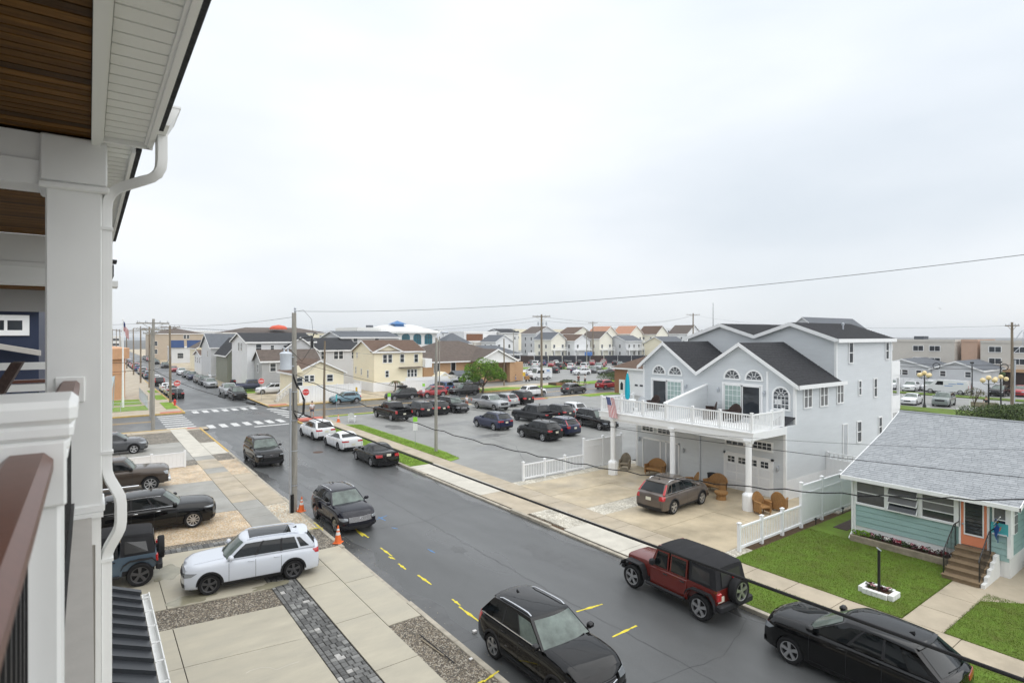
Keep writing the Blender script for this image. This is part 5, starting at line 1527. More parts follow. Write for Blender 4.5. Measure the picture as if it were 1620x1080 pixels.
# brick shop behind the duplex
bs = house('brick_shop','red brick shop with brown hip roof and white roll door behind the duplex',63.8,78,44,60.2,3.95,7.4,'hip','brick','shingle_brown',over=.5,cat='building')
mb = MB();mb.box(63.7,63.79,52.4,57.5,.1,3.75);ob('rendered_front',mb,M['siding_white'],bs)
gd2 = ob('roll_door',MB().box(63.62,63.7,52.9,57.1,.1,3.2),M['white'],bs)
for i in range(3):
 mb = MB();mb.box(63.58,63.62,53.6 + i * .95,54.15 + i * .95,1.45,1.7);ob('pane',mb,M['glass'],gd2)
mb = MB();mb.box(63.7,63.8,58.1,59.2,.1,2.2);d2 = ob('door',mb,M['white'],bs)
mb = MB();mb.lathe([(0.0,0),(.3,0)],16,(0,0,0),axis='x');mb = MB();mb.slab([(63.66,58.4,.7),(63.66,58.9,.7),(63.66,58.9,1.6),(63.66,58.65,1.9),(63.66,58.4,1.6)],(.03,0,0));ob('door_glass',mb,M['glass'],d2)
# water tank turret with mural banner
tk = thing('water_tank','round orange stucco water tank with banded cap beside the flagpole','tank',(-1.6,96.5,0))
mb = MB();mb.lathe([(5.7,.1),(5.7,5.6)],40,(-1.6,96.5,0));ob('drum',mb,M['tank'],tk,True)
mb = MB();mb.lathe([(5.75,5.55),(6.2,5.6),(6.2,7.0),(5.9,7.05),(2.0,7.6),(0,7.7)],40,(-1.6,96.5,0));ob('cap',mb,M['tank'],tk,True)
mb = MB();mb.lathe([(5.74,3.6),(5.78,3.6),(5.78,3.75),(5.74,3.75)],40,(-1.6,96.5,0));ob('band',mb,M['tank'],tk,True)
mb = MB()
for a in (-80,-50,-20):mb.box(-1.6 + 5.72 * math.cos(R(a)) - .15,-1.6 + 5.72 * math.cos(R(a)) + .15,96.5 + 5.72 * math.sin(R(a)) - .15,96.5 + 5.72 * math.sin(R(a)) + .15,3,3.4)
ob('vent',mb,M['brick_tan'],tk)
# tan apartment blocks and the grey bungalows on the right skyline
tb = house('tan_apartments','long flat roofed tan apartment block behind the grey bungalows',125,140,35.3,60,7.7,8,'flat','stucco_tan','shingle_slate',[('W',40.9,5.9,1.6,.9,'slide'),('W',38.3,5.9,1.6,.9,'slide'),('W',40.9,3.7,1.6,.9,'slide'),('W',38.3,3.7,1.6,.9,'slide'),('W',46,5.9,1.6,.9,'slide'),('W',50,5.9,1.6,.9,'slide')],cat='building',trim='stucco_tan')
house('salmon_stair_tower','salmon pink stair tower between the two tan apartment blocks',126,136,32.3,34.6,7.75,8,'flat','stucco_pink','shingle_slate',cat='building',trim='stucco_pink')
tb2 = house('tan_apartments','tan apartment block with dark ground floor beside the salmon stair tower',125,140,10,31.6,7.6,8,'flat','stucco_tan','shingle_slate',[('W',29.6,5.9,1.6,.9,'slide'),('W',26.4,5.9,1.8,.9,'slide'),('W',29.6,3.9,1.6,.9,'slide'),('W',26.4,3.9,1.8,.9,'slide'),('W',22.4,5.9,1.6,.9,'slide'),('W',22.4,3.9,1.6,.9,'slide')],cat='building',trim='stucco_tan')
mb = MB();mb.box(124.2,125,10,30.8,2.6,3.1);ob('canopy',mb,M['brick_tan'],tb2)
mb = MB();mb.box(124.9,125,10,30.8,.1,2.6);ob('ground_floor',mb,M['wicker_dark'],tb2)
for x,y in ((128,41),(129,25),(130,22),(128,50)):
 mb = MB();mb.box(x,x + 2.5,y,y + 1.6,8.0,8.6);ob('roof_unit',mb,M['shingle_slate'],tb if y > 35 else tb2)
house('grey_bungalow','pale grey bungalow with slate gable roof and white fence, right of the parked vans',111,122,27.9,34.4,3.35,4.6,'x','siding_pgrey','shingle_slate',[('W',32.9,2.2,.7,.8),('W',29.6,2.2,.7,.8)])
house('grey_bungalow','low grey bungalow with slate roof right behind the duplex porches',111.5,122,34.6,43,3.4,4.7,'x','siding_pgrey','shingle_slate',[('W',39.4,2.1,.8,.8),('W',38.4,2.1,.8,.8),('W',36.4,2.1,.7,.8),('W',35.6,2.1,.6,.8)])
t = thing('board_fence','long white fence in front of the grey bungalows','fence',(109.5,34,.1))
for i in range(22):
 mb = MB();mb.box(109.4,109.5,25.2 + i * .85,26.0 + i * .85,.1,1.7);ob('board',mb,M['vinyl'],t)
# skyline between the poles: mixed beach houses
sky = [
 ('white_block','long white apartment block with flat dark roof line left of the tall pole',100,150,262,280,11.0,11.6,'flat','siding_white','shingle_slate',wrow('S',104,148,9,8.6,1.6,1.6),'building'),
 ('grey_block','grey mansard block with rows of balconies behind the brick office',92,112,240,255,9.6,10.4,'flat','siding_pgrey','shingle_slate',wrow('S',94,110,7,7.4,1.4,1.4) + wrow('S',94,110,7,4.6,1.4,1.4),'building'),
 ('maroon_roof_house','pale house with maroon roof peeking over the brick office',82,92,205,214,7.4,9.2,'x','siding_cream','maroon_roof',[],'house'),
 ('cream_townhouse','cream townhouse with slate roof and twin gable windows over the brick office',98,106,190,200,7.0,9.4,'y','siding_cream','shingle_slate',wrow('S',100,104,2,6.2,.9,1.4) + wrow('S',100,104,2,3.4,.9,1.4),'house'),
 ('white_townhouse','white townhouse with flat gable left of the cream townhouse',88,96,192,202,7.9,9.6,'y','siding_white','shingle_slate',wrow('S',90,94,3,6.4,.8,1.4),'house'),
 ('slate_roof_house','cream house with big slate hip roof left of the wood and white block',107,118,186,196,5.6,9.6,'hip','siding_cream','shingle_slate',wrow('S',109,116,3,3.4),'house'),
 ('timber_block','white modern block with brown timber band and grey base near the tall pole',121,137,196,212,10.0,10.5,'flat','siding_white','shingle_slate',wrow('S',131,136,3,7.0,.8,.8,'single'),'building'),
 ('white_villa','tall plain white villa with dark pitched roof just left of the tall pole',138,147,194,206,9.8,11.4,'x','stucco_white','shingle_dark',wrow('S',141,145,2,7.0,.8,1.0),'house'),
 ('pavilion_roof','low building with broad slate grey roof beyond the bicycle racks',96,116,152,164,2.6,5.4,'hip','siding_white','shingle_slate',wrow('S',98,114,6,.9,1.0,1.2),'building'),
 ('slate_cream_house','cream house with slate blue roof in front of the condominium',172,184,136,147,5.6,8.2,'x','siding_cream','shingle_slate',wrow('S',174,182,3,3.0,1.0,1.2),'house'),
 ('balcony_house','white gable house with arched windows and stacked balconies left of the mast',180,190,118,130,7.6,10.6,'y','siding_cream','shingle_taupe',wrow('S',182,188,3,6.0,1.0,1.2) + wrow('S',182,188,3,8.4,.8,.7),'house'),
 ('blue_dormer_house','slate blue house with white framed dormer over the brick shop',186,206,104,116,7.8,10.4,'x','siding_blue','shingle_slate',wrow('S',188,204,6,5.4,1.0,1.3) + wrow('S',188,204,6,2.6,1.0,1.3),'house'),
 ('long_dark_roof_house','pale house with long charcoal roof and paired porch gables above the duplex',168,200,78,90,9.2,14.0,'x','siding_pgrey','shingle_slate',wrow('S',170,198,8,6.6,1.2,1.4),'house'),
]
for nm,lb,x0,x1,y0,y1,ze,zr,ax,wm,rm,wins,ct in sky:
 t = house(nm,lb,x0,x1,y0,y1,ze,zr,ax,wm,rm,wins,cat=ct,over=.5)
 if nm == 'timber_block':
  mb = MB();mb.box(x0 + 1.2,x0 + 9,y0 - .2,y0,6.6,9.3);ob('timber_band',mb,mat('timber_band',(.20,.09,.045),.7,var=.3,vs=3),t)
  mb = MB();mb.box(x0 + 1,x1 + 1,y0 - 6,y0,.1,6.0);ob('podium',mb,M['stucco_tan'],t)
 if nm in ('balcony_house','blue_dormer_house','long_dark_roof_house','grey_block','white_block'):
  for z in ((2.6,5.2) if ze < 9 else (4.0,6.8)):
   mb = MB();mb.box(x0,x1,y0 - 1.8,y0 - .05,z - .25,z);mb.box(x0,x1,y0 - 1.8,y0 - 1.7,z,z + .95)
   for k in range(5):mb.box(x0 + (x1 - x0) * k / 4 - .12,x0 + (x1 - x0) * k / 4 + .12,y0 - 1.8,y0 - 1.6,.1,z)
   ob('balcony',mb,M['white'],t)
 if nm == 'blue_dormer_house':
  mb = MB();mb.box(192,196,102.8,108,7.6,10.2);d_ = ob('dormer',mb,M['siding_blue'],t)
  mb = MB();mb.slab([(191.6,102.6,10.1),(194,102.6,11.2),(194,110,11.2),(191.6,110,10.1)],(0,0,.15));mb.slab([(196.4,102.6,10.1),(194,102.6,11.2),(194,110,11.2),(196.4,110,10.1)],(0,0,.15));ob('dormer_roof',mb,M['white'],d_)
  mb = MB();mb.box(193,195,102.7,102.8,8.2,9.8);w = ob('window',mb,M['white'],d_)
 if nm == 'long_dark_roof_house':
  for x in (172,180):
   mb = MB();mb.slab([(x - 4,74.5,8.8),(x,74.5,11),(x,82,11),(x - 4,82,8.8)],(0,0,.3));mb.slab([(x + 4,74.5,8.8),(x,74.5,11),(x,82,11),(x + 4,82,8.8)],(0,0,.3));ob('porch_gable',mb,M['white'],t)
# assorted beach houses side by side behind the far car park
def beach_house(lb,x,y,w,dp,ze,zr,wm,rm,kind):
 ax = 'y' if kind != 'long' else 'x'
 nz = max(1,int((ze - .8) / 2.7))
 wins = []
 for lv in range(nz):
  wins += wrow('S',x + w * .2,x + w * .8,2 if w < 9 else 3,1.2 + lv * 2.7,.9,1.3)
  wins += [('W',y + dp * .3,1.2 + lv * 2.7,.9,1.3),('W',y + dp * .7,1.2 + lv * 2.7,.9,1.3)]
 t = house('beach_house',lb,x,x + w,y,y + dp,ze,zr,ax,wm,rm,wins,over=.4)
 if kind != 'plain':
  for lv in range(1,nz):
   z = .6 + lv * 2.7
   b = ob('balcony',MB().box(x + .2,x + w - .2,y - 1.6,y - .06,z - .2,z),M['white'],t)
   mb = MB();mb.box(x + .2,x + w - .2,y - 1.6,y - 1.54,z + .85,z + .95)
   for k in range(int(w / .3)):mb.box(x + .2 + k * .3,x + .27 + k * .3,y - 1.6,y - 1.55,z,z + .85)
   ob('railing',mb,M['white'],b)
   for k in (0,.5,1):ob('balcony_post',MB().box(x + .2 + (w - .6) * k,x + .4 + (w - .6) * k,y - 1.6,y - 1.4,.1,z - .2),M['white'],b)
 if kind == 'dormer':
  xm = x + w / 2
  d_ = ob('dormer',MB().box(xm - 1,xm + 1,y + .6,y + 3,ze,ze + (zr - ze) * .8),M[wm],t)
  mb = MB();mb.slab([(xm - 1.3,y + .3,ze + (zr - ze) * .75),(xm,y + .3,zr),(xm,y + 3.5,zr),(xm - 1.3,y + 3.5,ze + (zr - ze) * .75)],(0,0,.12));mb.slab([(xm + 1.3,y + .3,ze + (zr - ze) * .75),(xm,y + .3,zr),(xm,y + 3.5,zr),(xm + 1.3,y + 3.5,ze + (zr - ze) * .75)],(0,0,.12));ob('dormer_roof',mb,M[rm],d_)
  ob('window',MB().box(xm - .4,xm + .4,y + .52,y + .6,ze + .3,ze + 1.3),M['glass'],d_)
BH = [(138,162,7,7.4,9.8,'siding_ivory','shingle_slate','gable','narrow cream gable house at the left end of the beach row'),(146,158,8,6.8,9.0,'siding_white','shingle_brown','dormer','white house with brown roof second in the beach row'),(155,154,7,7.6,10.2,'siding_ivory','shingle_taupe','gable','cream house with taupe gable third in the beach row'),
 (163,148,9,6.6,8.6,'siding_pgrey','shingle_slate','long','pale grey long roofed house mid beach row'),(196,120,8,7.2,9.6,'siding_white','shingle_slate','gable','white stacked balcony house near the right of the beach row'),
 (150,186,12,9.6,12.4,'siding_pgrey','shingle_taupe','dormer','tall grey house behind the second beach house'),(166,180,11,9.4,12.2,'siding_ivory','shingle_brown','dormer','tall cream house with brown roof behind the beach row'),(180,176,8,9.4,12.6,'siding_ivory','terracotta','gable','tall cream house with orange roof, first of three'),(190,170,8,9.6,12.8,'siding_ivory','terracotta','gable','tall cream house with orange roof, middle of three'),(200,164,8,9.4,12.8,'siding_ivory','shingle_brown','gable','tall cream house with brown gable right of the orange roofs'),(211,156,10,9.6,13.2,'siding_white','shingle_taupe','gable','tall white gabled house left of the thin mast'),
 (124,178,8,6.4,8.8,'siding_white','shingle_slate','plain','plain white house right behind the dark screen fence end'),(114,214,10,8.4,11.0,'siding_white','shingle_slate','gable','white gabled house rising behind the slate hip roof')]
for x,y,w,ze,zr,wm,rm,kd,lb in BH:
 beach_house(lb,x,y,w,10,ze,zr,wm,rm,kd)
# distant blocks closing the skyline
far = [('far_hotel','faint pale slab block at the very end of the street, left of the tan hotel',2,16,420,440,8,'stucco_white'),
    ('far_hotel','faint grey block between tan hotel and long motel',36,50,300,315,10.5,'siding_pgrey'),
    ('far_hotel','faint white block behind the motel with the red cap',66,92,290,305,11.6,'siding_white'),
    ('far_hotel','faint cream block on the skyline just right of the tall pole',196,240,262,276,12.4,'siding_cream'),
    ('far_hotel','faint white block on the skyline left of the thin mast',262,320,236,250,13.0,'siding_white'),
    ('far_hotel','faint tan block on the skyline over the brick shop roof',250,300,150,164,12.0,'stucco_tan')]
for nm,lb,x0,x1,y0,y1,ze,wm in far:
 house(nm,lb,x0,x1,y0,y1,ze,ze + .5,'flat',wm,'shingle_slate',wrow('S',x0 + 2,x1 - 2,7,ze - 2.6,1.6,1.4,'single') + wrow('S',x0 + 2,x1 - 2,7,ze - 5.6,1.6,1.4,'single'),cat='building')
# ------------------------------------------------------------------ vehicles
def lerp(a,b,t):return a + (b - a) * t
def clamp(x,a=0.0,b=1.0):return max(a,min(b,x))
def pw(pts,x):
 """smooth curve through (x, z) points sorted by x"""
 if x <= pts[0][0]:return pts[0][1]
 if x >= pts[-1][0]:return pts[-1][1]
 for i in range(len(pts) - 1):
  if pts[i][0] <= x <= pts[i + 1][0]:
   x0,y0 = pts[i];x1,y1 = pts[i + 1]
   def slope(k):
    if k <= 0 or k >= len(pts) - 1:return (pts[min(k + 1,len(pts) - 1)][1] - pts[max(k - 1,0)][1]) / max(1e-6,pts[min(k + 1,len(pts) - 1)][0] - pts[max(k - 1,0)][0])
    a = (pts[k][1] - pts[k - 1][1]) / (pts[k][0] - pts[k - 1][0]);b = (pts[k + 1][1] - pts[k][1]) / (pts[k + 1][0] - pts[k][0])
    return 0 if a * b <= 0 else 2 * a * b / (a + b)
   h = x1 - x0;t = (x - x0) / h
   return (2*t**3 - 3*t*t + 1) * y0 + (t**3 - 2*t*t + t) * h * slope(i) + (3*t*t - 2*t**3) * y1 + (t**3 - t*t) * h * slope(i + 1)
SEC = [(0,.90),(.08,.955),(.25,.99),(.45,1.0),(.62,.995),(.80,.972),(.93,.935),(1,.88)]
LV = [0,.05,.14,.25,.36,.48,.60,.72,.84,.93,1]
class Car:
 """a road car from its measured outline: x forward, origin on the ground under its centre"""
 def __init__(s,**p):
  d = dict(L=4.6,W=1.87,H=1.68,gc=.24,wb=2.7,fo=.92,wr=.36,nose=.86,cowl=1.08,belt=1.06,tail=1.06,xc=.92,xw=.28,xr=-1.75,xb=-2.2,deck=None,bed=None,
     bf=.20,lf=.16,br=.12,lr=.05,wt=.72,clad=True,rails='none',spokes=5,rim='rim',splits=(.335,.62,.80),quarter=True,trimline=None,roofcol=None,
     head=(.58,.64,.80,.42),tailz=(.78,1.02),tailin=.50,grille=(.42,.56,.78),pf=.15,pr=.10,tailh='h',sunroof=False,plate_f=False,fin=True,hoodc=.045)
  d.update(p)
  s.__dict__.update(d)
  s.hl,s.hw = s.L / 2,s.W / 2
  s.xf = s.hl - s.fo
  s.xrw = s.xf - s.wb
  s.Ra = s.wr * 1.12
  s.top = [(-s.hl,s.tail - .06),(-s.hl + .10,s.tail),(s.xb,s.tail)]
  if s.deck:s.top = [(-s.hl,s.deck - .05),(-s.hl + .08,s.deck),(s.xb,s.deck + .02)]
  s.top += [(s.xc - .02,s.cowl),(lerp(s.xc,s.hl,.5),lerp(s.cowl,s.nose,.32)),(s.hl - .22,s.nose + .05),(s.hl,s.nose - .05)]
  s.top = sorted(s.top)
  s.xb_eff = s.xb
 def plan(s,x):
  r = 1.0
  t = (x - (s.hl - .85)) / .85
  if t > 0:r -= s.pf * t ** 2.2
  t = (-x - (s.hl - .7)) / .7
  if t > 0:r -= s.pr * t ** 2.2
  return r
 def zt(s,x):return pw(s.top,x) - .03
 def side_y(s,x,z):
  t = clamp((z - s.gc) / max(.1,s.zt(x) - s.gc))
  return s.hw * s.plan(x) * pw(SEC,t)
 def dfm(s,x,y,z):
  q = (y / s.hw) ** 2
  tf = clamp((x - (s.hl - .9)) / .9)
  if tf > 0:
   up = max(0,(z - .58) / max(.1,s.nose - .58));lo = max(0,(.42 - z) / .22)
   x -= tf * tf * (s.bf * q + s.lf * up * up + .07 * lo * lo)
  tb = clamp((-x - (s.hl - .7)) / .7)
  if tb > 0:
   zt = s.deck or s.tail
   up = max(0,(z - .70) / max(.1,zt - .70));lo = max(0,(.45 - z) / .22)
   x += tb * tb * (s.br * q + s.lr * up * up + .07 * lo * lo)
  return (x,y,z)
 def zb(s,x):
  for c in (s.xf,s.xrw):
   if abs(x - c) < s.Ra:return s.wr + math.sqrt(max(0,s.Ra ** 2 - (x - c) ** 2))
  return s.gc + (.05 * clamp((abs(x) - s.hl + .6) / .6))
 def cols(s):
  xs = []
  n = 46
  for i in range(n + 1):xs.append(-s.hl + s.L * i / n)
  for c in (s.xf,s.xrw):
   xs = [x for x in xs if abs(x - c) > s.Ra + .03]
   xs += [c + s.Ra * math.cos(pi * k / 12) * (1 if 0 < k < 12 else 1) for k in range(13)]
   xs += [c - s.Ra - .002,c + s.Ra + .002]
  if s.bed:
   xs += [s.bed[0] - .004,s.bed[0],s.bed[1],s.bed[1] + .004]
  return sorted(xs)
 def body(s):
  mb = MB()
  rows = []
  for x in s.cols():
   zt,zb = s.zt(x),s.zb(x)
   half = []
   for t in LV:
    z = max(zb,s.gc + t * (zt - s.gc)) if zb > s.gc else s.gc + t * (zt - s.gc)
    half.append((s.side_y(x,z),min(z,max(zt,zb))))
   ys = half[-1][0]
   inbed = s.bed and s.bed[0] <= x <= s.bed[1]
   if inbed:tops = [(ys * .97,zt + .03),(ys * .90,zt + .03),(ys * .89,s.bed[2]),(0,s.bed[2])]
   else:tops = [(ys * .965,zt + .022),(ys * .80,zt + .03 + s.hoodc * .45),(ys * .45,zt + .03 + s.hoodc * .8),(0,zt + .03 + s.hoodc)]
   row = [s.dfm(x,y,z) for y,z in half] + [s.dfm(x,y,z) for y,z in tops] + [s.dfm(x,-y,z) for y,z in tops[-2::-1]] + [s.dfm(x,-y,z) for y,z in half[::-1]]
   rows.append(row)
  mb.grid(rows)
  for sg,x in ((1,s.hl),(-1,-s.hl)):
   g = []
   zt = s.zt(x)
   for t in LV + [1.02]:
    if t > 1:
     ys = s.side_y(x,zt)
     g.append([s.dfm(x,ys * a,zt + .03 + s.hoodc * (1 - a * a)) for a in [k / 6 - 1 for k in range(13)]])
    else:
     z = lerp(s.zb(x),zt,t) if s.zb(x) > s.gc else s.gc + t * (zt - s.gc)
     ys = s.side_y(x,z)
     g.append([s.dfm(x,ys * a,z) for a in [k / 6 - 1 for k in range(13)]])
   mb.grid(g)
  return mb
 def under(s):
  mb = MB()
  mb.box(-s.hl + .28,s.hl - .28,-s.hw + .24,s.hw - .24,s.gc - .04,s.wr + .30)
  mb.box(s.xrw + s.Ra + .05,s.xf - s.Ra - .05,-s.hw + .10,s.hw - .10,s.gc - .02,s.gc + .15)
  for c in (s.xf,s.xrw):
   for sg in (1,-1):
    rows = []
    for k in range(13):
     a = pi * k / 12
     x,z = c + (s.Ra - .002) * math.cos(a),s.wr + (s.Ra - .002) * math.sin(a)
     rows.append([(x,sg * (s.side_y(x,z) - .004),z),(x,sg * (s.hw - .30),z)])
    rows = [[(c + s.Ra,sg * (s.hw - .06),s.gc),(c + s.Ra,sg * (s.hw - .30),s.gc)]] + rows + [[(c - s.Ra,sg * (s.hw - .06),s.gc),(c - s.Ra,sg * (s.hw - .30),s.gc)]]
    mb.grid(rows)
  return mb
 def F(s,t):return lerp(s.xc,s.xw,t) + .05 * math.sin(pi * t)
 def Rr(s,t):return lerp(s.xb,s.xr,t ** 1.15)
 def w(s,t):
  wb = s.hw * .905
  return lerp(wb,s.hw * s.wt,.8 * t + .2 * t ** 4)
 def zbelt(s,x):return lerp(s.cowl - .015,(s.deck or s.tail) - .01,clamp((s.xc - x) / max(.1,s.xc - s.xb)))
 def roofz(s,x,y):
  q = abs(y) / (s.hw * s.wt)
  xm = s.xw - .55
  u = (x - xm)
  drop = .05 * (u / .75) ** 2 if u > 0 else (.055 if s.L > 4.2 else .05) * (u / max(.3,(xm - s.xr))) ** 2
  return s.H - drop - .055 * q ** 2.6
 def side(s,u,t,o=0.0):
  x = lerp(s.F(t) - .16,s.Rr(t) + .10,u)
  y = s.w(t) * (1 + .012 * math.sin(pi * u))
  z = lerp(s.zbelt(x),s.roofz(x,s.hw * s.wt),t)
  return (x,y + o,z + o * .3)
 def front(s,a,t,o=0.0):
  x = s.F(t) - .16 * a * a
  y = s.w(t) * a
  return (x + o * .8,y,lerp(s.zbelt(x),s.roofz(x,y),t) + o * .6)
 def rear(s,a,t,o=0.0):
  x = s.Rr(t) + .10 * a * a
  y = s.w(t) * a
  return (x - o,y,lerp(s.zbelt(x),s.roofz(x,y),t) + o * .3)
 def house(s):
  mb = MB()
  rings = []
  A = [-1,-.8,-.5,-.2,.2,.5,.8,1]
  U = [.12,.3,.5,.7,.88]
  for t in (0,.12,.3,.5,.7,.85,.94,1):
   r = [s.front(a,t) for a in A] + [s.side(u,t) for u in U] + [s.rear(a,t) for a in A[::-1]] + [(p[0],-p[1],p[2]) for p in [s.side(u,t) for u in U[::-1]]]
   rings.append(r)
  last = rings[-1]
  cx = sum(p[0] for p in last) / len(last)
  for k in (.94,.8,.55,.25,.0):
   r = []
   for p in last:
    x,y = lerp(cx,p[0],k),p[1] * k
    r.append((x,y,s.roofz(x,y) + .004))
   rings.append(r)
  mb.grid(rings,closed=True)
  return mb
 def patch(s,fn,u0,u1,t0,t1,o,nu=7,nt=5,th=.012,mb=None,mirror=False):
  """panel lying on a surface: fn(u, t, offset); corners may differ at bottom/top via tuples"""
  ub = u0 if isinstance(u0,tuple) else (u0,u0)
  ue = u1 if isinstance(u1,tuple) else (u1,u1)
  mb = mb or MB()
  rows = []
  for j in range(nt):
   t = lerp(t0,t1,j / (nt - 1));f = j / (nt - 1)
   a,b = lerp(ub[0],ub[1],f),lerp(ue[0],ue[1],f)
   rows.append([fn(lerp(a,b,i / (nu - 1)),t,o) for i in range(nu)])
  if mirror:rows = [[(p[0],-p[1],p[2]) for p in r] for r in rows]
  mb.grid(rows)
  rim = [rows[0][i] for i in range(nu)] + [rows[j][-1] for j in range(1,nt)] + [rows[-1][i] for i in range(nu - 2,-1,-1)] + [rows[j][0] for j in range(nt - 2,0,-1)]
  inn = []
  cyy = sum(p[1] for p in rim) / len(rim)
  for p in rim:
   inn.append((p[0],p[1] * .985 if abs(cyy) > .3 else p[1],p[2] - (.006 if abs(cyy) > .3 else .012)))
  n = len(rim)
  mb.add(rim + inn,[(i,(i + 1) % n,n + (i + 1) % n,n + i) for i in range(n)])
  return mb
 def bside(s,x,z,o=0.0):
  p = s.dfm(x,s.side_y(x,z) + o,z);return p
 def bend(s,sg):
  def fn(y,z,o=0.0):
   p = s.dfm(sg * s.hl,y,z);return (p[0] + sg * o,p[1],p[2])
  return fn
 def lamp(s,sg,yin,z0,z1,wrap,side,o=.010,taper=0.0):
  """light cluster that wraps from the end round to the side"""
  mb = MB();rows = []
  for j in range(5):
   f = j / 4;z = lerp(z0,z1,f)
   yo = s.side_y(sg * s.hl,z)
   r = []
   for i in range(6):
    y = lerp(yin,yo,i / 5)
    zz = z - taper * (1 - i / 5) * (f - .5)
    p = s.dfm(sg * s.hl,y,zz);r.append((p[0] + sg * o,p[1],p[2]))
   for i in range(1,6):
    x = sg * (s.hl - wrap * i / 5 * (.55 + .45 * f))
    zz = z + taper * (i / 5) * (.5 - f) * .8
    p = s.dfm(x,s.side_y(x,zz) + o,zz);r.append((p[0],p[1],p[2]))
   rows.append([(p[0],p[1] * side,p[2]) for p in r])
  mb.grid(rows)
  rim = rows[0] + [rows[j][-1] for j in range(1,5)] + rows[-1][-2::-1] + [rows[j][0] for j in range(3,0,-1)]
  inn = [(p[0] - sg * .02,p[1] - side * .012,p[2]) for p in rim]
  n = len(rim);mb.add(rim + inn,[(i,(i + 1) % n,n + (i + 1) % n,n + i) for i in range(n)])
  return mb
WHEELS = {}
def wheel_meshes(r,spokes,rim,w=.22):
 k = (round(r,2),spokes,rim)
 if k in WHEELS:return WHEELS[k]
 t = MB()
 ri = r * .68
 t.lathe([(ri,-w / 2 + .01),(ri + .02,-w / 2),(r - .035,-w / 2 - .004),(r - .008,-w / 2 + .025),(r,-w / 2 + .05),(r,w / 2 - .05),(r - .008,w / 2 - .025),(r - .035,w / 2 + .004),(ri + .02,w / 2),(ri,w / 2 - .01)],28,axis='y',cap=False)
 tm = t.mesh('tyre',M['tyre'],True,40)
 m = MB()
 m.mi = 1
 m.lathe([(0,w / 2 - .075),(ri,w / 2 - .07)],20,axis='y',cap=False);m.lathe([(ri,-w / 2 + .03),(0,-w / 2 + .03)],20,axis='y',cap=False)
 m.mi = 0
 m.lathe([(ri - .025,w / 2 - .09),(ri - .02,w / 2 - .012),(ri + .004,w / 2 - .004),(ri + .006,w / 2 - .02)],28,axis='y',cap=False)
 m.lathe([(.075,w / 2 - .06),(.07,w / 2 - .025),(.045,w / 2 - .015),(0,w / 2 - .012)],14,axis='y',cap=False)
 for i in range(spokes):
  a = 2 * pi * i / spokes + .3
  wd = (.088 if spokes <= 5 else .042) * r / .36
  for da in ((-.0,) if spokes > 5 else (-.10,.10)):
   c,q = math.cos(a + da),math.sin(a + da)
   wd2 = wd if spokes > 5 else wd * .62
   p0 = (.05 * c,w / 2 - .03,.05 * q);p1 = ((ri - .012) * c,w / 2 - .024,(ri - .012) * q)
   m.bar(p0,p1,wd2,.03,up=(0,1,0))
 rm = m.mesh('rim',[M[rim],M['rim_gap']],True,40)
 WHEELS[k] = (tm,rm)
 return WHEELS[k]
CARS = {}
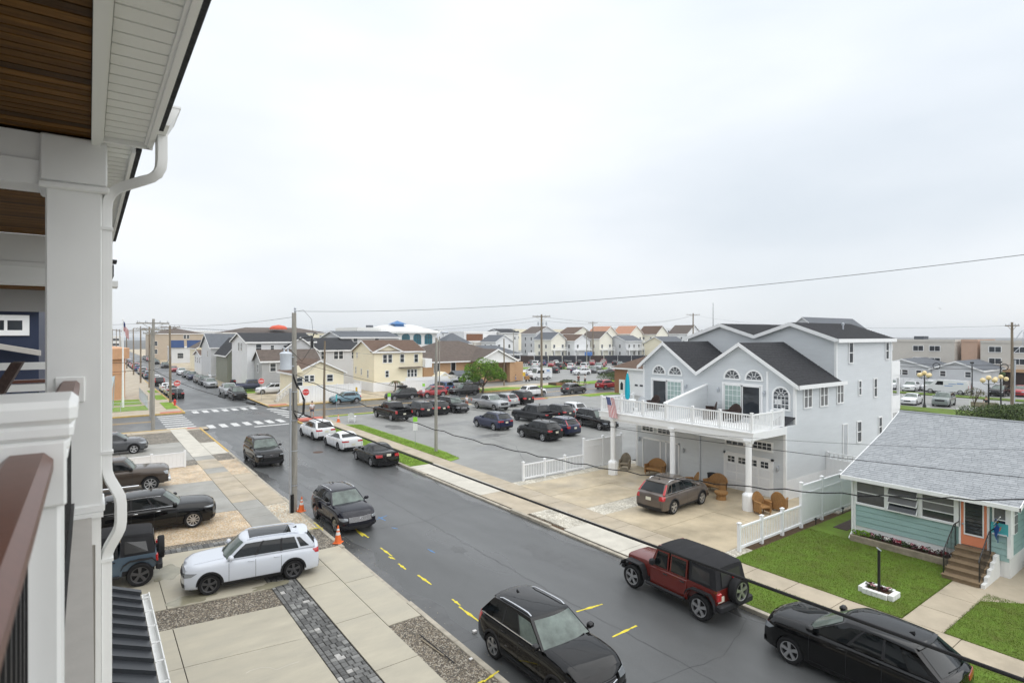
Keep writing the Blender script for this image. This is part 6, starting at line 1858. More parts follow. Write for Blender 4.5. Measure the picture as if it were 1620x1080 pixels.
def car_parts(kind):
 """list of (part name, mesh, material key or None for paint, parent index) for one body type"""
 if kind in CARS:return CARS[kind]
 s = Car(**KINDS[kind])
 out = []
 def add(name,mb,m,smooth=True,par=None,angle=38):
  out.append((name,mb.mesh(name,M[m] if m else M['white'],smooth,angle),m,par));return len(out) - 1
 add('body',s.body(),None,angle=42)
 add('underbody',s.under(),'plastic',False)
 cab = add('cabin',s.house(),s.roofcol,angle=40)
 add('windscreen',s.patch(s.front,(-.94,-.90),(.94,.90),.05,.93,.010),'windscreen')
 rt = .90
 add('rear_window',s.patch(s.rear,(-.86,-.80),(.86,.80),.16 if not s.deck else .06,rt,.010),'car_glass')
 sp = s.splits
 ends = [.03] + list(sp) + ([.955] if s.quarter else [])
 for i in range(len(ends) - 1):
  a,b = ends[i] + (.0 if i == 0 else .014),ends[i + 1] - .014
  last = i == len(ends) - 2
  for mir in (False,True):
   add('side_window',s.patch(s.side,(a,a + (.01 if i == 0 else 0)),(b,b - (.05 if last and s.quarter else 0)),.07 if not (last and s.quarter) else .14,.86 if not (last and s.quarter) else .80,.007,mirror=mir),'car_glass' if i else 'windscreen' if s.__dict__.get('lightglass') else 'car_glass')
 for mir in (False,True):
  for i,b in enumerate(sp):
   if i < 2:add('pillar',s.patch(s.side,b - .017,b + .017,.05,.88,.0055,nu=3,mirror=mir),'plastic')
 if s.trimline:
  for mir in (False,True):
   mb = MB()
   pts = [s.side(u,.035,.012) for u in [.02 + .95 * i / 12 for i in range(13)]]
   mb.tube([(p[0],-p[1] if mir else p[1],p[2]) for p in pts],.016,5)
   if s.trimline == 'full':
    pts = [s.side(u,.90,.010) for u in [.03 + .88 * i / 12 for i in range(13)]]
    mb.tube([(p[0],-p[1] if mir else p[1],p[2]) for p in pts],.014,5)
   add('window_trim',mb,'chrome')
 mb = MB()
 for mir in (1,-1):
  for u in (.02,sp[0],sp[1] if len(sp) > 1 else .64):
   x = s.side(u,0)[0]
   if abs(x - s.xrw) < s.Ra:x = s.xrw + s.Ra * .82
   zlo = s.gc + .12 if abs(x - s.xrw) > s.Ra else s.wr + math.sqrt(max(0,s.Ra ** 2 - (x - s.xrw) ** 2)) + .06
   rows = []
   for k in range(9):
    z = lerp(zlo,s.zt(x) - .01,k / 8)
    rows.append([(x - .006,mir * (s.side_y(x,z) + .0025),z),(x + .006,mir * (s.side_y(x,z) + .0025),z)])
   mb.grid(rows)
  rows = []
  for k in range(13):
   x = lerp(s.side(sp[1] if len(sp) > 1 else .64,0)[0],s.side(.02,0)[0],k / 12)
   if abs(x - s.xrw) < s.Ra + .02:continue
   rows.append([(x,mir * (s.side_y(x,s.gc + .115) + .0025),s.gc + .115),(x,mir * (s.side_y(x,s.gc + .13) + .0025),s.gc + .13)])
  if len(rows) > 1:mb.grid(rows)
 for mir in (1,-1):         # bonnet edges
  rows = []
  for k in range(11):
   x = lerp(s.xc - .05,s.hl - .30,k / 10);ys = s.side_y(x,s.zt(x));z = s.zt(x) + .03 + s.hoodc * .47
   a = s.dfm(x,mir * ys * .805,z);b = s.dfm(x,mir * ys * .79,z + .001)
   rows.append([a,b])
  mb.grid(rows)
  if not s.bed:           # tailgate edges
   rows = []
   for k in range(7):
    z = lerp(s.gc + .24,(s.deck or s.tail) - .06,k / 6);yb = s.side_y(-s.hl,z) * .84
    a = s.dfm(-s.hl,mir * yb,z);b = s.dfm(-s.hl,mir * (yb - .012),z)
    rows.append([(a[0] - .003,a[1],a[2]),(b[0] - .003,b[1],b[2])])
   mb.grid(rows)
 add('door_seam',mb,'plastic',False)
 for mir in (1,-1):
  for u in (sp[0] - .05,(sp[1] if len(sp) > 1 else .64) - .05):
   x = s.side(u,0)[0];z = s.zt(x) - .115
   y = s.side_y(x,z)
   mb = MB();mb.rbox(x - .10,x + .10,min(mir * (y - .01),mir * (y + .032)),max(mir * (y - .01),mir * (y + .032)),z - .017,z + .017,.012)
   add('handle',mb,'chrome' if s.trimline == 'full' else None)
  xm,zm = s.F(0) - .28,s.zbelt(s.F(0)) + .10
  y = s.w(.1)
  mb = MB();mb.rbox(xm - .09,xm + .09,min(mir * (y + .03),mir * (y + .24)),max(mir * (y + .03),mir * (y + .24)),zm - .075,zm + .085,.05);mb.bar((xm,mir * (y - .04),zm - .06),(xm,mir * (y + .10),zm - .03),.05)
  add('mirror',mb,None if not s.__dict__.get('black_mirror') else 'plastic')
 yin,z0,z1,wrap = s.head[0] * s.hw,s.head[1],s.head[2],s.head[3]
 for sd in (1,-1):
  add('headlight',s.lamp(1,yin,z0,z1,wrap,sd,taper=.05),'head_glass')
  if s.tailh == 'v':      # tall lights up the rear pillar
   mb = MB()
   prs = []
   for k in range(9):
    t = k / 8
    p = s.rear(1.0,lerp(0,.9,t),.012)
    prs.append([(p[0] + .01,sd * (p[1] + .012),p[2]),(p[0] - .012,sd * p[1] * .97,p[2]),(p[0] - .014,sd * p[1] * .86,p[2])])
   mb.grid(prs)
   add('taillight',mb,'tail_red')
  add('taillight',s.lamp(-1,s.tailin * s.hw,s.tailz[0],s.tailz[1],.26,sd,taper=.02),'tail_red')
 gy,g0,g1 = s.grille[0] * s.hw,s.grille[1],s.grille[2]
 fe,re_ = s.bend(1),s.bend(-1)
 gi = add('grille',s.patch(fe,(-gy * .9,-gy),(gy * .9,gy),g0,g1,.008,nu=9),'plastic')
 mb = MB()
 for k in range(6):
  z = lerp(g0 + .015,g1 - .015,k / 5)
  pts = [fe(lerp(-gy * .93,gy * .93,i / 8),z,.016) for i in range(9)]
  mb.tube(pts,.006,4)
 add('grille_bar',mb,'rim' if s.__dict__.get('chrome_grille') else 'rim_dark',True,gi)
 mb = MB();p = fe(0,(g0 + g1) / 2,.022);n = 16
 mb.tube([(p[0] - .02 * abs(math.sin(2 * pi * i / n)),.062 * math.cos(2 * pi * i / n),p[2] + .062 * math.sin(2 * pi * i / n)) for i in range(n + 1)],.010,5,cap=False)
 if s.__dict__.get('emblem') == 'diag':mb.bar((p[0] + .01,-gy * .8,g0 + .03),(p[0] + .01,gy * .8,g1 - .03),.022,.012)
 add('emblem',mb,'chrome',True,gi)
 add('lower_grille',s.patch(fe,-s.hw * .62,s.hw * .62,s.gc + .06,s.gc + .20,.006,nu=9,nt=3),'plastic')
 for sd in (1,-1):
  add('fog_lamp_recess',s.patch(fe,sd * s.hw * .66,sd * s.hw * .90,s.gc + .10,s.gc + .24,.007,nu=5,nt=3),'plastic')
 if not s.deck and not s.bed:add('wiper',MB().bar(s.rear(-.1,.18,.03),s.rear(.42,.22,.03),.02),'plastic',False)
 mb = MB()
 for a0,a1 in ((-.75,-.05),(.0,.7)):mb.bar(s.front(a0,.035,.025),s.front(a1,.10,.025),.022,.015)
 add('wiper',mb,'plastic',False)
 add('licence_plate',s.patch(re_,-.16,.16,s.__dict__.get('pz',.74),s.__dict__.get('pz',.74) + .15,.018,nu=3,nt=2),'plate')
 add('rear_bumper',s.patch(re_,-s.hw * .80,s.hw * .80,s.gc + .02,s.gc + .19,.010,nu=9,nt=3),'plastic')
 if s.clad:
  for mir in (1,-1):
   mb = MB()
   for c in (s.xf,s.xrw):
    rows = []
    for k in range(15):
     a = pi * k / 14
     r = []
     for rr,o in ((s.Ra - .004,.0),(s.Ra - .004,.012),(s.Ra + .055,.010),(s.Ra + .06,0)):
      x = clamp(c + rr * math.cos(a),-s.hl + .01,s.hl - .01);z = max(s.gc + .02,s.wr + rr * math.sin(a))
      q = s.dfm(x,s.side_y(x,z) + o,z);r.append((q[0],q[1] * mir,q[2]))
     rows.append(r)
    mb.grid(rows)
   add('arch_trim',mb,'plastic')
   rows = []
   for k in range(13):
    x = lerp(s.xrw + s.Ra,s.xf - s.Ra,k / 12)
    rows.append([(x,mir * (s.side_y(x,z) + o),z) for z,o in ((s.gc - .01,.0),(s.gc + .01,.014),(s.gc + .11,.010),(s.gc + .13,0))])
   mb = MB();mb.grid(rows);add('sill',mb,'plastic')
 if s.rails != 'none':
  for mir in (1,-1):
   mb = MB()
   pts = []
   for i in range(11):
    t = i / 10
    x = lerp(s.xw - .20,s.xr + .30,t)
    y = s.hw * s.wt * .90
    pts.append((x,mir * y,s.roofz(x,y) + (.012 if i in (0,10) else .05)))
   mb.tube(pts,.020,6);add('roof_rail',mb,s.rails)
 if s.fin and not s.bed:
  mb = MB();x = s.xr + .35;z = s.roofz(x,0)
  mb.add([(x + .10,-.02,z),(x + .10,.02,z),(x - .06,.02,z),(x - .06,-.02,z),(x - .05,0,z + .07)],[(0,1,4),(1,2,4),(2,3,4),(3,0,4)]);add('antenna',mb,'plastic',False)
 if s.sunroof:
  def rfn(a,t,o=0.0):
   x,y = lerp(s.xr + .55,s.xw - .28,t),a * s.hw * s.wt * .72
   return (x,y,s.roofz(x,y) + .005 + o)
  add('sunroof',s.patch(rfn,-1,1,0,1,.012),'car_glass')
 if not s.deck and not s.bed:
  mb = MB()                                     # spoiler lip over the tailgate
  pa = [s.rear(a,1.0) for a in (-.9,-.5,0,.5,.9)]
  mb.grid([[(p[0] + .10,p[1],p[2] + .012) for p in pa],[(p[0] - .09,p[1],p[2] - .008) for p in pa],[(p[0] - .085,p[1],p[2] - .035) for p in pa],[(p[0] + .02,p[1],p[2] - .04) for p in pa]])
  add('spoiler',mb,None)
 if s.bed:
  b0,b1,zf = s.bed
  mb = MB();mb.box(b0 + .03,b1 - .03,-s.hw * .78,s.hw * .78,zf + .002,zf + .012);add('bed_liner',mb,'plastic',False)
  zr = s.zt(b0) + .04
  mb = MB()
  for sd in (1,-1):mb.rbox(b0,b1,sd * s.hw * .855 - .05,sd * s.hw * .855 + .05,zr - .015,zr + .02,.012)
  mb.rbox(b0 - .06,b0 + .02,-s.hw * .82,s.hw * .82,zr - .02,zr + .02,.012)
  add('bed_rail',mb,'plastic')
  mb = MB();mb.rbox(-s.hl - .06,-s.hl + .10,-s.hw * .88,s.hw * .88,.50,.66,.03);add('step_bumper',mb,'chrome' if s.__dict__.get('chrome_bumper') else 'plastic')
  if s.__dict__.get('chrome_bumper'):
   mb = MB();mb.rbox(s.hl - .16,s.hl + .06,-s.hw * .90,s.hw * .90,.46,.68,.04);add('front_bumper',mb,'chrome')
   for sd in (1,-1):
    mb = MB();mb.tube([(s.xrw + .75,sd * (s.hw - .02),.42),(s.xf - .55,sd * (s.hw - .02),.42)],.045,8);add('side_step',mb,'chrome')
 CARS[kind] = (s,out)
 return CARS[kind]
SC = 0.95
def car(kind,paint_m,x,y,hdg,label,cat='car',name='parked_car',group='vehicles in the streets and car parks',z=0.0,far=False,sc=SC,rim=None):
 s,parts = car_parts(kind)
 t = thing(name,label,cat,(x,y,z),R(hdg),group)
 t.scale = (sc,sc,sc)
 obs = []
 skip = ('wiper','fog_lamp_recess','door_seam','handle','grille_bar','emblem','licence_plate','antenna','pillar','lower_grille','sill','arch_trim','bed_rail','window_trim','rear_bumper','spoiler') if far else ()
 for nm,me,m,par in parts:
  if nm in skip:
   obs.append(None);continue
  o = link(nm,me,obs[par] if par is not None else t)
  if m is None:
   o.material_slots[0].link = 'OBJECT'
   o.material_slots[0].material = paint_m
  obs.append(o)
 tm,rm = wheel_meshes(s.wr,s.spokes,rim or s.rim)
 for wx in (s.xf,s.xrw):
  for sd in (1,-1):
   w = link('wheel',tm,t,(wx,sd * (s.hw - .125),s.wr),0 if sd > 0 else pi)
   link('rim',rm,w)
 return t
suv = dict()
KINDS = {
 'volvo':dict(L=4.63,W=1.89,H=1.70,wb=2.77,fo=.92,nose=0.97,cowl=1.14,tail=1.12,xc=.95,xw=.22,xr=-1.72,xb=-2.16,wt=.70,rails='chrome',tailh='v',tailz=(.80,1.06),tailin=.62,trimline='bottom',splits=(.33,.62,.80),grille=(.36,.52,.80),emblem='diag',lightglass=True,head=(.52,.66,.84,.55),bf=.26,lf=.20),
 'mkc':dict(L=4.55,W=1.86,H=1.66,wb=2.69,fo=.94,nose=0.95,cowl=1.11,tail=1.10,xc=.92,xw=.20,xr=-1.70,xb=-2.16,wt=.70,rails='chrome',trimline='bottom',grille=(.62,.60,.82),chrome_grille=True,head=(.62,.66,.80,.45),bf=.26,lf=.18,clad=False),
 'cherokee':dict(L=4.85,W=1.95,H=1.78,wb=2.96,fo=.92,wr=.39,nose=1.02,cowl=1.18,tail=1.16,xc=1.02,xw=.42,xr=-2.0,xb=-2.32,wt=.74,rails='plastic',grille=(.55,.72,.92),head=(.60,.80,.92,.35),bf=.14,lf=.06,rim='rim_dark',clad=False,hoodc=.035),
 'q5':dict(L=4.66,W=1.89,H=1.66,wb=2.82,fo=.88,nose=0.94,cowl=1.10,tail=1.06,xc=.95,xw=.20,xr=-1.68,xb=-2.20,wt=.70,rails='rim_dark',clad=False,tailz=(.84,.98),tailin=.40,rim='rim_dark',bf=.22),
 'a5':dict(L=4.73,W=1.84,H=1.39,gc=.18,wb=2.82,fo=.88,wr=.34,nose=.74,cowl=.94,tail=.98,deck=1.00,xc=.78,xw=-.10,xr=-1.10,xb=-2.02,wt=.66,clad=False,splits=(.42,.74),quarter=True,tailz=(.76,.88),tailin=.40,rim='rim_dark',head=(.55,.56,.70,.42),grille=(.45,.42,.66),pz=.50),
 'accord':dict(L=4.86,W=1.85,H=1.46,gc=.18,wb=2.78,fo=.98,wr=.33,nose=.76,cowl=.98,tail=1.02,deck=1.04,xc=.88,xw=.02,xr=-1.08,xb=-1.78,wt=.68,clad=False,splits=(.42,.76),quarter=True,tailz=(.74,.94),tailin=.50,head=(.50,.58,.73,.50),grille=(.45,.52,.70),pz=.82),
 'edge':dict(L=4.80,W=1.93,H=1.73,wb=2.85,fo=.97,wr=.37,nose=1.05,cowl=1.17,tail=1.14,xc=1.10,xw=.18,xr=-1.62,xb=-2.25,wt=.70,clad=False,tailz=(.94,1.07),tailin=.25,splits=(.33,.60,.79),head=(.66,.76,.90,.45),bf=.24,lf=.16,spokes=5),
 'tiguan':dict(L=4.70,W=1.84,H=1.69,wb=2.79,fo=.90,wr=.36,nose=0.98,cowl=1.11,tail=1.10,xc=1.05,xw=.42,xr=-1.86,xb=-2.22,wt=.73,rails='paint',sunroof=True,splits=(.31,.60,.82),tailz=(.86,1.02),tailin=.55,rim='rim_dark',head=(.50,.70,.84,.46),grille=(.50,.70,.83),bf=.18,lf=.10),
 'infiniti':dict(L=5.03,W=1.98,H=1.77,wb=2.90,fo=1.0,wr=.385,nose=1.03,cowl=1.16,tail=1.12,xc=1.05,xw=.34,xr=-1.90,xb=-2.36,wt=.72,trimline='full',splits=(.30,.58,.83),clad=False,head=(.58,.86,.95,.5),grille=(.5,.56,.86),bf=.22,lf=.10,spokes=10),
 'escape':dict(L=4.52,W=1.84,H=1.66,wb=2.69,fo=.93,nose=0.97,cowl=1.11,tail=1.08,xc=1.05,xw=.30,xr=-1.68,xb=-2.12,wt=.71,tailz=(.86,1.02),tailin=.56,head=(.50,.72,.88,.62),grille=(.42,.56,.70),bf=.24,lf=.20),
 'crv':dict(L=4.53,W=1.82,H=1.65,wb=2.62,fo=.94,nose=0.98,cowl=1.11,tail=1.06,xc=1.08,xw=.28,xr=-1.66,xb=-2.12,wt=.72,rails='chrome',tailh='v',tailz=(.78,1.00),tailin=.66,splits=(.35,.64,.80),trimline='bottom',spokes=5,bf=.22,lf=.18),
 'wagon':dict(L=4.82,W=1.86,H=1.64,wb=2.74,fo=.96,wr=.35,nose=0.91,cowl=1.05,tail=1.02,xc=.98,xw=.24,xr=-2.0,xb=-2.34,wt=.72,rails='plastic',splits=(.32,.60,.80)),
 'compact':dict(L=4.20,W=1.80,H=1.58,wb=2.57,fo=.86,wr=.34,nose=0.93,cowl=1.06,tail=1.04,xc=.95,xw=.28,xr=-1.58,xb=-1.96,wt=.72),
 'bigsuv':dict(L=5.12,W=1.98,H=1.84,wb=3.05,fo=.95,wr=.39,nose=1.02,cowl=1.16,tail=1.14,xc=1.18,xw=.52,xr=-2.16,xb=-2.44,wt=.75,rails='chrome',splits=(.29,.56,.83),trimline='bottom',clad=False,chrome_grille=True),
 'sedan':dict(L=4.68,W=1.81,H=1.45,gc=.18,wb=2.70,fo=.94,wr=.33,nose=.76,cowl=.97,tail=1.0,deck=1.02,xc=.85,xw=.02,xr=-1.02,xb=-1.72,wt=.68,clad=False,splits=(.44,.78),quarter=True,tailz=(.76,.92),head=(.50,.58,.72,.45),grille=(.45,.50,.66),pz=.50),
 'f250':dict(L=5.9,W=2.03,H=1.98,gc=.42,wb=3.62,fo=.98,wr=.44,nose=1.22,cowl=1.34,tail=1.34,xc=1.30,xw=.78,xr=-.60,xb=-.72,wt=.76,bed=(-2.86,-.80,.86),clad=False,splits=(.55,),quarter=True,head=(.60,.92,1.14,.26),grille=(.55,.86,1.16),bf=.08,lf=.06,br=.02,lr=0,pf=.06,pr=.03,chrome_bumper=True,chrome_grille=True,black_mirror=True,tailz=(.92,1.24),tailin=.84,fin=False,hoodc=.05,spokes=8),
 'pickup':dict(L=5.85,W=2.03,H=1.92,gc=.36,wb=3.65,fo=.95,wr=.41,nose=1.12,cowl=1.26,tail=1.26,xc=1.22,xw=.62,xr=-.95,xb=-1.10,wt=.75,bed=(-2.84,-1.14,.80),clad=False,splits=(.46,),quarter=True,head=(.62,.82,1.04,.26),grille=(.58,.74,1.04),bf=.08,lf=.08,br=.02,lr=0,pf=.07,pr=.03,tailz=(.86,1.18),tailin=.82,fin=False),
 'rivian':dict(L=5.5,W=2.05,H=1.90,gc=.36,wb=3.45,fo=.90,wr=.42,nose=1.10,cowl=1.22,tail=1.20,xc=1.20,xw=.62,xr=-1.20,xb=-1.42,wt=.76,bed=(-2.65,-1.46,.85),splits=(.44,),quarter=True,head=(.62,.85,1.0,.24),bf=.08,lf=.04,br=.02,lr=0,pf=.06,pr=.03,tailz=(.98,1.10),tailin=.70,fin=False,rim='rim_dark'),
}
P = {k:paint(k,c,m,r) for k,c,m,r in (
 ('black',(0.0015,0.0015,0.0017),0,.18),('black_brown',(0.002,0.0018,0.0018),0,.2),('navy_black',(0.005,0.005,0.012),0,.2),('navy',(0.012,0.018,0.060),.4,.22),('white',(0.72,0.73,0.74),0,.25),
 ('pearl',(0.60,0.635,0.70),0,.24),('silver',(0.40,0.41,0.42),.6,.3),('grey',(0.085,0.088,0.095),.5,.28),('charcoal',(0.018,0.019,0.022),.3,.25),('taupe',(0.115,0.092,0.078),.5,.28),('bronze',(0.060,0.042,0.030),.5,.28),
 ('red',(0.34,0.016,0.022),.3,.22),('jeep_red',(0.13,0.009,0.004),0,.25),('slate_blue',(0.085,0.13,0.18),.4,.28),('teal',(0.14,0.24,0.29),.4,.28),('sage',(0.22,0.25,0.24),.4,.3),('blue',(0.04,0.09,0.22),.4,.25))}
M['paint'] = P['pearl']
# --- on our side of the street and in the driveways
car('volvo',P['black'],9.72,11.55,-90,'black crossover with silver roof rails facing the viewer at the bottom kerb','car')
car('mkc',P['navy_black'],9.66,26.5,-89,'dark navy crossover with chrome wing grille parked beside two orange cones','car')
car('cherokee',P['black'],9.78,42.4,-90,'boxy black suv with dark wheels facing down the street by the tan gravel verge','car')
car('tiguan',P['pearl'],4.72,22.02,172,'pearl white suv with panoramic sunroof parked across the paver walk','car',z=K)
car('infiniti',P['black_brown'],2.45,30.35,-6,'long black suv with chrome window outline parked on tan gravel','car',z=K)
car('f250',P['bronze'],.95,38.6,-4,'dark brown pickup truck with chrome bumper by the low white fence','pickup truck',z=K)
car('escape',P['grey'],1.45,51.1,-3,'dark grey crossover in the driveway nearest the crossing','car',z=K)
# --- right kerb
car('q5',P['white'],15.88,49.85,93,'white crossover at the front of the kerb row by the intersection','car')
car('a5',P['white'],16.08,44.2,91,'white fastback sedan between the white crossover and the black sedan','car')
car('accord',P['black'],16.05,37.75,90,'black sedan with red tail lights parked at the end of the grass verge','car')
car('edge',P['black'],15.98,6.55,90,'glossy black suv at the lower right kerb under the black cable','car')
car('crv',P['taupe'],24.0,18.55,4,'taupe grey crossover with tall red tail lights parked under the duplex balcony','car',z=K)
# --- parking lot
LZ = K - .01
car('pickup',P['black'],25.5,55.55,92,'black pickup truck showing its tailgate at the lot corner','pickup truck',z=LZ)
car('escape',P['charcoal'],28.95,56.2,91,'dark hatchback beside the black pickup in the parking lot','car',z=LZ)
car('compact',P['black_brown'],31.0,56.3,91,'small black crossover between the dark hatchback and the minivan like suv','car',z=LZ)
car('bigsuv',P['black'],33.45,56.6,-88,'large black suv facing the viewer left of the silver pickup','car',z=LZ,sc=.92)
car('pickup',P['silver'],38.1,55.75,-87,'silver pickup truck facing the viewer in the middle of the lot','pickup truck',z=LZ,sc=.92)
car('crv',P['silver'],41.35,57.5,92,'silver crossover with red tail lights right of the silver pickup','car',z=LZ)
car('cherokee',P['black'],44.0,58.2,92,'black suv at the right end of the far row in the lot','car',z=LZ)
car('q5',P['navy'],30.5,44.3,92,'navy blue crossover alone in the middle of the lot aisle row','car',z=LZ,rim='rim')
car('rivian',P['charcoal'],36.1,44.9,95,'charcoal pickup with dark wheels in the second lot row','pickup truck',z=LZ)
car('escape',P['charcoal'],39.3,45.4,92,'dark grey crossover with bright red tail lights right of the charcoal pickup','car',z=LZ)
car('compact',P['white'],42.0,46.2,92,'white hatchback at the right end of the second lot row','car',z=LZ)
car('escape',P['black'],30.6,37.5,94,'black crossover in the lot row nearest the duplex','car',z=LZ)
car('crv',P['navy'],33.45,38.25,92,'dark blue crossover with tall red tail lights beside the nearest black one','car',z=LZ,sc=.93)
car('bigsuv',P['black'],38.55,38.7,-96,'long black suv with silver trim behind the left end of the balcony','car',z=LZ,sc=.93)
# --- cross street
car('compact',P['teal'],26.7,72.5,180,'blue grey compact suv parked outside the small cream bungalow','car')
t_out = car('wagon',P['charcoal'],34.5,72.2,180,'dark wagon with black roof box parked outside the cream house','car')
mb = MB();mb.rbox(-.9,.65,-.40,.40,1.70,2.02,.14);mb.box(-.5,-.44,-.6,.6,1.66,1.71);mb.box(.2,.26,-.6,.6,1.66,1.71);rb = mb.build('roof_box',M['plastic'],None,True);rb.location = t_out.location;rb.rotation_euler = t_out.rotation_euler;rb.scale = t_out.scale;tag(rb,'black cargo box strapped to the roof of the dark wagon','roof box')
car('escape',P['red'],39.4,72.4,180,'bright red crossover parked behind the dark wagon','car')
car('cherokee',P['black'],44.2,71.6,180,'black suv parked in front of the tree outside the brick office','car')
car('bigsuv',P['blue'],43.6,77.2,100,'blue suv behind the red crossover in the office driveway','car',z=K,sc=.9)
car('pickup',P['silver'],47.0,78.6,160,'silver truck half hidden behind the black suv near the brick office','pickup truck',z=K,sc=.9)
car('compact',P['charcoal'],51.5,80.5,178,'dark compact parked by the grey and white playhouse shed','car',z=K)
car('escape',P['white'],51.8,64.8,0,'white crossover driving past the tall wooden pole','car',name='moving_car')
car('mkc',P['grey'],59.2,64.2,3,'dark grey crossover driving behind the white one on the wet street','car',name='moving_car')
car('escape',P['red'],68.4,66.2,1,'red crossover driving toward the red brick shop','car',name='moving_car')
# --- far street
FS = [('cherokee','black',16.5,86,-90,'black suv first in the right hand row beyond the stop line','car'),
   ('pickup','silver',16.5,92.2,-90,'silver truck right behind the first black suv beyond the stop line','pickup truck'),
   ('wagon','silver',16.6,108.5,-90,'silver wagon facing the crossing further up the far street','car'),
   ('escape','charcoal',16.6,114.6,-90,'charcoal crossover behind the silver wagon up the far street','car'),
   ('compact','taupe',16.6,120.6,-90,'taupe compact behind the charcoal crossover up the far street','car'),
   ('escape','navy',16.6,130,-90,'navy crossover two cars behind the taupe compact up the far street','car'),
   ('sedan','charcoal',16.6,137,-90,'low charcoal sedan behind the navy crossover up the far street','car'),
   ('crv','white',16.6,146,-90,'white crossover ending the right hand row up the far street','car'),
   ('sedan','black',9.85,92.6,90,'black sedan behind the fire hydrant on the left of the far street','car'),
   ('escape','silver',9.85,98.6,90,'silver crossover second on the left of the far street','car'),
   ('sedan','white',9.85,105,90,'white sedan third on the left of the far street','car'),
   ('crv','charcoal',9.85,117.5,90,'charcoal crossover behind the brown pole on the far street','car'),
   ('compact','white',9.85,124,90,'white compact beside the leaning pole on the far street','car'),
   ('escape','slate_blue',9.85,138,90,'slate blue crossover on the left far up the street','car'),
   ('sedan','charcoal',9.85,146,90,'charcoal sedan just past the slate blue crossover','car'),
   ('crv','silver',9.85,155,90,'silver crossover past the charcoal sedan far up the street','car'),
   ('sedan','red',16.6,160,-90,'small red sedan in the distance on the right of the far street','car'),
   ('compact','blue',9.85,170,90,'blue compact in the distance on the left of the far street','car'),
   ('pickup','navy',20.6,96.0,-8,'dark blue pickup in the yard beside the white house','pickup truck'),
   ('wagon','white',22.0,90.2,176,'white wagon parked in the sandy yard behind the stop sign','car'),
   ('escape','silver',24.8,88.0,178,'silver crossover next to the bungalow fence in the sandy yard','car'),
   ('crv','sage',25.6,92.6,178,'grey green crossover behind the white wagon in the sandy yard','car'),
   ('sedan','white',20.0,128,-95,'white sedan nose out in front of the red one up the far street','car'),
   ('compact','red',21.6,132,-95,'red compact behind the white sedan up the far street','car'),
   ('sedan','charcoal',22.0,109,20,'dark sedan in the driveway beside the sage house','car')]
for k,c,x,y,h,lb,ct in FS:
 car(k,P[c],x,y,h,lb,ct,far=True,z=K if x > 17.4 else 0)
for i in range(9):
 for xx in (9.85,16.6):
  if rnd.random() < .8:
   c = rnd.choice(('black','white','silver','charcoal','navy','red'))
   car(rnd.choice(('escape','sedan','crv','wagon')),P[c],xx,180 + i * 8.5 + rnd.uniform(-.8,.8),90 if xx < 10 else -90,'tiny distant car in the kerb rows at the vanishing end of the street','car',group='distant cars at the end of the street',far=True)
# --- car park beyond: rows of small cars
RW = [((98,112),(156,60),24,'row of cars behind the grass strip'),((84,104),(122,74),12,'near row of the far car park'),((92,139),(172,86),28,'back row against the dark fence'),((96,127),(160,78),18,'third row of the far car park')]
ri = 0
for (xa,ya),(xb,yb),n,g in RW:
 dxy = Vector((xb - xa,yb - ya,0)).normalized()
 h = math.degrees(math.atan2(dxy.y,dxy.x)) + 78
 for i in range(n):
  t = (i + rnd.uniform(-.1,.1)) / (n - 1)
  if rnd.random() < .1:continue
  c = rnd.choice(('black','black','white','silver','charcoal','charcoal','navy','red','grey','blue','white'))
  k = rnd.choice(('escape','sedan','crv','wagon','bigsuv','compact'))
  car(k,P[c],lerp(xa,xb,t),lerp(ya,yb,t),h + (180 if rnd.random() < .4 else 0),'small %s car in the %s' % ({'charcoal':'dark grey','navy':'navy blue'}.get(c,c),g),'car',group='%s cars, %s' % (c,g),far=True,z=.02)
for k,c,x,y,h,lb in (('wagon','white',78,99,150,'white wagon left of the mail truck near the brick office'),('bigsuv','white',76,104,150,'large white suv partly behind the tan brick office'),('compact','silver',82,103,150,'silver compact above the mail truck'),('escape','white',88,93,170,'white crossover right of the mail truck'),('sedan','charcoal',92,89,160,'dark sedan by the low green hedge'),('sedan','white',99,86,150,'white sedan behind the green island hedge'),('escape','navy',105,76,100,'navy car beside the white kiosk sign')):
 car(k,P[c],x,y,h,lb,'car',far=True,z=.02)
# --- right hand car park
for k,c,x,y,h,lb in (('sedan','white',84.6,28.4,186,'white sedan facing the lamp post beyond the teal roof'),('cherokee','sage',86.0,25.4,186,'grey green suv right of the white sedan beyond the teal roof'),
 ('sedan','charcoal',101,40.6,200,'dark sedan at the left edge of the bungalow lot'),('escape','white',106,38.4,190,'white crossover in front of the bungalow fence'),('escape','white',104,35.0,185,'white suv left of the white van, half hidden by the lamp'),('wagon','white',107.5,33.6,185,'white wagon tucked behind the white van'),
 ('crv','black',106,24.6,180,'black crossover right of the white van'),('escape','red',108,22.6,180,'dark red crossover beside the black one right of the van'),('sedan','charcoal',104,17.8,185,'charcoal sedan at the right edge under the lamp globes'),('compact','silver',98,15.2,185,'silver compact cut off by the right edge')):
 car(k,P[c],x,y,h,lb,'car',far=True,z=.02)
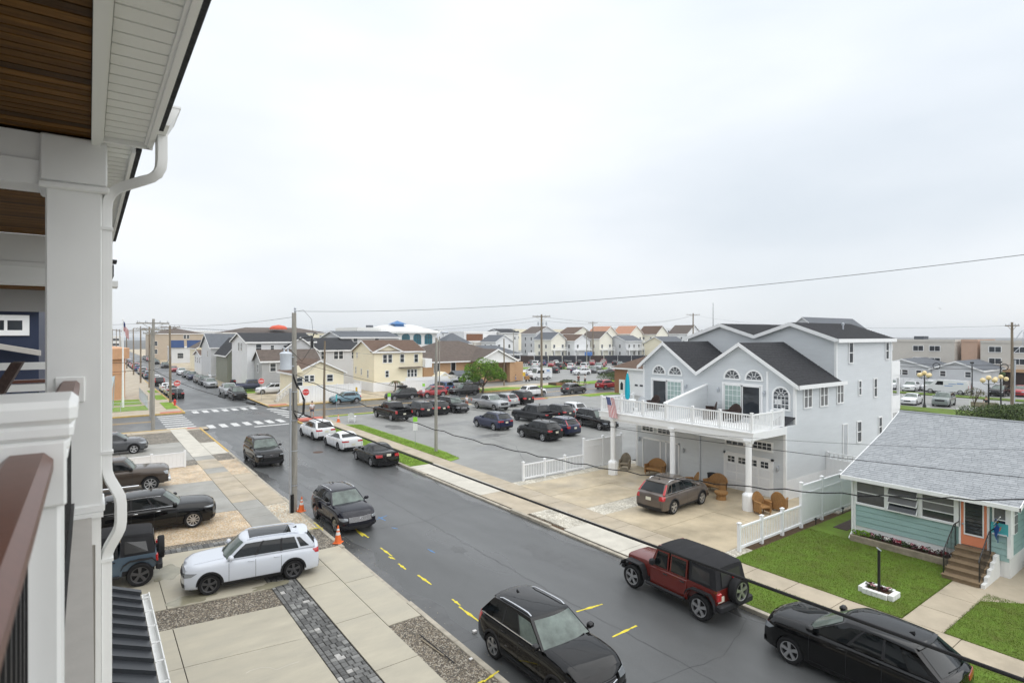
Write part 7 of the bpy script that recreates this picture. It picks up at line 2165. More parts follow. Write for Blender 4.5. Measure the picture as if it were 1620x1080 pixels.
# --- offroaders with soft tops, built on their own boxy tubs
def offroader(kind,pm,x,y,hdg,label,z=0.0):
 t = thing('parked_car',label,'car',(x,y,z),R(hdg),'vehicles in the streets and car parks')
 t.scale = (SC,SC,SC)
 jeep = kind == 'jeep'
 L,hw,wr = (4.25,.80,.42) if jeep else (4.35,.93,.42)
 xf,xr_ = (1.50,-1.45) if jeep else (1.40,-1.55)
 def A(nm,mb,m,smooth=False,par=None):
  o = mb.build(nm,m if not isinstance(m,str) else M[m],par or t,smooth);return o
 mb = MB()                                   # tub with cut wheel openings
 prof = [(-2.05,.52),(-2.05,1.10),(.62,1.12),(.62,.50),(.95,.50)]
 side = [(-2.06,.60),(-2.06,1.12),(.70,1.14),(.70,.48)]
 c = xr_
 arch = [(c + .56 * math.cos(pi * k / 10),.50 + .50 * math.sin(pi * k / 10)) for k in range(11)]
 poly = [(-2.06,.62),(-2.06,1.12),(.70,1.14),(.70,.46),(c + .56,.46)] + arch[1:-1] + [(c - .56,.62)]
 for sd in (1,-1):
  mb.slab([(px,sd * hw,pz) for px,pz in poly],(0,-sd * .06,0))
  if jeep:mb.rbox(-.9,.68,sd * hw - .01 if sd > 0 else -hw - .03,hw + .03 if sd > 0 else -hw + .01,.56,1.09,.02)
 mb.box(-2.06,-2.0,-hw + .06,hw - .06,.60,1.12);mb.box(-2.0,.70,-hw + .06,hw - .06,.60,.9)
 hz = 1.16 if jeep else 1.18
 zn = 1.08 if jeep else 1.14
 w0,w1 = (.66,.60) if jeep else (.84,.82)
 rows = []
 for xx,wz,zz in ((.70,w0 + .06,hz),(1.1,w0,hz - .01),(1.6,lerp(w0,w1,.7),lerp(hz,zn,.7)),(1.92,w1,zn)):
  rows.append([(xx,-wz,.62),(xx,-wz,zz - .10),(xx,-wz * .96,zz - .03),(xx,-wz * .8,zz + .01),(xx,0,zz + .03),(xx,wz * .8,zz + .01),(xx,wz * .96,zz - .03),(xx,wz,zz - .10),(xx,wz,.62)])
 mb.grid(rows)
 mb.add([(r_[0] + .03,r_[1],r_[2]) for r_ in rows[-1]],[tuple(range(9))])
 mb.grid([rows[-1],[(p[0] + .03,p[1],p[2]) for p in rows[-1]]])
 body = A('body',mb,pm,True)
 mb = MB();mb.box(-2.0,1.95,-.55,.55,.38,.62);mb.box(-1.2,1.0,-hw + .08,hw - .08,.42,.60);A('underbody',mb,'plastic')
 for cx,a0,a1 in ((xf,0,1),(xr_,0,1)):
  for sd in (1,-1):
   mb = MB();rows = []
   for px,pz in ((cx - .62,.50),(cx - .52,.82),(cx - .38,.98),(cx + .30,.98),(cx + .50,.86),(cx + .58,.70)):
    yo = hw + (.13 if jeep else .07)
    yi = (.60 if cx > 0 else hw - .04) if jeep else hw - .12
    rows.append([(px,sd * yi,pz),(px,sd * yo,pz),(px,sd * (yo + .005),pz - .05),(px,sd * (yo - .03),pz - .055)])
   mb.grid(rows);A('fender',mb,'plastic',True)
 mb = MB();mb.rbox(2.0,2.18,-.78,.78,.52,.70,.04);mb.box(1.9,2.02,-.4,.4,.5,.66);A('front_bumper',mb,'plastic')
 mb = MB();mb.rbox(-2.26,-2.04,-hw - .06,hw + .06,.50,.72,.04);A('rear_bumper',mb,'plastic')
 for sd in (1,-1):
  mb = MB();mb.lathe([(.0,.0),(.10,0),(.11,-.03)],14,(1.97,sd * .46,.94),axis='x');A('headlight',mb,'head_glass',True)
  mb = MB();mb.rbox(-2.12,-2.03,min(sd * (hw - .18),sd * (hw + .01)),max(sd * (hw - .18),sd * (hw + .01)),.80,1.06,.02);A('taillight',mb,'tail_red')
  mb = MB();mb.rbox(.40,.58,min(sd * (hw + .04),sd * (hw + .24)),max(sd * (hw + .04),sd * (hw + .24)),1.20,1.40,.04);A('mirror',mb,'plastic')
  mb = MB();mb.tube([(xr_ + .62,sd * (hw + .06),.46),(xf - .66,sd * (hw + .06),.46)],.055,8);A('side_step',mb,'plastic',True)
  for xx in (.0,-.72):
   mb = MB();mb.rbox(xx - .09,xx + .09,min(sd * (hw + .02),sd * (hw + .06)),max(sd * (hw + .02),sd * (hw + .06)),.98,1.02,.012);A('handle',mb,'plastic')
 mb = MB()
 for k in range(7):mb.box(1.955,1.965,-.33 + k * .105,-.28 + k * .105,.80,1.02)
 A('grille',mb,'plastic')
 zr = 1.80 if jeep else 1.82
 mb = MB();mb.bar((.70,-.70,1.14),(.42,-.62,zr),.07);mb.bar((.70,.70,1.14),(.42,.62,zr),.07);mb.bar((.42,-.65,zr),(.42,.65,zr),.07);A('windscreen_frame',mb,pm if jeep else 'plastic')
 mb = MB();mb.slab([(.70,-.66,1.17),(.70,.66,1.17),(.44,.60,zr - .03),(.44,-.60,zr - .03)],(-.015,0,0));A('windscreen',mb,'windscreen')
 rows = []
 for xx,zz,ww in ((.47,zr + .02,.66),(.30,zr + .05,.69),(-.30,zr + .055,.70),(-.34,zr + .045,.70),(-.38,zr + .055,.70),(-1.1,zr + .05,.70),(-1.14,zr + .04,.70),(-1.18,zr + .05,.70),(-1.85,zr + .0,.68),(-1.93,zr - .05,.66)):
  wb_ = hw - .03 if xx < -.85 else ww + .035
  rows.append([(xx,-ww - .03,zz - .10),(xx,-ww,zz - .02),(xx,-ww * .7,zz + .015),(xx,0,zz + .025),(xx,ww * .7,zz + .015),(xx,ww,zz - .02),(xx,ww + .03,zz - .10)])
 mb = MB();mb.grid(rows)
 last = rows[-1]
 mb.grid([last,[(-2.03,p[1] * (hw / .70) * .98,1.12) for p in last]])
 st_ = A('soft_top',mb,'soft_top',True)
 for sd in (1,-1):
  mb = MB();mb.slab([(-.95,sd * (hw - .02),1.12),(-2.03,sd * (hw - .02),1.12),(-1.92,sd * .70,zr - .10),(-.95,sd * .73,zr - .06)],(0,-sd * .03,0));A('side_curtain',mb,'soft_top',False,st_)
  mb = MB();mb.slab([(-1.08,sd * (hw + .0),1.22),(-1.80,sd * (hw + .0),1.22),(-1.72,sd * .735,zr - .20),(-1.08,sd * .755,zr - .16)],(0,-sd * .01,0));A('side_window',mb,'vinyl_window',False,st_)
  for a,b in ((.60,-.10),(-.17,-.88)):
   ta = .44 if a > .3 else a
   m2 = MB();m2.slab([(a,sd * (hw + .012),1.12),(b,sd * (hw + .012),1.12),(b,sd * .735,zr - .06),(ta,sd * .715,zr - .06)],(0,-sd * .03,0));fr = A('door_frame',m2,pm if jeep else 'soft_top')
   m2 = MB();m2.slab([(a - .06,sd * (hw + .016),1.17),(b + .05,sd * (hw + .016),1.17),(b + .05,sd * .748,zr - .12),(ta - .04,sd * .730,zr - .12)],(0,-sd * .012,0));A('side_window',m2,'car_glass',False,fr)
 mb = MB();mb.slab([(-2.045,-.52,1.20),(-2.045,.52,1.20),(-1.965,.48,zr - .16),(-1.965,-.48,zr - .16)],(-.012,0,0));A('rear_window',mb,'vinyl_window')
 tm,rm = wheel_meshes(wr,5,'rim' if jeep else 'rim_dark',.26)
 for wx in (xf,xr_):
  for sd in (1,-1):
   w = link('wheel',tm,t,(wx,sd * (hw - .02),wr),0 if sd > 0 else pi);link('rim',rm,w)
 sp_ = link('spare_wheel',tm,t,(-2.22,.0 if not jeep else -.1,1.02));sp_.rotation_euler = (0,0,pi / 2);link('rim',rm,sp_)
 mb = MB();mb.box(-2.20,-2.0,-.25,.05,.9,1.1);A('spare_carrier',mb,'plastic')
 mb = MB();mb.box(-2.09,-2.06,.46,.76,.76,.92);A('licence_plate',mb,'plate')
 if jeep:
  mb = MB();mb.box(-2.10,-2.05,-.12,.0,1.40,1.47);A('brake_light',mb,'tail_red')
 return t
offroader('jeep',P['jeep_red'],16.03,12.1,88,'dark red off road car with black soft top and spare wheel parked at the kerb')
offroader('bronco',P['slate_blue'],.02,24.6,176,'slate blue off road car with black soft top behind the downspout',z=K)
# --- vans
def van(label,x,y,hdg,mail=False):
 t = thing('mail_truck' if mail else 'delivery_van',label,'mail truck' if mail else 'van',(x,y,.02),R(hdg),'vehicles in the streets and car parks')
 def A(nm,mb,m,smooth=False,par=None):return mb.build(nm,M[m] if isinstance(m,str) else m,par or t,smooth)
 if mail:prof = [(-2.2,.45),(-2.2,2.25),(-2.1,2.32),(1.0,2.32),(1.15,2.25),(1.42,1.35),(2.15,1.15),(2.25,.95),(2.25,.45)]
 else:prof = [(-2.75,.4),(-2.75,1.5),(-2.6,2.05),(1.0,2.1),(1.25,2.0),(1.85,1.35),(2.6,1.1),(2.7,.9),(2.7,.4)]
 hw = .95
 mb = MB();n = len(prof)
 for sd in (1,-1):
  pass
 mb.grid([[(px,-hw * (.97 if pz > 1.6 else 1),pz) for px,pz in prof + prof[:1]],[(px,-hw * .6,pz + (.03 if pz > 1.9 else 0)) for px,pz in prof + prof[:1]],[(px,hw * .6,pz + (.03 if pz > 1.9 else 0)) for px,pz in prof + prof[:1]],[(px,hw * (.97 if pz > 1.6 else 1),pz) for px,pz in prof + prof[:1]]])
 for sd in (1,-1):mb.add([(px,sd * hw * (.97 if pz > 1.6 else 1),pz) for px,pz in prof],[tuple(range(n))])
 A('body',mb,P['white'])
 a,b,c,d = ((1.38,1.42),(1.17,2.18),.9,1.5) if mail else ((1.82,1.40),(1.28,1.97),.9,1.4)
 mb = MB();mb.slab([(a[0] + .02,-.8,a[1]),(a[0] + .02,.8,a[1]),(b[0] + .02,.75,b[1]),(b[0] + .02,-.75,b[1])],(.02,0,.01));A('windscreen',mb,'windscreen')
 for sd in (1,-1):
  for x0,x1 in (((.25,1.1),) if not mail else ((.35,1.15),(-.35,.2))):
   mb = MB();mb.slab([(x0,sd * hw * 1.0,1.35),(x1 + .15,sd * hw,1.35),(x1 - .15,sd * hw * .985,1.9),(x0,sd * hw * .985,1.9)],(0,sd * .012,0));A('side_window',mb,'car_glass')
  mb = MB();mb.box(prof[0][0] - .03,prof[0][0],sd * .78 - .08,sd * .78 + .08,.9,1.4);A('taillight',mb,'tail_red')
  mb = MB();mb.box(prof[-1][0] - .02,prof[-1][0] + .03,sd * .7 - .14,sd * .7 + .14,.72,.9);A('headlight',mb,'head_glass')
  mb = MB()
  if mail:
   mb.slab([(-1.9,sd * hw * 1.0,1.45),(1.1,sd * hw,1.30),(1.1,sd * hw,1.36),(-1.9,sd * hw,1.52)],(0,sd * .008,0));mb.box(-1.6,-.9,min(sd * hw,sd * (hw + .008)),max(sd * hw,sd * (hw + .008)),1.65,2.0)
  else:
   for (u0,u1,v0,v1) in ((-2.2,-1.4,1.55,1.72),(-1.3,-.4,1.5,1.6),(-.9,.1,1.2,1.32)):mb.box(u0,u1,min(sd * hw * .99,sd * (hw + .012)),max(sd * hw * .99,sd * (hw + .012)),v0,v1)
  A('livery',mb,mat('livery_blue',(.25,.36,.60),.5))
 mb = MB();mb.box(prof[0][0] + .2,prof[-1][0] - .2,-.7,.7,.25,.5);A('underbody',mb,'plastic')
 mb = MB();mb.box(prof[-1][0] - .05,prof[-1][0] + .06,-.9,.9,.42,.6);mb.box(prof[0][0] - .08,prof[0][0],-.9,.9,.42,.58);A('bumper',mb,'plastic')
 tm,rm = wheel_meshes(.36,8,'rim')
 for wx in (prof[-1][0] - .85,prof[0][0] + .95):
  for sd in (1,-1):
   w = link('wheel',tm,t,(wx,sd * (hw - .09),.36),0 if sd > 0 else pi);link('rim',rm,w)
 return t
van('white delivery van with blue lettering panels parked before the grey bungalow',103.6,30.2,93)
van('white mail truck with blue stripe beside the tan brick office',71.6,87.4,172,True)
# ------------------------------------------------------------------ poles, wires, signs, street furniture
def sag(p,q,s,n=24):
 p,q = Vector(p),Vector(q)
 return [tuple(p.lerp(q,i / n) - Vector((0,0,s * 4 * (i / n) * (1 - i / n)))) for i in range(n + 1)]
def pole(label,x,y,h,r=.14,m='pole_wood',arms=(),name='utility_pole',group='utility poles'):
 t = thing(name,label,'utility pole',(x,y,0),0,group)
 mb = MB();mb.tube([(x,y,-.1),(x + rnd.uniform(-.05,.05),y,h * .5),(x + rnd.uniform(-.08,.08),y,h)],[r,r * .85,r * .68],12)
 ob('shaft',mb,M[m],t,True)
 for (z,L,ang) in arms:
  c,s_ = math.cos(R(ang)),math.sin(R(ang))
  mb = MB();mb.bar((x - c * L / 2,y - s_ * L / 2,z),(x + c * L / 2,y + s_ * L / 2,z),.10,.12)
  mb.bar((x + c * .1,y + s_ * .1,z - .5),(x + c * L * .32,y + s_ * L * .32,z - .04),.03);mb.bar((x - c * .1,y - s_ * .1,z - .5),(x - c * L * .32,y - s_ * L * .32,z - .04),.03)
  a = ob('crossarm',mb,M[m],t)
  for f in (-.46,-.22,.22,.46):
   mb = MB();mb.lathe([(.02,.05),(.05,.10),(.03,.14),(.05,.18),(.02,.24)],8,(x + c * L * f,y + s_ * L * f,z));ob('insulator',mb,M['galv'],a)
 return t
p1 = pole('weathered grey pole with pale blue transformer and conduit at the near kerb',8.14,29.1,9.9,.155,'pole_grey',name='transformer_pole')
mb = MB();mb.lathe([(.0,7.10),(.27,7.12),(.27,7.82),(.29,7.86),(.29,7.92),(.20,7.98),(0,8.0)],20,(7.72,28.95,0));tr = ob('transformer',mb,M['transformer'],p1,True)
for dxx in (-.1,.08):
 mb = MB();mb.lathe([(.03,7.95),(.05,8.02),(.03,8.08),(.045,8.14),(.02,8.22)],8,(7.72 + dxx,28.88,0));ob('bushing',mb,M['galv'],tr)
mb = MB();mb.box(7.74,8.12,28.98,29.08,7.7,7.76);mb.box(7.74,8.12,28.98,29.08,7.25,7.31);ob('bracket',mb,M['galv'],tr)
mb = MB();mb.tube([(7.93,28.94,-.05),(7.93,28.94,2.2)],.055,8);mb.tube([(7.93,28.94,2.2),(7.93,28.94,6.2)],.05,8);ob('conduit',mb,M['galv'],p1)
mb = MB();mb.tube([(8.0,28.92,-.02),(8.0,28.92,1.0)],.09,8);ob('guard',mb,M['cable'],p1)
for z in (1.4,3.1,4.6,6.0):
 mb = MB();mb.lathe([(.19,z),(.19,z + .04)],12,(8.14,29.1,0),cap=False);ob('band',mb,M['galv'],p1)
mb = MB()
for k in range(4):
 a = k * .06
 mb.tube([(8.05,28.9,6.9 - a),(8.20,28.8,6.4 - a),(8.36,28.8,6.1),(8.5 + a * .5,28.8,5.6),(8.46 + a * .5,28.8,4.9),(8.24,28.85,4.6 + a),(8.08,28.92,5.0),(8.06,28.92,6.0)],.015,6)
ob('cable_loop',mb,M['cable'],p1,True)
mb = MB();mb.bar((8.2,29.1,8.6),(9.05,29.1,8.72),.05);mb.tube([(8.98,29.1,8.3),(9.0,29.05,8.6),(9.1,29.0,8.9),(9.25,28.95,8.85)],.03,6);mb.box(8.95,9.07,29.0,29.12,8.15,8.55);ob('cutout',mb,M['black_metal'],p1)
mb = MB();mb.tube([(8.18,29.1,9.95),(8.6,29.1,10.05),(9.0,29.1,9.6),(9.08,29.1,8.9)],.008,5);mb.tube([(9.0,29.1,8.2),(8.5,29.0,7.5),(7.8,28.9,8.2)],.012,5);ob('jumper',mb,M['cable'],p1)
mb = MB();mb.lathe([(.03,9.9),(.06,10.0),(.04,10.05),(.06,10.12),(.02,10.2)],8,(8.2,29.1,0));ob('insulator',mb,M['galv'],p1)
pole('weathered pole on the corner pavement left of the near crossing',4.79,62.4,10.3,.16,'pole_grey',[(9.9,2.6,0),(9.3,2.2,20)])
pl2 = pole('dark brown pole beside the fire hydrant across the cross street',8.45,85.2,10.0,.16,'pole_wood',[(9.8,2.2,0)])
pole('thin pole just behind the corner pavement pole',5.35,72.5,9.4,.12,'pole_grey',[(9.0,1.4,0)])
for (x,y,h,lb) in ((8.1,112,10.2,'pole with double crossarm past the hydrant, left side of the far street'),(7.6,124,10.4,'pole between the long low wall and parked cars, left side of the far street'),(7.9,150,10.2,'slim pole left of the tan hotel on the far street'),(8.0,180,10.4,'distant pole just right of the flagpole on the far street'),(7.8,215,10.6,'distant pole in the cluster at the vanishing point, nearest of them'),(8.0,250,11,'distant pole in the middle of the vanishing cluster'),(8.2,300,11.5,'distant pole at the back of the vanishing cluster'),(2.5,210,10.5,'distant pole left of the flagpole over the water tank')):
 pole(lb,x,y,h,.15,'pole_wood',[(h - .4,2.2,0)])
pole('brown wooden pole before the small cream bungalow, right of the stop sign',19.67,59.4,8.2,.13,'pole_wood')
plot_ = pole('grey light pole on the grass strip beside the parking lot',20.9,37.8,8.6,.13,'pole_grey',name='light_pole')
mb = MB();mb.tube([(20.9,37.8,8.3),(21.1,37.9,8.8),(21.6,38.1,9.0)],.035,6);mb.rbox(21.5,22.1,38.0,38.25,8.93,9.08,.04);ob('luminaire',mb,M['galv'],plot_)
pm_ = pole('tall brown wooden pole with long crossarm beside the white moving crossover',52.66,64.0,11.8,.19,'pole_wood',[(11.5,2.6,-36)])
mb = MB()
for i,a in enumerate((-.5,.1,.6)):
 mb.lathe([(.0,10.2),(.11,10.25),(.11,10.7),(0,10.75)],8,(52.66 + a * .9,63.9 - a * .6,0));mb.bar((52.66,64,10.5),(52.66 + a * .9,63.9 - a * .6,10.5),.05)
ob('cutout',mb,M['galv'],pm_)
pole('slim grey pole in front of the brick office roof',42.3,75.5,8.6,.10,'pole_grey')
pole('wooden pole standing in front of the white pediment',57.5,80,8.2,.13,'pole_wood')
pole('thin pole right behind the tall brown pole',64,86,9.4,.10,'pole_grey')
pole('dark pole with crossarm in front of the slate blue house',138,100,15,.22,'pole_wood',[(14.6,4,-30)])
pole('pole in front of the long cream beach row',126,128,13,.2,'pole_wood',[(12.6,3,-30)])
pole('plain pole amid the far car park',106,110,10,.15,'pole_grey')
rp = pole('dark pole with crossarm at the right edge of the view',86.4,18.9,10.3,.17,'pole_wood',[(9.9,1.8,55)])
mb = MB();mb.tube([(86.5,18.8,0),(86.6,18.7,5.9)],.12,8);ob('conduit',mb,M['galv'],rp)
mb = MB();mb.tube([(86.4,18.9,7.8),(87.2,18.2,9.3),(87.6,17.9,9.5)],.05,6);mb.tube([(86.4,18.9,6.6),(87.4,18.2,7.6),(87.5,18.1,9.2)],.03,6);ob('lamp_arm',mb,M['galv'],rp)
ms = thing('radio_mast','thin tall radio mast on the skyline above the brick shop','mast',(236,160,0))
mb = MB();mb.tube([(236,160,0),(236,160,24)],[.25,.10],5);ob('shaft',mb,M['wire'],ms)
# overhead lines
def line(label,pts,r,m='cable',name='overhead_cable',n=5,extra=()):
 mb = MB();mb.tube(pts,r,n,cap=False)
 o = mb.build(name,M[m],None,True)
 tag(o,label,'cable','overhead lines')
 for q,rr in extra:
  b = MB();b.tube(q,rr,8);b.build('splice_closure',M['cable'],o,True)
 return o
c2 = sag((8.14,28.95,5.08),(8.3,-3.0,5.05),.10,40)
line('thick black cable running down our kerb from the transformer pole across the bottom of view',c2,.025,n=8,extra=[(c2[2:4],.045)])
w3 = [(x,y,z - .05 + .035 * math.sin(i * 2.4)) for i,(x,y,z) in enumerate(sag((8.2,29.05,6.9),(18.5,3.8,4.8),1.45,56))]
line('wavy black cable drooping across the street in front of the balcony columns',w3,.018,n=6)
line('thin dark service wire crossing above the duplex driveway to the teal roof',sag((8.2,29.05,7.5),(18.5,3.8,5.3),.55),.0085)
line('thin pale service wire just under the dark one across the duplex garage',sag((8.2,29.05,6.6),(27,4.0,4.9),.75),.007,'wire')
line('long thin wire rising from the transformer pole across the sky to the right',sag((8.18,29.1,9.98),(20.0,.55,11.15),.55,30),.0085,'wire')
a_ = (4.79,62.4,9.95);b_ = (8.14,29.1,9.7)
line('thin wire from the transformer pole up the street to the corner pole',sag(b_,a_,.35),.010,'wire')
line('pair of street cables with black splice closures left of the transformer pole',sag((8.1,29.1,5.1),(4.79,62.4,5.6),.5),.022,extra=[(sag((8.1,29.1,5.1),(4.79,62.4,5.6),.5)[4:6],.07),(sag((8.1,29.1,5.1),(4.79,62.4,5.6),.5)[8:10],.07)])
c5 = sag((4.79,62.4,5.7),(8.45,85.2,6.0),.5)
line('cable with dark splice sleeve between the corner pole and the hydrant pole',c5,.024,extra=[(c5[10:13],.10)])
for f,z in ((-1.1,9.95),(-.5,9.95),(.5,9.95),(1.1,9.95)):
 mbp = [sag((4.79 + f,62.4,z + .1),(8.45 + f * .8,85.2,9.95),.4,12),sag((8.45 + f * .8,85.2,9.95),(8.1 + f * .8,112,10.1),.5,12),sag((8.1 + f * .8,112,10.1),(7.8 + f * .8,215,10.6),1.0,20)]
 line('bare wire strung on the crossarms of the far street poles',mbp[0] + mbp[1][1:] + mbp[2][1:],.013,'wire')
line('wire from the corner pole leaving to the left along the cross street',sag((4.79,62.4,9.9),(-30,64,10.2),.6),.012,'wire')
line('low cable leaving the corner pole to the left past the water tank',sag((4.79,62.4,5.6),(-30,72,6.2),.6),.02)
line('second low cable to the left past the water tank',sag((4.79,62.4,6.4),(-30,74,6.9),.6),.018)
for k,z in enumerate((10.9,11.45)):
 line(('lower' if k == 0 else 'upper') + ' faint wire from the tall brown pole over the brick office roof',sag((52.66,64.0,z),(9.2,86,9.8),1.2),.014,'wire')
 line(('lower' if k == 0 else 'upper') + ' faint wire from the tall brown pole away over the duplex roofs',sag((52.66,64.0,z),(138,100,14.4),1.5),.016,'wire')
line('service cable from the bungalow pole to the transformer pole',sag((19.67,59.4,7.6),(8.2,29.2,6.6),.6),.012,'wire')
line('service wire from the bungalow pole across the front of the cream house',sag((19.67,59.4,7.5),(42.3,75.5,7.0),.9),.012,'wire')
line('wire from the dark right hand pole across the grey bungalow roofs',sag((86.4,18.9,9.9),(138,100,14.5),1.5),.014,'wire')
for k,z in enumerate((4.8,5.3)):
 c = sag((86.4,18.9,z),(104,44,z - .4),.4)
 line(('lower' if k == 0 else 'upper') + ' cable with coil in front of the grey bungalow',c,.03)
for (x,y,z) in ((94,28.6,4.55),(97,22,4.6)):
 mb = MB();n = 20
 mb.tube([(x + .42 * math.cos(2 * pi * i / n) * .6,y - .42 * math.cos(2 * pi * i / n) * .8,z + .42 * math.sin(2 * pi * i / n)) for i in range(n + 1)],.05,5,cap=False)
 tag(mb.build('cable_coil',M['cable']),'ring of spare cable hanging %s' % ('before the grey bungalow window' if y > 25 else 'before the tan apartment ground floor'),'cable coil')
# signs
def sign_post(t,x,y,h,m='galv'):
 mb = MB();mb.bar((x,y,0),(x,y,h),.06,.03,up=(1,0,0));ob('post',mb,M[m],t)
def facing(x,y):          # yaw that turns local -y towards the oncoming traffic on this street
 return 0
def stop_sign(name,label,x,y,h,words,oct=True,yaw=0.0,cat='sign'):
 t = thing(name,label,cat,(x,y,0),yaw)
 mb = MB();mb.bar((0,.03,0),(0,.03,h + .3),.05,.03,up=(1,0,0));mb.build('post',M['galv'],t)
 r = .40
 n = 8 if oct else 20
 ph = pi / 8 if oct else 0
 mb = MB();mb.slab([(r * math.cos(ph + 2 * pi * i / n),0,h + r * math.sin(ph + 2 * pi * i / n)) for i in range(n)],(0,.012,0));mb.build('border',M['sign_white'],t)
 mb = MB();mb.slab([(.93 * r * math.cos(ph + 2 * pi * i / n),-.004,h + .93 * r * math.sin(ph + 2 * pi * i / n)) for i in range(n)],(0,.003,0));f = mb.build('face',M['sign_red'],t)
 for w,dz,sz in words:
  text(w,sz,M['sign_white'],t,(0,-.006,h + dz),(pi / 2,0,0))
 if not oct:
  mb = MB();mb.box(-.28,.28,-.009,-.005,h - .055,h + .055);mb.build('bar',M['sign_white'],t)
 return t
stop_sign('stop_sign','red octagonal stop sign in front of the pedestrian by the bungalow pole',19.3,64.4,2.5,[('STOP',0,.27)],yaw=R(-12))
stop_sign('do_not_enter_sign','red and white do not enter sign beside the hydrant and brown pole',8.95,83.0,2.75,[('DO NOT',.20,.13),('ENTER',-.20,.13)],False)
stop_sign('do_not_enter_sign','red and white do not enter sign on the far right corner by parked cars',18.3,80.3,2.75,[('DO NOT',.20,.13),('ENTER',-.20,.13)],False)
for x,y,h,lb in ((20.8,41.0,2.2,'lime green and white parking sign on the grass strip by the black sedan'),(26.2,57.8,2.4,'lime green and white parking sign left of the black pickup'),(35.0,66.6,2.4,'lime green sign in front of the red crossover on the cross street')):
 t = thing('parking_sign',lb,'sign',(x,y,0),R(-25))
 mb = MB();mb.bar((0,.03,0),(0,.03,h),.05,.03,up=(1,0,0));mb.build('post',M['galv'],t)
 mb = MB();mb.box(-.17,.17,-.005,.01,h - .25,h + .12);mb.build('lime_panel',M['sign_green'],t)
 mb = MB();mb.box(-.17,.17,-.005,.01,h - .95,h - .27);mb.build('white_panel',M['sign_white'],t)
for x,y,h,w_,hh,mm,lb,cat in ((62,80.2,1.9,.5,.7,'sign_yellow','small yellow diamond sign before the mail truck','sign'),(28.6,73.4,1.4,.25,1.0,'sign_yellow','yellow pole marker beside the small cream bungalow fence','sign'),(50.0,83.6,1.2,.4,.9,'sign_yellow','yellow bollard box beside the playhouse shed','box'),(97,73.8,1.8,.9,1.4,'sign_white','white kiosk sign board before the navy car','sign'),(23.5,66.6,1.4,.16,.8,'turquoise','narrow green street name sign at the cross street kerb','sign'),(130,134,2.6,2.6,1.6,'sign_blue','blue and white billboard on the dark fence','billboard'),(112,141,2.6,2.4,1.6,'sign_white','white billboard on the dark fence, left of the tall mast','billboard'),(93,140,2.6,2.2,1.6,'sign_white','white billboard above the bicycle racks','billboard')):
 t = thing('signboard',lb,cat,(x,y,0),R(-30))
 mb = MB();mb.bar((0,.04,0),(0,.04,h),.07,.05,up=(1,0,0));mb.build('post',M['galv'],t)
 mb = MB();mb.rbox(-w_ / 2,w_ / 2,-.02,.02,h - hh / 2,h + hh / 2,.015);mb.build('panel',M[mm],t)
# fire hydrant, cones, litter
t = thing('fire_hydrant','red fire hydrant on the grass corner under the do not enter sign','hydrant',(8.55,81.6,.12))
mb = MB();mb.lathe([(.16,0),(.16,.06),(.11,.08),(.11,.55),(.15,.57),(.15,.62),(.10,.70),(.03,.76),(.03,.82)],14);mb.build('barrel',M['sign_red'],t,True)
mb = MB();mb.tube([(-.2,0,.42),(.2,0,.42)],.06,10);mb.tube([(0,-.2,.40),(0,0,.40)],.07,10);mb.build('outlet',M['sign_red'],t,True)
def cone(label,x,y,z,tilt=0.0,h=.72,tape=True):
 t = thing('traffic_cone',label,'traffic cone',(x,y,z),rnd.random(),'traffic cones')
 t.rotation_euler = (tilt,0,t.rotation_euler.z)
 mb = MB();mb.rbox(-.18,.18,-.18,.18,0,.04,.02);mb.build('base',M['orange'],t)
 for a,b,m in ((.04,.34,'orange'),(.34,.46,'cone_white'),(.46,.52,'orange'),(.52,.60,'cone_white'),(.60,h,'orange')):
  ra,rb = .135 * (1 - a / h) + .025,.135 * (1 - b / h) + .025
  mb = MB();mb.lathe([(ra,a),(rb,b)],18,cap=(b == h));mb.build('cone_band' if m == 'cone_white' else 'cone_body',M[m],t,True)
cone('clean orange cone at the kerb behind the pearl white suv',8.38,23.55,K + .01)
cone('grubby orange cone between the transformer pole and the navy crossover',8.42,28.85,K + .01,.06)
cone('orange cone beside the white beach chair on the street corner',20.1,56.4,K,0,.75)
t = thing('beach_chair','white slatted garden chair on the pavement corner beside an orange cone','chair',(21.2,55.6,K),R(150))
for nm,bx in (('seat',(-.3,.3,-.3,.3,.34,.39)),('leg',(-.3,-.24,-.3,-.24,0,.55)),('leg',(.24,.3,-.3,-.24,0,.55)),('leg',(-.3,-.24,.24,.3,0,.34)),('leg',(.24,.3,.24,.3,0,.34)),('armrest',(-.38,-.22,-.34,.3,.55,.59)),('armrest',(.22,.38,-.34,.3,.55,.59))):
 mb = MB();mb.box(*bx);mb.build(nm,M['white'],t)
for i in range(5):
 mb = MB();mb.slab([(-.29 + i * .118,.24,.36),(-.19 + i * .118,.24,.36),(-.19 + i * .118,.52,1.0 - abs(i - 2) * .05),(-.29 + i * .118,.52,1.0 - abs(i - 2) * .05)],(0,.03,0));mb.build('back_slat',M['white'],t)
mb = MB();mb.rbox(-.06,.06,-.05,.05,0,.07,.01);o = mb.build('litter_cup',M['cone_white'],loc=(*(9.19,14.28),.0));tag(o,'crushed white cup on the asphalt beside the black crossover','litter')
mb = MB();mb.rbox(-.05,.05,-.04,.04,0,.04,.01);o = mb.build('litter_cup',M['cone_white'],loc=(*(8.24,12.99),K - .01));tag(o,'small white scrap on the dark gravel verge','litter')
mb = MB();mb.tube([(*(7.71,14.95),K + .02),(*(7.78,13.07),K + .02)],.014,6);o = mb.build('iron_rod',M['black_metal']);tag(o,'dark iron rod lying on the gravel verge','rod')
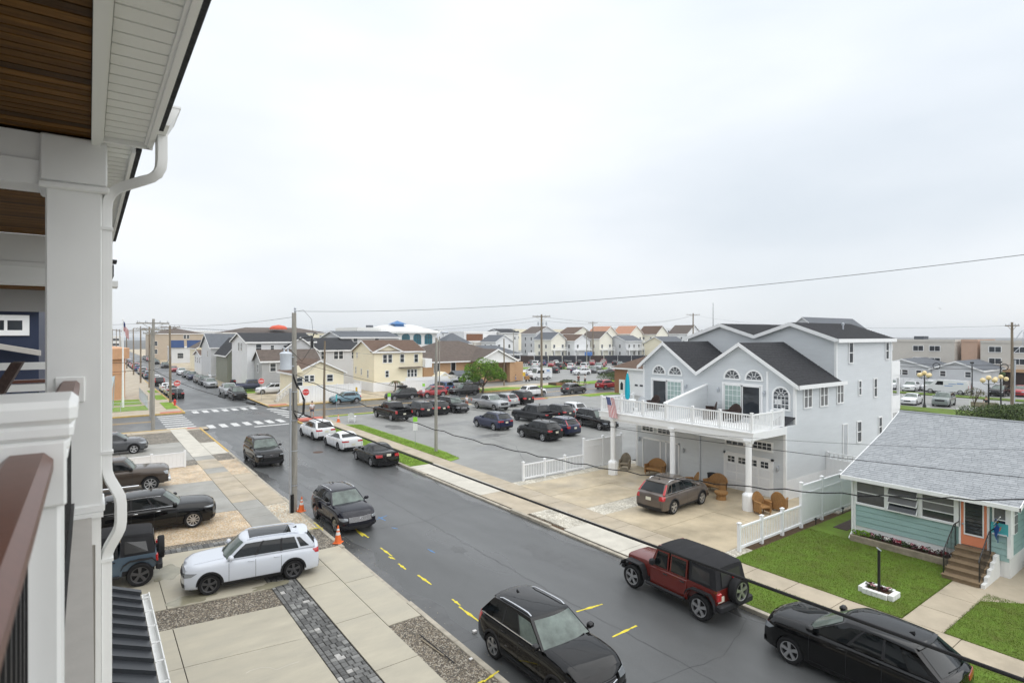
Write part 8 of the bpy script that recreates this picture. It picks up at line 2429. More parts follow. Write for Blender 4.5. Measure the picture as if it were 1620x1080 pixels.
mb = MB();mb.bar((*(7.63,14.67),K + .015),(*(7.73,13.55),K + .015),.035,.02);o = mb.build('wood_strip',M['timber']);tag(o,'thin wooden strip lying beside the iron rod on the gravel','stick')
# flagpole with flag, chain link fence, mural banner
def flag(root,w,h,seg=14,fn=None,name='flag'):
 """stars and stripes as cloth: thirteen stripes and a canton"""
 mb = MB()
 for k in range(13):
  mb.mi = 0 if k % 2 == 0 else 1
  z1,z0 = h * (1 - k / 13),h * (1 - (k + 1) / 13)
  x0 = w * .4 if k < 7 else 0
  mb.grid([[fn(lerp(x0,w,i / seg),z) for i in range(seg + 1)] for z in (z0,z1)])
 mb.mi = 2
 mb.grid([[fn(w * .4 * i / 6,lerp(h * 6 / 13,h,j / 4)) for i in range(7)] for j in range(5)])
 f = mb.build(name,[M['flag_red'],M['flag_white'],M['flag_blue']],root,True)
 st_ = MB()
 for r_ in range(5):
  for c_ in range(6):
   u,v = w * .4 * (c_ + .5) / 6,h * (6 / 13 + 7 / 13 * (r_ + .5) / 5)
   p,q,s_ = Vector(fn(u,v)),Vector(fn(u + .01 * w,v)),Vector(fn(u,v + .02 * h))
   a,b = (q - p).normalized(),(s_ - p).normalized()
   nn = a.cross(b) * .006
   pts = []
   for i in range(10):
    rr = w * .017 * (1 if i % 2 == 0 else .42);t_ = pi / 2 + i * pi / 5
    pts.append(p + a * (rr * math.cos(t_)) + b * (rr * math.sin(t_)))
   st_.add([tuple(x + nn) for x in pts] + [tuple(x - nn) for x in pts],[tuple(range(10)),tuple(range(19,9,-1))])
 st_.build('stars',M['flag_white'],f)
 return f
fp = thing('flagpole','tall white flagpole with limp flag in front of the round orange tank','flagpole',(3.3,82.9,.1))
mb = MB();mb.tube([(3.3,82.9,0),(3.3,82.9,10.6)],[.14,.05],10);mb.ball((3.3,82.9,10.68),.09);ob('shaft',mb,M['white'],fp,True)
flag(fp,1.8,1.1,fn=lambda u,v:(.06 + u * .28 + .05 * math.sin(u * 5),.10 * math.sin(u * 6 + v),10.4 - 1.1 + v - u * .72))
t = thing('mural_banner','tilted painted banner with bright swirls hanging on the tank lawn fence','banner',(1.4,82.2,.12))
mb = MB();mb.slab([(.3,82.2,1.6),(2.2,82.2,2.3),(2.5,82.2,4.0),(.3,82.2,3.4)],(0,.04,0));ob('cloth',mb,mat('banner_cloth',(.55,.66,.74),.7),t)
for (x,z,r_,m) in ((1.0,2.2,.34,'flag_red'),(1.5,2.5,.36,'sign_blue'),(1.9,2.8,.26,'sign_yellow'),(1.2,2.8,.22,'petal_pink'),(2.1,3.3,.20,'flag_white'),(.7,2.6,.22,'sign_blue')):
 mb = MB();mb.lathe([(0,0),(r_,0),(r_,.03),(0,.03)],12,(x,82.14,z),axis='y');ob('swirl',mb,M[m],t)
mb = MB();mb.tube([(.3,82.24,.1),(.3,82.24,3.5)],.05,6);mb.tube([(2.3,82.24,.1),(2.45,82.24,4.0)],.05,6);ob('post',mb,M['galv'],t)
def chain_link(label,p,q,h):
 t = thing('chain_link_fence',label,'fence',(*p,.1))
 L = math.hypot(q[0] - p[0],q[1] - p[1]);n = max(2,int(L / 2.4))
 for i in range(n + 1):
  x,y = lerp(p[0],q[0],i / n),lerp(p[1],q[1],i / n)
  mb = MB();mb.tube([(x,y,.1),(x,y,h + .15)],.03,6);ob('fence_post',mb,M['galv'],t)
 mb = MB();mb.tube([(*p,h + .1),(*q,h + .1)],.025,6);ob('rail',mb,M['galv'],t)
 mb = MB();k = int(L / .14)
 for i in range(k):
  for s_ in (0,1):
   a,b = i / k,min(1,(i + h / .14) / k)
   z0,z1 = (.12,h) if s_ == 0 else (h,.12)
   f = 1 if (i + h / .14) / k <= 1 else (1 - a) * k / (h / .14)
   mb.bar((lerp(p[0],q[0],a),lerp(p[1],q[1],a),z0),(lerp(p[0],q[0],b),lerp(p[1],q[1],b),lerp(z0,z1,f)),.007)
 ob('mesh',mb,M['galv'],t,kind='stuff')
chain_link('low chain link fence along the cross street in front of the tank lawn',(-8,78.0),(5.6,78.0),1.1)
chain_link('taller chain link fence beside the pavement left of the hydrant pole',(5.6,80),(5.6,94),1.5)
# dark screen fence and bicycle racks of the far car park
t = thing('screen_fence','long dark mesh screen fence behind the back row of the far car park','fence',(130,125,0))
n = 22
for i in range(n):
 a,b = Vector((92,149,0)).lerp(Vector((172,97,0)),i / n),Vector((92,149,0)).lerp(Vector((172,97,0)),(i + .94) / n)
 mb = MB();mb.bar((a.x,a.y,1.3),(b.x,b.y,1.3),.08,2.4);ob('panel',mb,M['wicker_dark'] if i % 5 == 4 else mat('screen_mesh',(.035,.037,.045),.9),t)
 mb = MB();mb.bar((a.x,a.y,0),(a.x,a.y,2.7),.09,.09,up=(1,0,0));ob('fence_post',mb,M['black_metal'],t)
for j in range(34):
 x,y = lerp(88,112,j / 33),lerp(136,121,j / 33) + rnd.uniform(-.4,.4)
 b = tag(link('bicycle',None,None,(x,y,.05),R(55 + rnd.uniform(-8,8))),'parked bicycle in the crowded rack by the dark screen fence','bicycle','bicycles in the rack')
 if j == 0:
  mw = MB();nn = 14;mw.tube([(.33 * math.cos(2 * pi * i / nn),0,.33 + .33 * math.sin(2 * pi * i / nn)) for i in range(nn + 1)],.028,4,cap=False)
  for i in range(6):mw.bar((0,0,.33),(.32 * math.cos(i * pi / 3),0,.33 + .32 * math.sin(i * pi / 3)),.01)
  BW = mw.mesh('wheel',M['cable'])
  mf = MB();mf.bar((-.5,0,.33),(-.15,0,.80),.04);mf.bar((-.15,0,.80),(.38,0,.82),.04);mf.bar((-.05,0,.30),(.38,0,.80),.04);mf.bar((-.05,0,.30),(-.2,0,.95),.04);mf.bar((.36,0,.95),(.52,0,.33),.04);mf.bar((-.5,0,.33),(-.05,0,.3),.03)
  BF = {c:mf.mesh('frame',M[c]) for c in ('cable','sign_red','galv','sign_blue','teal_cloth')}
  mh = MB();mh.bar((.33,-.28,1.0),(.33,.28,1.0),.03);mh.bar((.36,0,.9),(.33,0,1.0),.03);BH = mh.mesh('handlebar',M['cable'])
  msd = MB();msd.rbox(-.32,-.10,-.06,.06,.94,.99,.02);BS = msd.mesh('saddle',M['cable'])
 link('frame',BF[rnd.choice(list(BF))],b);link('wheel',BW,b,(-.5,0,0));link('wheel',BW,b,(.52,0,0));link('handlebar',BH,b);link('saddle',BS,b)
# cream globe street lamps on the right
for x,y,h,ng,lb in ((80.8,25.8,4.0,5,'five globe black street lamp in front of the white sedan'),(75.9,18.5,4.05,3,'black globe street lamp standing in the shrubs'),(85.0,19.6,3.7,3,'black globe street lamp next to the tall right hand pole'),(104.5,27.4,4.6,0,'dark slim lamp post with box head in front of the grey bungalow'),(116,26.8,4.4,0,'dark slim lamp post with hanging basket at the bungalow corner')):
 t = thing('street_lamp',lb,'street lamp',(x,y,0),R(-37),'black street lamps')
 mb = MB();mb.lathe([(.20,0),(.20,.3),(.12,.5),(.085,.8),(.07,h - .6),(.10,h - .5),(.05,h - .4),(.05,h + (.1 if ng else 0))],10);mb.build('post',M['black_metal'],t,True)
 for i in range(ng):
  a = 2 * pi * i / (ng - 1) if i else 0
  px,py,pz = (0,0,h + .28) if i == 0 else (.62 * math.cos(a),.62 * math.sin(a),h + .02)
  if i:
   mb = MB();mb.tube([(0,0,h - .35),(px * .6,py * .6,h - .42),(px,py,h - .3),(px,py,h - .22)],.03,6);mb.build('arm',M['black_metal'],t)
  mb = MB();mb.lathe([(.05,-.26),(.10,-.22),(.08,-.18)],8,(px,py,pz));mb.build('holder',M['black_metal'],t)
  mb = MB();mb.ball((px,py,pz),.25,14,9);mb.build('globe',M['lamp_globe'],t,True)
 if not ng:
  mb = MB();mb.rbox(-.2,.2,-.15,.15,h,h + .28,.04);mb.build('lamp_head',M['black_metal'],t)
  if x > 110:
   mb = MB();mb.ball((0.3,0,2.6),.42,10,6);mb.build('hanging_basket',M['shrub_b'],t)
mb = MB();mb.box(0,2.6,0,.06,.55,1.15);o = mb.build('bench_board',M['timber'],loc=(81.6,21.6,0));o.rotation_euler = (0,0,R(-70));tag(o,'brown board of a low bench sign right of the grey green suv','board')
for xx in (0,2.6):
 mb = MB();mb.box(xx - .06,xx + .06,-.05,0,0,1.35);mb.build('post',M['white'],o)
# old dark lamp post with its white planter in the cottage lawn, flower box and doormat tools
t = thing('yard_post','black lamp post without lamp standing in a white planter on the lawn','post',(21.3,8.1,K))
mb = MB();mb.tube([(21.3,8.1,K),(21.3,8.1,1.6)],.045,10);ob('post',mb,M['black_metal'],t,True)
mb = MB();mb.tube([(21.2,8.0,1.63),(21.4,8.2,1.63)],.02,6);ob('crosspiece',mb,M['galv'],t)
t = thing('stone_planter','white painted brick planter of small flowers around the black yard post','planter',(21.3,8.1,K))
for i in range(3):
 for s_ in (-1,1):
  mb = MB();mb.rbox(21.0 + i * .2,21.19 + i * .2,8.1 + s_ * .45 - .08,8.1 + s_ * .45 + .08,K,K + .19,.008);ob('brick',mb,M['stucco_white'],t)
for i in range(5):
 for s_ in (-1,1):
  mb = MB();mb.rbox(21.3 + s_ * .30 - .08,21.3 + s_ * .30 + .08,7.74 + i * .15,7.88 + i * .15,K,K + .185,.008);ob('brick',mb,M['stucco_white'],t)
mb = MB();mb.box(21.05,21.55,7.68,8.52,K,K + .13);ob('soil',mb,M['soil'],t)
t = thing('pennant','blue and yellow pennant drooping from a stick beside the coral door','flag',(26.3,6.0,2.0))
mb = MB();mb.tube([(26.36,6.28,1.95),(25.75,5.95,2.42)],.015,6);ob('stick',mb,M['white'],t)
mb = MB();mb.grid([[(25.98 + .12 * k,6.06 + .06 * k + .05 * math.sin(2 * j + k),2.25 - j * .14 - k * .02 - (.02 * j * k)) for k in range(4)] for j in range(5)]);ob('cloth',mb,M['banner_blue'],t,True)
mb = MB();mb.grid([[(25.965 + .11 * k,6.04 + .06 * k + .05 * math.sin(2 * j + k),2.18 - j * .10 - k * .02) for k in range(3)] for j in range(2)]);ob('patch',mb,M['banner_yellow'],t,True)
mb = MB();mb.grid([[(26.16 + .10 * k,6.10 + .05 * k,1.66 - j * .09 - .05 * k) for k in range(2)] for j in range(4)]);ob('tail',mb,M['banner_blue'],t,True)
# low black garden lights along the fence
for i,x in enumerate((26.8,29.5)):
 t = thing('garden_light','small black stake light at the foot of the white fence, %s' % ('nearest the picket section' if i == 0 else 'nearest the cottage corner'),'garden light',(x,12.8,K),0,'garden lights along the fence')
 mb = MB();mb.lathe([(.02,0),(.02,.22),(.07,.24),(.07,.27),(.02,.33)],8);mb.build('stake_light',M['black_metal'],t)
# porch furniture of the duplex
def armchair(label,x,y,z,rz,m='wicker',w=.62,name='wicker_chair'):
 t = thing(name,label,'chair' if w < .9 else 'sofa',(x,y,z),R(rz),'wicker furniture under the balcony')
 mb = MB()
 rows = []
 for k in range(9):
  a = pi * (k / 8)
  px,py = w / 2 * math.cos(a) * 1.05,.20 + .16 * math.sin(a)
  hgt = .62 + .36 * math.sin(a) ** 1.3
  rows.append([(px,py,.10),(px * 1.04,py + .02,.40),(px * 1.06,py + .06,hgt),(px * .98,py + .03,hgt + .02),(px * .92,py - .02,.40)])
 mb.grid(rows);mb.build('backrest',M[m],t,True)
 mb = MB();mb.rbox(-w / 2 + .02,w / 2 - .02,-.28,.24,.30,.42,.04);mb.build('seat',M[m],t)
 for s_ in (-1,1):
  mb = MB();mb.rbox(s_ * w / 2 - .05,s_ * w / 2 + .05,-.30,.20,.56,.63,.03);mb.rbox(s_ * w / 2 - .03,s_ * w / 2 + .03,-.28,.2,.1,.58,.02);mb.build('armrest',M[m],t)
  for yy in (-.25,.2):
   mb = MB();mb.tube([(s_ * (w / 2 - .05),yy,0),(s_ * (w / 2 - .05),yy,.32)],.025,6);mb.build('leg',M[m],t)
 return t
armchair('honey wicker settee facing out beside the left balcony column',28.3,23.3,K,-90 + 8,w=1.15,name='wicker_settee')
armchair('grey brown slatted armchair by the tall white fence panel',28.0,25.5,K,-60,'timber',.62,'garden_chair')
armchair('honey wicker chair half hidden behind the middle column',27.3,19.9,K,-130)
armchair('honey wicker loveseat in front of the garage end, behind the parked crossover',27.9,18.8,K,-100,w=1.2,name='wicker_settee')
armchair('honey wicker chair with rounded back right of the right balcony column',27.6,14.95,K,105)
armchair('honey wicker barrel chair turned away beside the right column base',26.35,15.15,K,-20)
for x,y,r_,h,lb in ((26.9,17.75,.33,.42,'round wicker ottoman table behind the grey crossover'),(27.15,15.3,.20,.50,'small square wicker side table between the two right hand chairs')):
 t = thing('wicker_table',lb,'table',(x,y,K),0,'wicker furniture under the balcony')
 mb = MB();mb.lathe([(r_ * .8,0),(r_ * .7,h * .5),(r_,h - .1),(r_ * 1.05,h - .08),(r_ * 1.05,h),(0,h)],14 if r_ > .3 else 4);mb.build('tabletop',M['wicker'],t)
t = thing('gas_grill','black covered grill behind the roof of the parked crossover','grill',(26.2,19.6,K))
mb = MB();mb.rbox(-.25,.25,-.5,.5,.3,.85,.06);mb.build('cover',M['plastic'],t)
mb = MB();mb.rbox(-.24,.24,-.48,.48,0,.3,.02);mb.build('cart',M['plastic'],t)
t = thing('trash_bin','small black bin against the ground floor wall of the duplex','bin',(29.0,19.75,K))
mb = MB();mb.lathe([(.2,0),(.24,.62),(.26,.64),(.26,.70),(0,.76)],12);mb.build('bin_body',M['plastic'],t,True)
# upper deck furniture
DZ = 3.93
armchair('dark brown wicker sofa against the sloping screen on the upper deck',29.3,20.1,DZ,-150,'wicker_dark',1.5,'deck_sofa')['group'] = 'furniture on the upper deck'
armchair('dark brown wicker chair in front of the curtained sliding door',29.2,18.6,DZ,-100,'wicker_dark',.8,'deck_chair')['group'] = 'furniture on the upper deck'
armchair('dark chair in front of the left sliding door',29.4,24.4,DZ,-95,'wicker_dark',.7,'deck_chair')['group'] = 'furniture on the upper deck'
t = thing('patio_umbrella','closed bright teal patio umbrella standing on the left deck','umbrella',(27.9,25.2,DZ))
mb = MB();mb.tube([(27.9,25.2,DZ),(27.9,25.2,DZ + 2.5)],.025,8);ob('shaft',mb,M['white'],t)
mb = MB();mb.lathe([(.08,.75),(.15,.85),(.17,1.2),(.14,1.9),(.08,2.3),(.02,2.45)],10,(27.9,25.2,DZ));ob('canopy',mb,M['teal_cloth'],t,True)
t = thing('patio_table','white round patio table around the teal umbrella','table',(27.9,25.2,DZ))
mb = MB();mb.lathe([(.03,.68),(.55,.69),(.55,.73),(.03,.73)],20,(27.9,25.2,DZ));ob('tabletop',mb,M['white'],t)
for k in range(4):
 a = pi / 4 + k * pi / 2
 mb = MB();mb.tube([(27.9 + .2 * math.cos(a),25.2 + .2 * math.sin(a),DZ + .68),(27.9 + .42 * math.cos(a),25.2 + .42 * math.sin(a),DZ)],.02,5);ob('leg',mb,M['white'],t)
for x,y,rz,lb in ((28.6,24.6,130,'pale metal patio chair right of the teal umbrella'),(27.3,24.5,20,'pale metal patio chair nearest the flag on the deck')):
 t = armchair(lb,x,y,DZ,rz,'screen_panel',.5,'patio_chair');t['group'] = 'furniture on the upper deck'
t = thing('draped_flag','stars and stripes flag draped over the balcony rail at its left end','flag',(26.2,25.2,4.8))
flag(t,1.25,.72,fn=lambda u,v:(-.02 - .12 * (u / 1.25) ** 2 + .03 * math.sin(v * 9),-.42 + v * .95 - u * .34,.10 - u * .98 + .06 * v),name='cloth')
# ------------------------------------------------------------------ planting
def leaf_cloud(mb,pts,size,n_mats,flat=.5):
 for p in pts:
  s = size * rnd.uniform(.6,1.4)
  a = Vector((rnd.gauss(0,1),rnd.gauss(0,1),rnd.gauss(0,1) * flat)).normalized()
  b = a.cross(Vector((rnd.gauss(0,1),rnd.gauss(0,1),rnd.gauss(0,1)))).normalized()
  p = Vector(p)
  mb.mi = rnd.choices(range(n_mats),[5,4,3][:n_mats])[0]
  mb.add([tuple(p - a * s),tuple(p + b * s * .45),tuple(p + a * s),tuple(p - b * s * .45)],[(0,1,2,3)])
def blob(c,r,n,sx=1,sy=1,sz=1):
 out = []
 for _ in range(n):
  v = Vector((rnd.gauss(0,1),rnd.gauss(0,1),rnd.gauss(0,1))).normalized() * (r * rnd.uniform(.55,1.0) ** .6)
  out.append((c[0] + v.x * sx,c[1] + v.y * sy,c[2] + v.z * sz))
 return out
# the green street tree by the brick office
tr = thing('street_tree','broad green leafy tree in front of the tan brick office','tree',(48.4,73.0,.1))
mb = MB()
forks = [((48.4,73.0,0),(48.5,73,.9)),((48.5,73,.9),(47.2,73.2,2.6)),((48.5,73,.9),(48.9,72.8,2.8)),((48.5,73,.9),(50.1,73,2.4)),((47.2,73.2,2.6),(46.2,73,3.7)),((47.2,73.2,2.6),(47.6,72.6,4.2)),((48.9,72.8,2.8),(48.6,73.4,4.5)),((48.9,72.8,2.8),(49.8,72.4,4.3)),((50.1,73,2.4),(51.4,72.8,3.1)),((48.2,73,.3),(47.0,73.2,1.6)),((47.0,73.2,1.6),(45.9,73.3,2.9))]
for i,(a,b) in enumerate(forks):
 r0 = .20 if i == 0 else (.11 if i < 4 else .06)
 mb.tube([a,tuple((Vector(a) + Vector(b)) / 2 + Vector((rnd.uniform(-.1,.1),rnd.uniform(-.1,.1),.05))),b],[r0,r0 * .8,r0 * .55],7)
ob('trunk',mb,M['bark'],tr,True)
mb = MB()
clumps = [(46.2,73,3.8,1.0),(47.5,72.6,4.5,1.15),(48.6,73.3,4.9,1.2),(49.8,72.5,4.6,1.1),(51.0,72.8,3.5,1.0),(45.8,73.2,3.0,.8),(48.9,72.0,3.7,1.0),(47.2,71.9,3.3,.9),(50.6,73.3,4.2,.9),(52.1,73,2.6,.75),(48.0,73.9,3.7,1.1),(46.8,74,4.2,.9),(49.6,73.9,3.4,1.0),(51.7,72.5,3.0,.7),(44.9,73.1,2.5,.6),(50.3,72,2.9,.7),(47.6,73.6,2.6,.8),(49.6,72.4,2.7,.8),(46.6,72.4,2.6,.7),(51.4,73.6,3.6,.8),(48.2,71.8,4.4,.9)]
for (x,y,z,r) in clumps:
 leaf_cloud(mb,blob((x,y,z - .35),r,620,1.05,1.05,.72),.095,3)
o = ob('crown',mb,[M['leaf_a'],M['leaf_b'],M['leaf_c']],tr)
# shrubs, hedges
def shrub(label,x,y,r,h,n,mats=('shrub_a','shrub_b'),name='shrub',leaf=.10,z=.1,parts=5):
 t = thing(name,label,'shrub',(x,y,z))
 mb = MB()
 for _ in range(parts):
  cx,cy = x + rnd.uniform(-.6,.6) * r,y + rnd.uniform(-.6,.6) * r
  leaf_cloud(mb,blob((cx,cy,z + h * .5),1.0,n // parts,r * .65,r * .65,h * .5),leaf,len(mats))
 ob('foliage',mb,[M[m] for m in mats],t)
 mb = MB()
 for k in range(4):
  mb.tube([(x,y,z - .1),(x + rnd.uniform(-.4,.4) * r,y + rnd.uniform(-.4,.4) * r,z + h * .7)],.03,5)
 ob('stem',mb,M['bark'],t)
 return t
for i,(x,y,r,h) in enumerate(((72.4,18.6,2.2,1.5),(74.6,16.6,2.6,1.8),(76.6,17.0,2.2,1.5),(73.0,14.4,2.6,1.7),(77.0,13.8,2.6,1.9),(79.6,15.8,2.2,1.4))):
 shrub(('leftmost shrub of the mass under the globe lamps','big shrub at the foot of the middle globe lamp','shrub just right of the middle globe lamp','low front shrub above the teal roof ridge','tall shrub at the right edge under the globe lamps','shrub below the tall right hand pole')[i],x,y,r,h,2200)
for x,y,r,h,lb in ((81,76.8,2.6,1.3,'clipped green hedge mound in front of the navy car'),(84.5,76.2,2.4,1.3,'right hand clipped hedge mound beside the red crossover'),(90,84,3.2,1.0,'low hedge island before the white sedan'),(94,81,2.6,.9,'right end of the low hedge island'),(67.4,75.0,1.8,.9,'green planting in the brick bed near two pedestrians'),(22.6,118,1.2,1.1,'round dark bush beside the yard on the far street'),(24.8,97.2,1.6,1.5,'dark bush beside the stairs of the grey porch house')):
 shrub(lb,x,y,r,h,1500)
t = thing('brick_bed','low red brick planting bed near two pedestrians across the street','planter',(66.5,75.2,.1))
for i in range(9):
 mb = MB();mb.box(64.4 + i * .5,64.88 + i * .5,74.1,74.3,.1,.65);ob('brick',mb,M['brick'],t)
mb = MB();mb.box(64.4,69,74.3,76.4,.1,.55);ob('soil',mb,M['soil'],t)
# small bare street tree on the right, dried palm by the cream house
t = thing('small_tree','small sparse tree beside the parking bays above the teal roof','tree',(79.4,20.6,.1))
mb = MB()
for k in range(7):
 mb.tube([(79.4,20.6,.1),(79.4,20.6,1.1),(79.4 + rnd.uniform(-.9,.9),20.6 + rnd.uniform(-.9,.9),2.6)],[.06,.045,.015],5)
ob('trunk',mb,M['bark'],t)
mb = MB();leaf_cloud(mb,blob((79.4,20.6,2.4),.9,420,1,1,.7),.07,2);ob('crown',mb,[M['frond_brown'],M['shrub_a']],t)
t = thing('small_palm','dried brown palm in front of the cream house corner','palm',(37.6,80.8,.1))
mb = MB();mb.tube([(37.6,80.8,.1),(37.7,80.8,1.7)],[.12,.08],7);ob('trunk',mb,M['bark'],t)
for k in range(11):
 a = k * 2 * pi / 11
 mb = MB();rows = []
 for j in range(6):
  q = j / 5;d = 1.1 * q;z = 1.75 + .7 * q - 1.3 * q * q
  w = .16 * math.sin(pi * min(1,q + .12)) + .01
  rows.append([(37.7 + d * math.cos(a) - w * math.sin(a),80.8 + d * math.sin(a) + w * math.cos(a),z - .05),(37.7 + d * math.cos(a),80.8 + d * math.sin(a),z),(37.7 + d * math.cos(a) + w * math.sin(a),80.8 + d * math.sin(a) - w * math.cos(a),z - .05)])
 mb.grid(rows);ob('frond',mb,M['frond_brown'] if k % 3 else M['shrub_a'],t)
# cottage flower bed with timber edging
t = thing('flower_bed','timber edged flower bed along the teal cottage wall','flower bed',(26.1,9.3,K))
for i in range(2):
 mb = MB();mb.rbox(25.86,25.98,7.5,10.95,K + i * .14,K + .135 + i * .14,.012);ob('timber',mb,M['timber'],t)
mb = MB();mb.box(25.98,26.38,7.5,10.95,K,K + .24);ob('soil',mb,M['soil'],t)
for i in range(34):
 y = 7.62 + i * .098;x = 26.16 + rnd.uniform(-.10,.10)
 kind = 'green' if i > 27 else rnd.choice(('red','pink','white','maroon','maroon','maroon','white'))
 p = thing('begonia' if kind != 'green' else 'leafy_plant',{'red':'small red flowering plant in the cottage bed','pink':'small pink flowering plant in the cottage bed','white':'small white flowering plant in the cottage bed','maroon':'small dark leaved plant in the cottage bed','green':'bright green leafy plant at the left end of the cottage bed'}[kind],'plant',(x,y,K + .24),0,'%s plants in the cottage bed' % kind)
 mb = MB();leaf_cloud(mb,blob((0,0,.12),.11,26,1,1,.9),.055,1)
 mb.build('foliage',M['leaf_a'] if kind == 'green' else M['leaf_maroon'] if rnd.random() < .6 else M['shrub_b'],p)
 if kind in ('red','pink','white'):
  mb = MB()
  for q in blob((0,0,.17),.10,9,1,1,.5):mb.ball(q,.026,5,3)
  mb.build('flowers',M['petal_' + kind],p)
for i in range(9):
 kind = rnd.choice(('white','maroon','pink'))
 p = thing('begonia','small %s in the white brick planter' % {'white':'white flower','maroon':'dark red leafed plant','pink':'pink flower'}[kind],'plant',(21.3 + rnd.uniform(-.2,.2),8.1 + rnd.uniform(-.38,.38),K + .12),0,'%s plants in the white planter' % kind)
 mb = MB();leaf_cloud(mb,blob((0,0,.09),.09,18,1,1,.8),.05,1);mb.build('foliage',M['leaf_maroon'] if kind == 'maroon' else M['shrub_b'],p)
 if kind != 'maroon':
  mb = MB()
  for q in blob((0,0,.13),.07,5,1,1,.5):mb.ball(q,.022,5,3)
  mb.build('flowers',M['petal_' + kind],p)
shrub('green bush in the arched planter at the right edge',27.65,4.9,.45,.75,700,name='shrub',leaf=.06,z=.15,parts=3)
# grass blades on the near lawns
def blades(name,polys,n,h=.028):
 mb = MB()
 for _ in range(n):
  x0,x1,y0,y1 = rnd.choices(polys,[(b - a) * (d - c) for a,b,c,d in polys])[0]
  x,y = rnd.uniform(x0,x1),rnd.uniform(y0,y1)
  a = rnd.random() * 6.28;hh = h * rnd.uniform(.6,1.5);w = .009
  mb.add([(x - w * math.cos(a),y - w * math.sin(a),K + .018),(x + w * math.cos(a),y + w * math.sin(a),K + .018),(x + rnd.uniform(-.03,.03),y + rnd.uniform(-.03,.03),K + .02 + hh)],[(0,1,2)])
 tag(mb.build(name,M['blade']),kind='stuff')
blades('grass',[(20.0,26.0,6.97,12.75),(20.0,24.2,2,5.95)],56000)
blades('grass',[(17.05,18.92,1,12.62)],20000)
blades('grass',[(17.05,18.76,34.35,55),(20.0,21.15,34.8,53.4)],22000,.045)
o = MB().rbox(27.0,28.9,11.55,12.15,K - .02,K + .045,.02).build('stepping_slab',M['wicker_dark']);tag(o,'dark flat slab lying in the lawn by the tall white fence','slab')
# ------------------------------------------------------------------ people
def person(label,x,y,rz,top,legs,skin='skin',hair='hair',h=1.72,stride=.18,z=0.0,shorts=True,arms=(.10,.10),name='person'):
 t = thing(name,label,'person',(x,y,z),R(rz))
 s = h / 1.75
 def skinned(nm,verts,edges,radii,m,root):
  me = bpy.data.meshes.new(nm);me.from_pydata([tuple(Vector(v) * s) for v in verts],edges,[]);me.materials.append(M[m])
  o = link(nm,me,t)
  md = o.modifiers.new('Skin','SKIN');md.use_smooth_shade = True
  for i,r in enumerate(radii):
   sv = me.skin_vertices[0].data[i];sv.radius = (r * s,r * s) if not isinstance(r,tuple) else (r[0] * s,r[1] * s);sv.use_root = (i == root)
  o.modifiers.new('Subdivision','SUBSURF').levels = 1
  o.modifiers['Subdivision'].render_levels = 1
  return o
 st = stride
 V = [(0,0,.95),(0,0,1.15),(0,0,1.36),(0,0,1.48),(0,-.01,1.56),(0,-.02,1.64),(0,-.02,1.72),
   (.09,0,.90),(.10,-st * .5,.50),(.10,-st * .55,.09),(.10,-st * .55 - .14,.04),
   (-.09,0,.90),(-.10,st * .35,.50),(-.10,st * .9,.11),(-.10,st * .9 - .13,.04),
   (.18,0,1.38),(.24,.04 + arms[0],1.12),(.25,-.08 + arms[0],.90),(.25,-.11 + arms[0],.82),
   (-.18,0,1.38),(-.24,.04 - arms[1],1.12),(-.25,-.10 - arms[1],.90),(-.25,-.13 - arms[1],.82)]
 E = [(0,1),(1,2),(2,3),(3,4),(4,5),(5,6),(0,7),(7,8),(8,9),(9,10),(0,11),(11,12),(12,13),(13,14),(2,15),(15,16),(16,17),(17,18),(2,19),(19,20),(20,21),(21,22)]
 RR = [.115,.115,.125,.055,.075,.085,.06,.085,.058,.04,.035,.085,.058,.04,.035,.055,.042,.034,.03,.055,.042,.034,.03]
 skinned('body',V,E,RR,skin,0)
 skinned('shirt',[(0,0,.92),(0,0,1.15),(0,0,1.37),(.19,0,1.37),(.235,.03 + arms[0] * .8,1.17),(-.19,0,1.37),(-.235,.03 - arms[1] * .8,1.17)],[(0,1),(1,2),(2,3),(3,4),(2,5),(5,6)],[.15,.145,.15,.075,.07,.075,.07],top,0)
 zk = .55 if shorts else .12
 f = (.90 - zk) / .45 if shorts else 1
 skinned('trousers',[(0,0,.96),(.09,0,.86),(.10,-st * .45,.52 if not shorts else .56),(-.09,0,.86),(-.10,st * .32,.52 if not shorts else .56)] + ([] if shorts else [(.10,-st * .55,.12),(-.10,st * .9,.14)]),[(0,1),(1,2),(0,3),(3,4)] + ([] if shorts else [(2,5),(4,6)]),[.14,.105,.08,.105,.08] + ([] if shorts else [.06,.06]),legs,0)
 mb = MB();mb.ball((0,.015 * s,1.69 * s),.10 * s,10,7,1,1.08,.95);mb.build('hair',M[hair],t,True)
 for sd in (-1,1):
  mb = MB();mb.rbox(sd * .10 * s - .045,sd * .10 * s + .045,(-st * .55 - .17) * s if sd > 0 else (st * .9 - .16) * s,(-st * .55 + .06) * s if sd > 0 else (st * .9 + .06) * s,0,.07,.02);mb.build('shoe',M['cloth_black'],t)
 return t
person('person in white shirt and dark shorts walking to the crossing under the stop sign',19.3,62.2,175,'cloth_white','cloth_navy',stride=.3)
person('person in white top with red bag standing between the black suv and silver pickup',35.7,57.2,20,'cloth_white','cloth_pink',z=K)
person('child in white shirt and blue shorts near the mail truck',64.2,85.6,60,'cloth_white','cloth_blue',h=1.3,z=K)
person('person in light blue shirt with a brown cart by the brick office',66.6,85.4,100,'cloth_blue','cloth_maroon',z=K)
person('person in dark maroon clothes beside the brick planting bed',69.6,74.3,150,'cloth_maroon','cloth_black',z=K,shorts=False)
person('person in white top holding an orange bag beside the brick planting bed',70.9,74.0,190,'cloth_white','cloth_black',z=K,shorts=False)
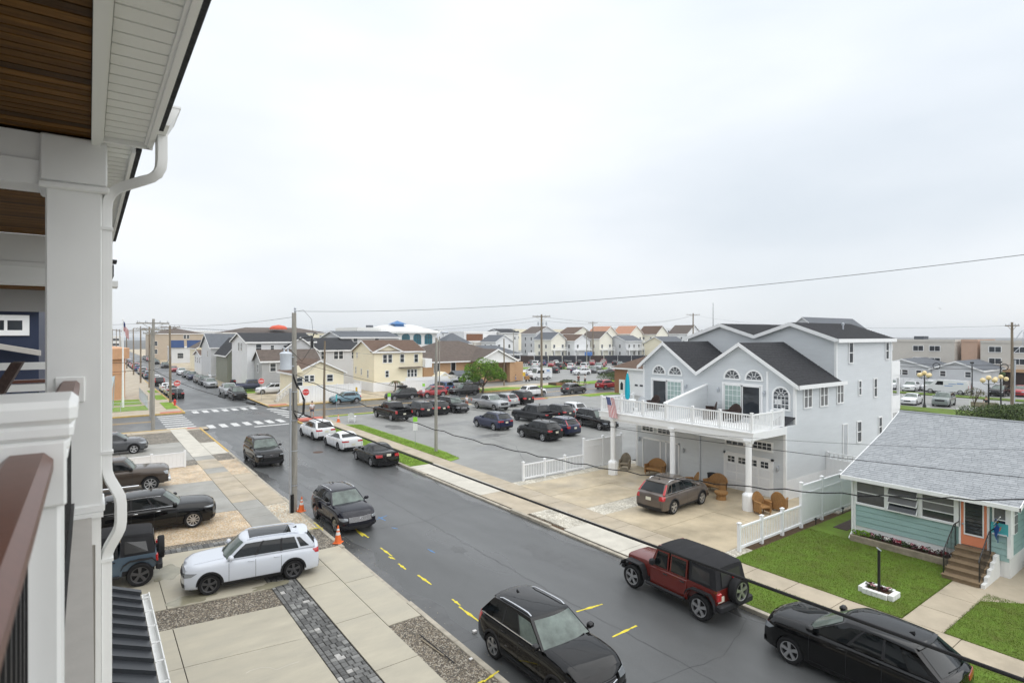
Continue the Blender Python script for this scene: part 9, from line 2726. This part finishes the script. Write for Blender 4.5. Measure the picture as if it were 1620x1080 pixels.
person('person in black walking behind the right hand shrubs',83.6,20.6,-80,'cloth_black','cloth_black',shorts=False,stride=.3)
person('person in dark clothes between parked white cars in the far car park',95.5,88.6,30,'cloth_navy','cloth_black',shorts=False)
t = thing('hand_cart','brown wooden hand cart beside the person in light blue shirt','cart',(66.0,84.6,K))
mb = MB();mb.rbox(-.5,.5,-.3,.3,.35,1.0,.03);mb.build('box',M['wicker'],t)
for sx in (-.35,.35):
 mb = MB();mb.lathe([(0,-.03),(.2,-.03),(.2,.03),(0,.03)],12,(sx,-.33,.2),axis='y');mb.build('wheel',M['cable'],t)
# seagull over the right hand car park
t = thing('seagull','small grey gull in flight in the sky above the tan apartments','bird',(88.5,26.5,12.2),R(30))
mb = MB();mb.ball((0,0,0),.12,8,6,2.2,.8,.8);mb.ball((.30,0,.04),.07,7,5);mb.grid([[(-.1,0,.02),(-.25,.2,.1),(-.2,.55,.42),(-.3,.8,.5)],[(.12,0,.02),(.05,.22,.1),(-.02,.55,.42),(-.26,.8,.5)]]);mb.grid([[(-.1,0,.02),(-.25,-.2,.1),(-.2,-.55,.42),(-.3,-.8,.5)],[(.12,0,.02),(.05,-.22,.1),(-.02,-.55,.42),(-.26,-.8,.5)]]);mb.add([(-.2,-.04,0),(-.2,.04,0),(-.42,.09,.01),(-.42,-.09,.01)],[(0,1,2,3)])
mb.build('body',M['siding_mgrey'],t,True);t.scale = (.45,.45,.45)
# ------------------------------------------------------------------ the damp air
mb = MB();mb.box(-1600,2600,-700,3100,-1.4,26)
hz = bpy.data.materials.new('haze')
hz.use_nodes = True
hz.node_tree.nodes.clear()
ho = hz.node_tree.nodes.new('ShaderNodeOutputMaterial')
hv = hz.node_tree.nodes.new('ShaderNodeVolumePrincipled')
hv.inputs['Color'].default_value = (0.93,0.96,1.0,1)
hv.inputs['Density'].default_value = 0.0003
hv.inputs['Anisotropy'].default_value = 0.2
hz.node_tree.links.new(hv.outputs[0],ho.inputs['Volume'])
tag(mb.build('haze',hz),kind='stuff')
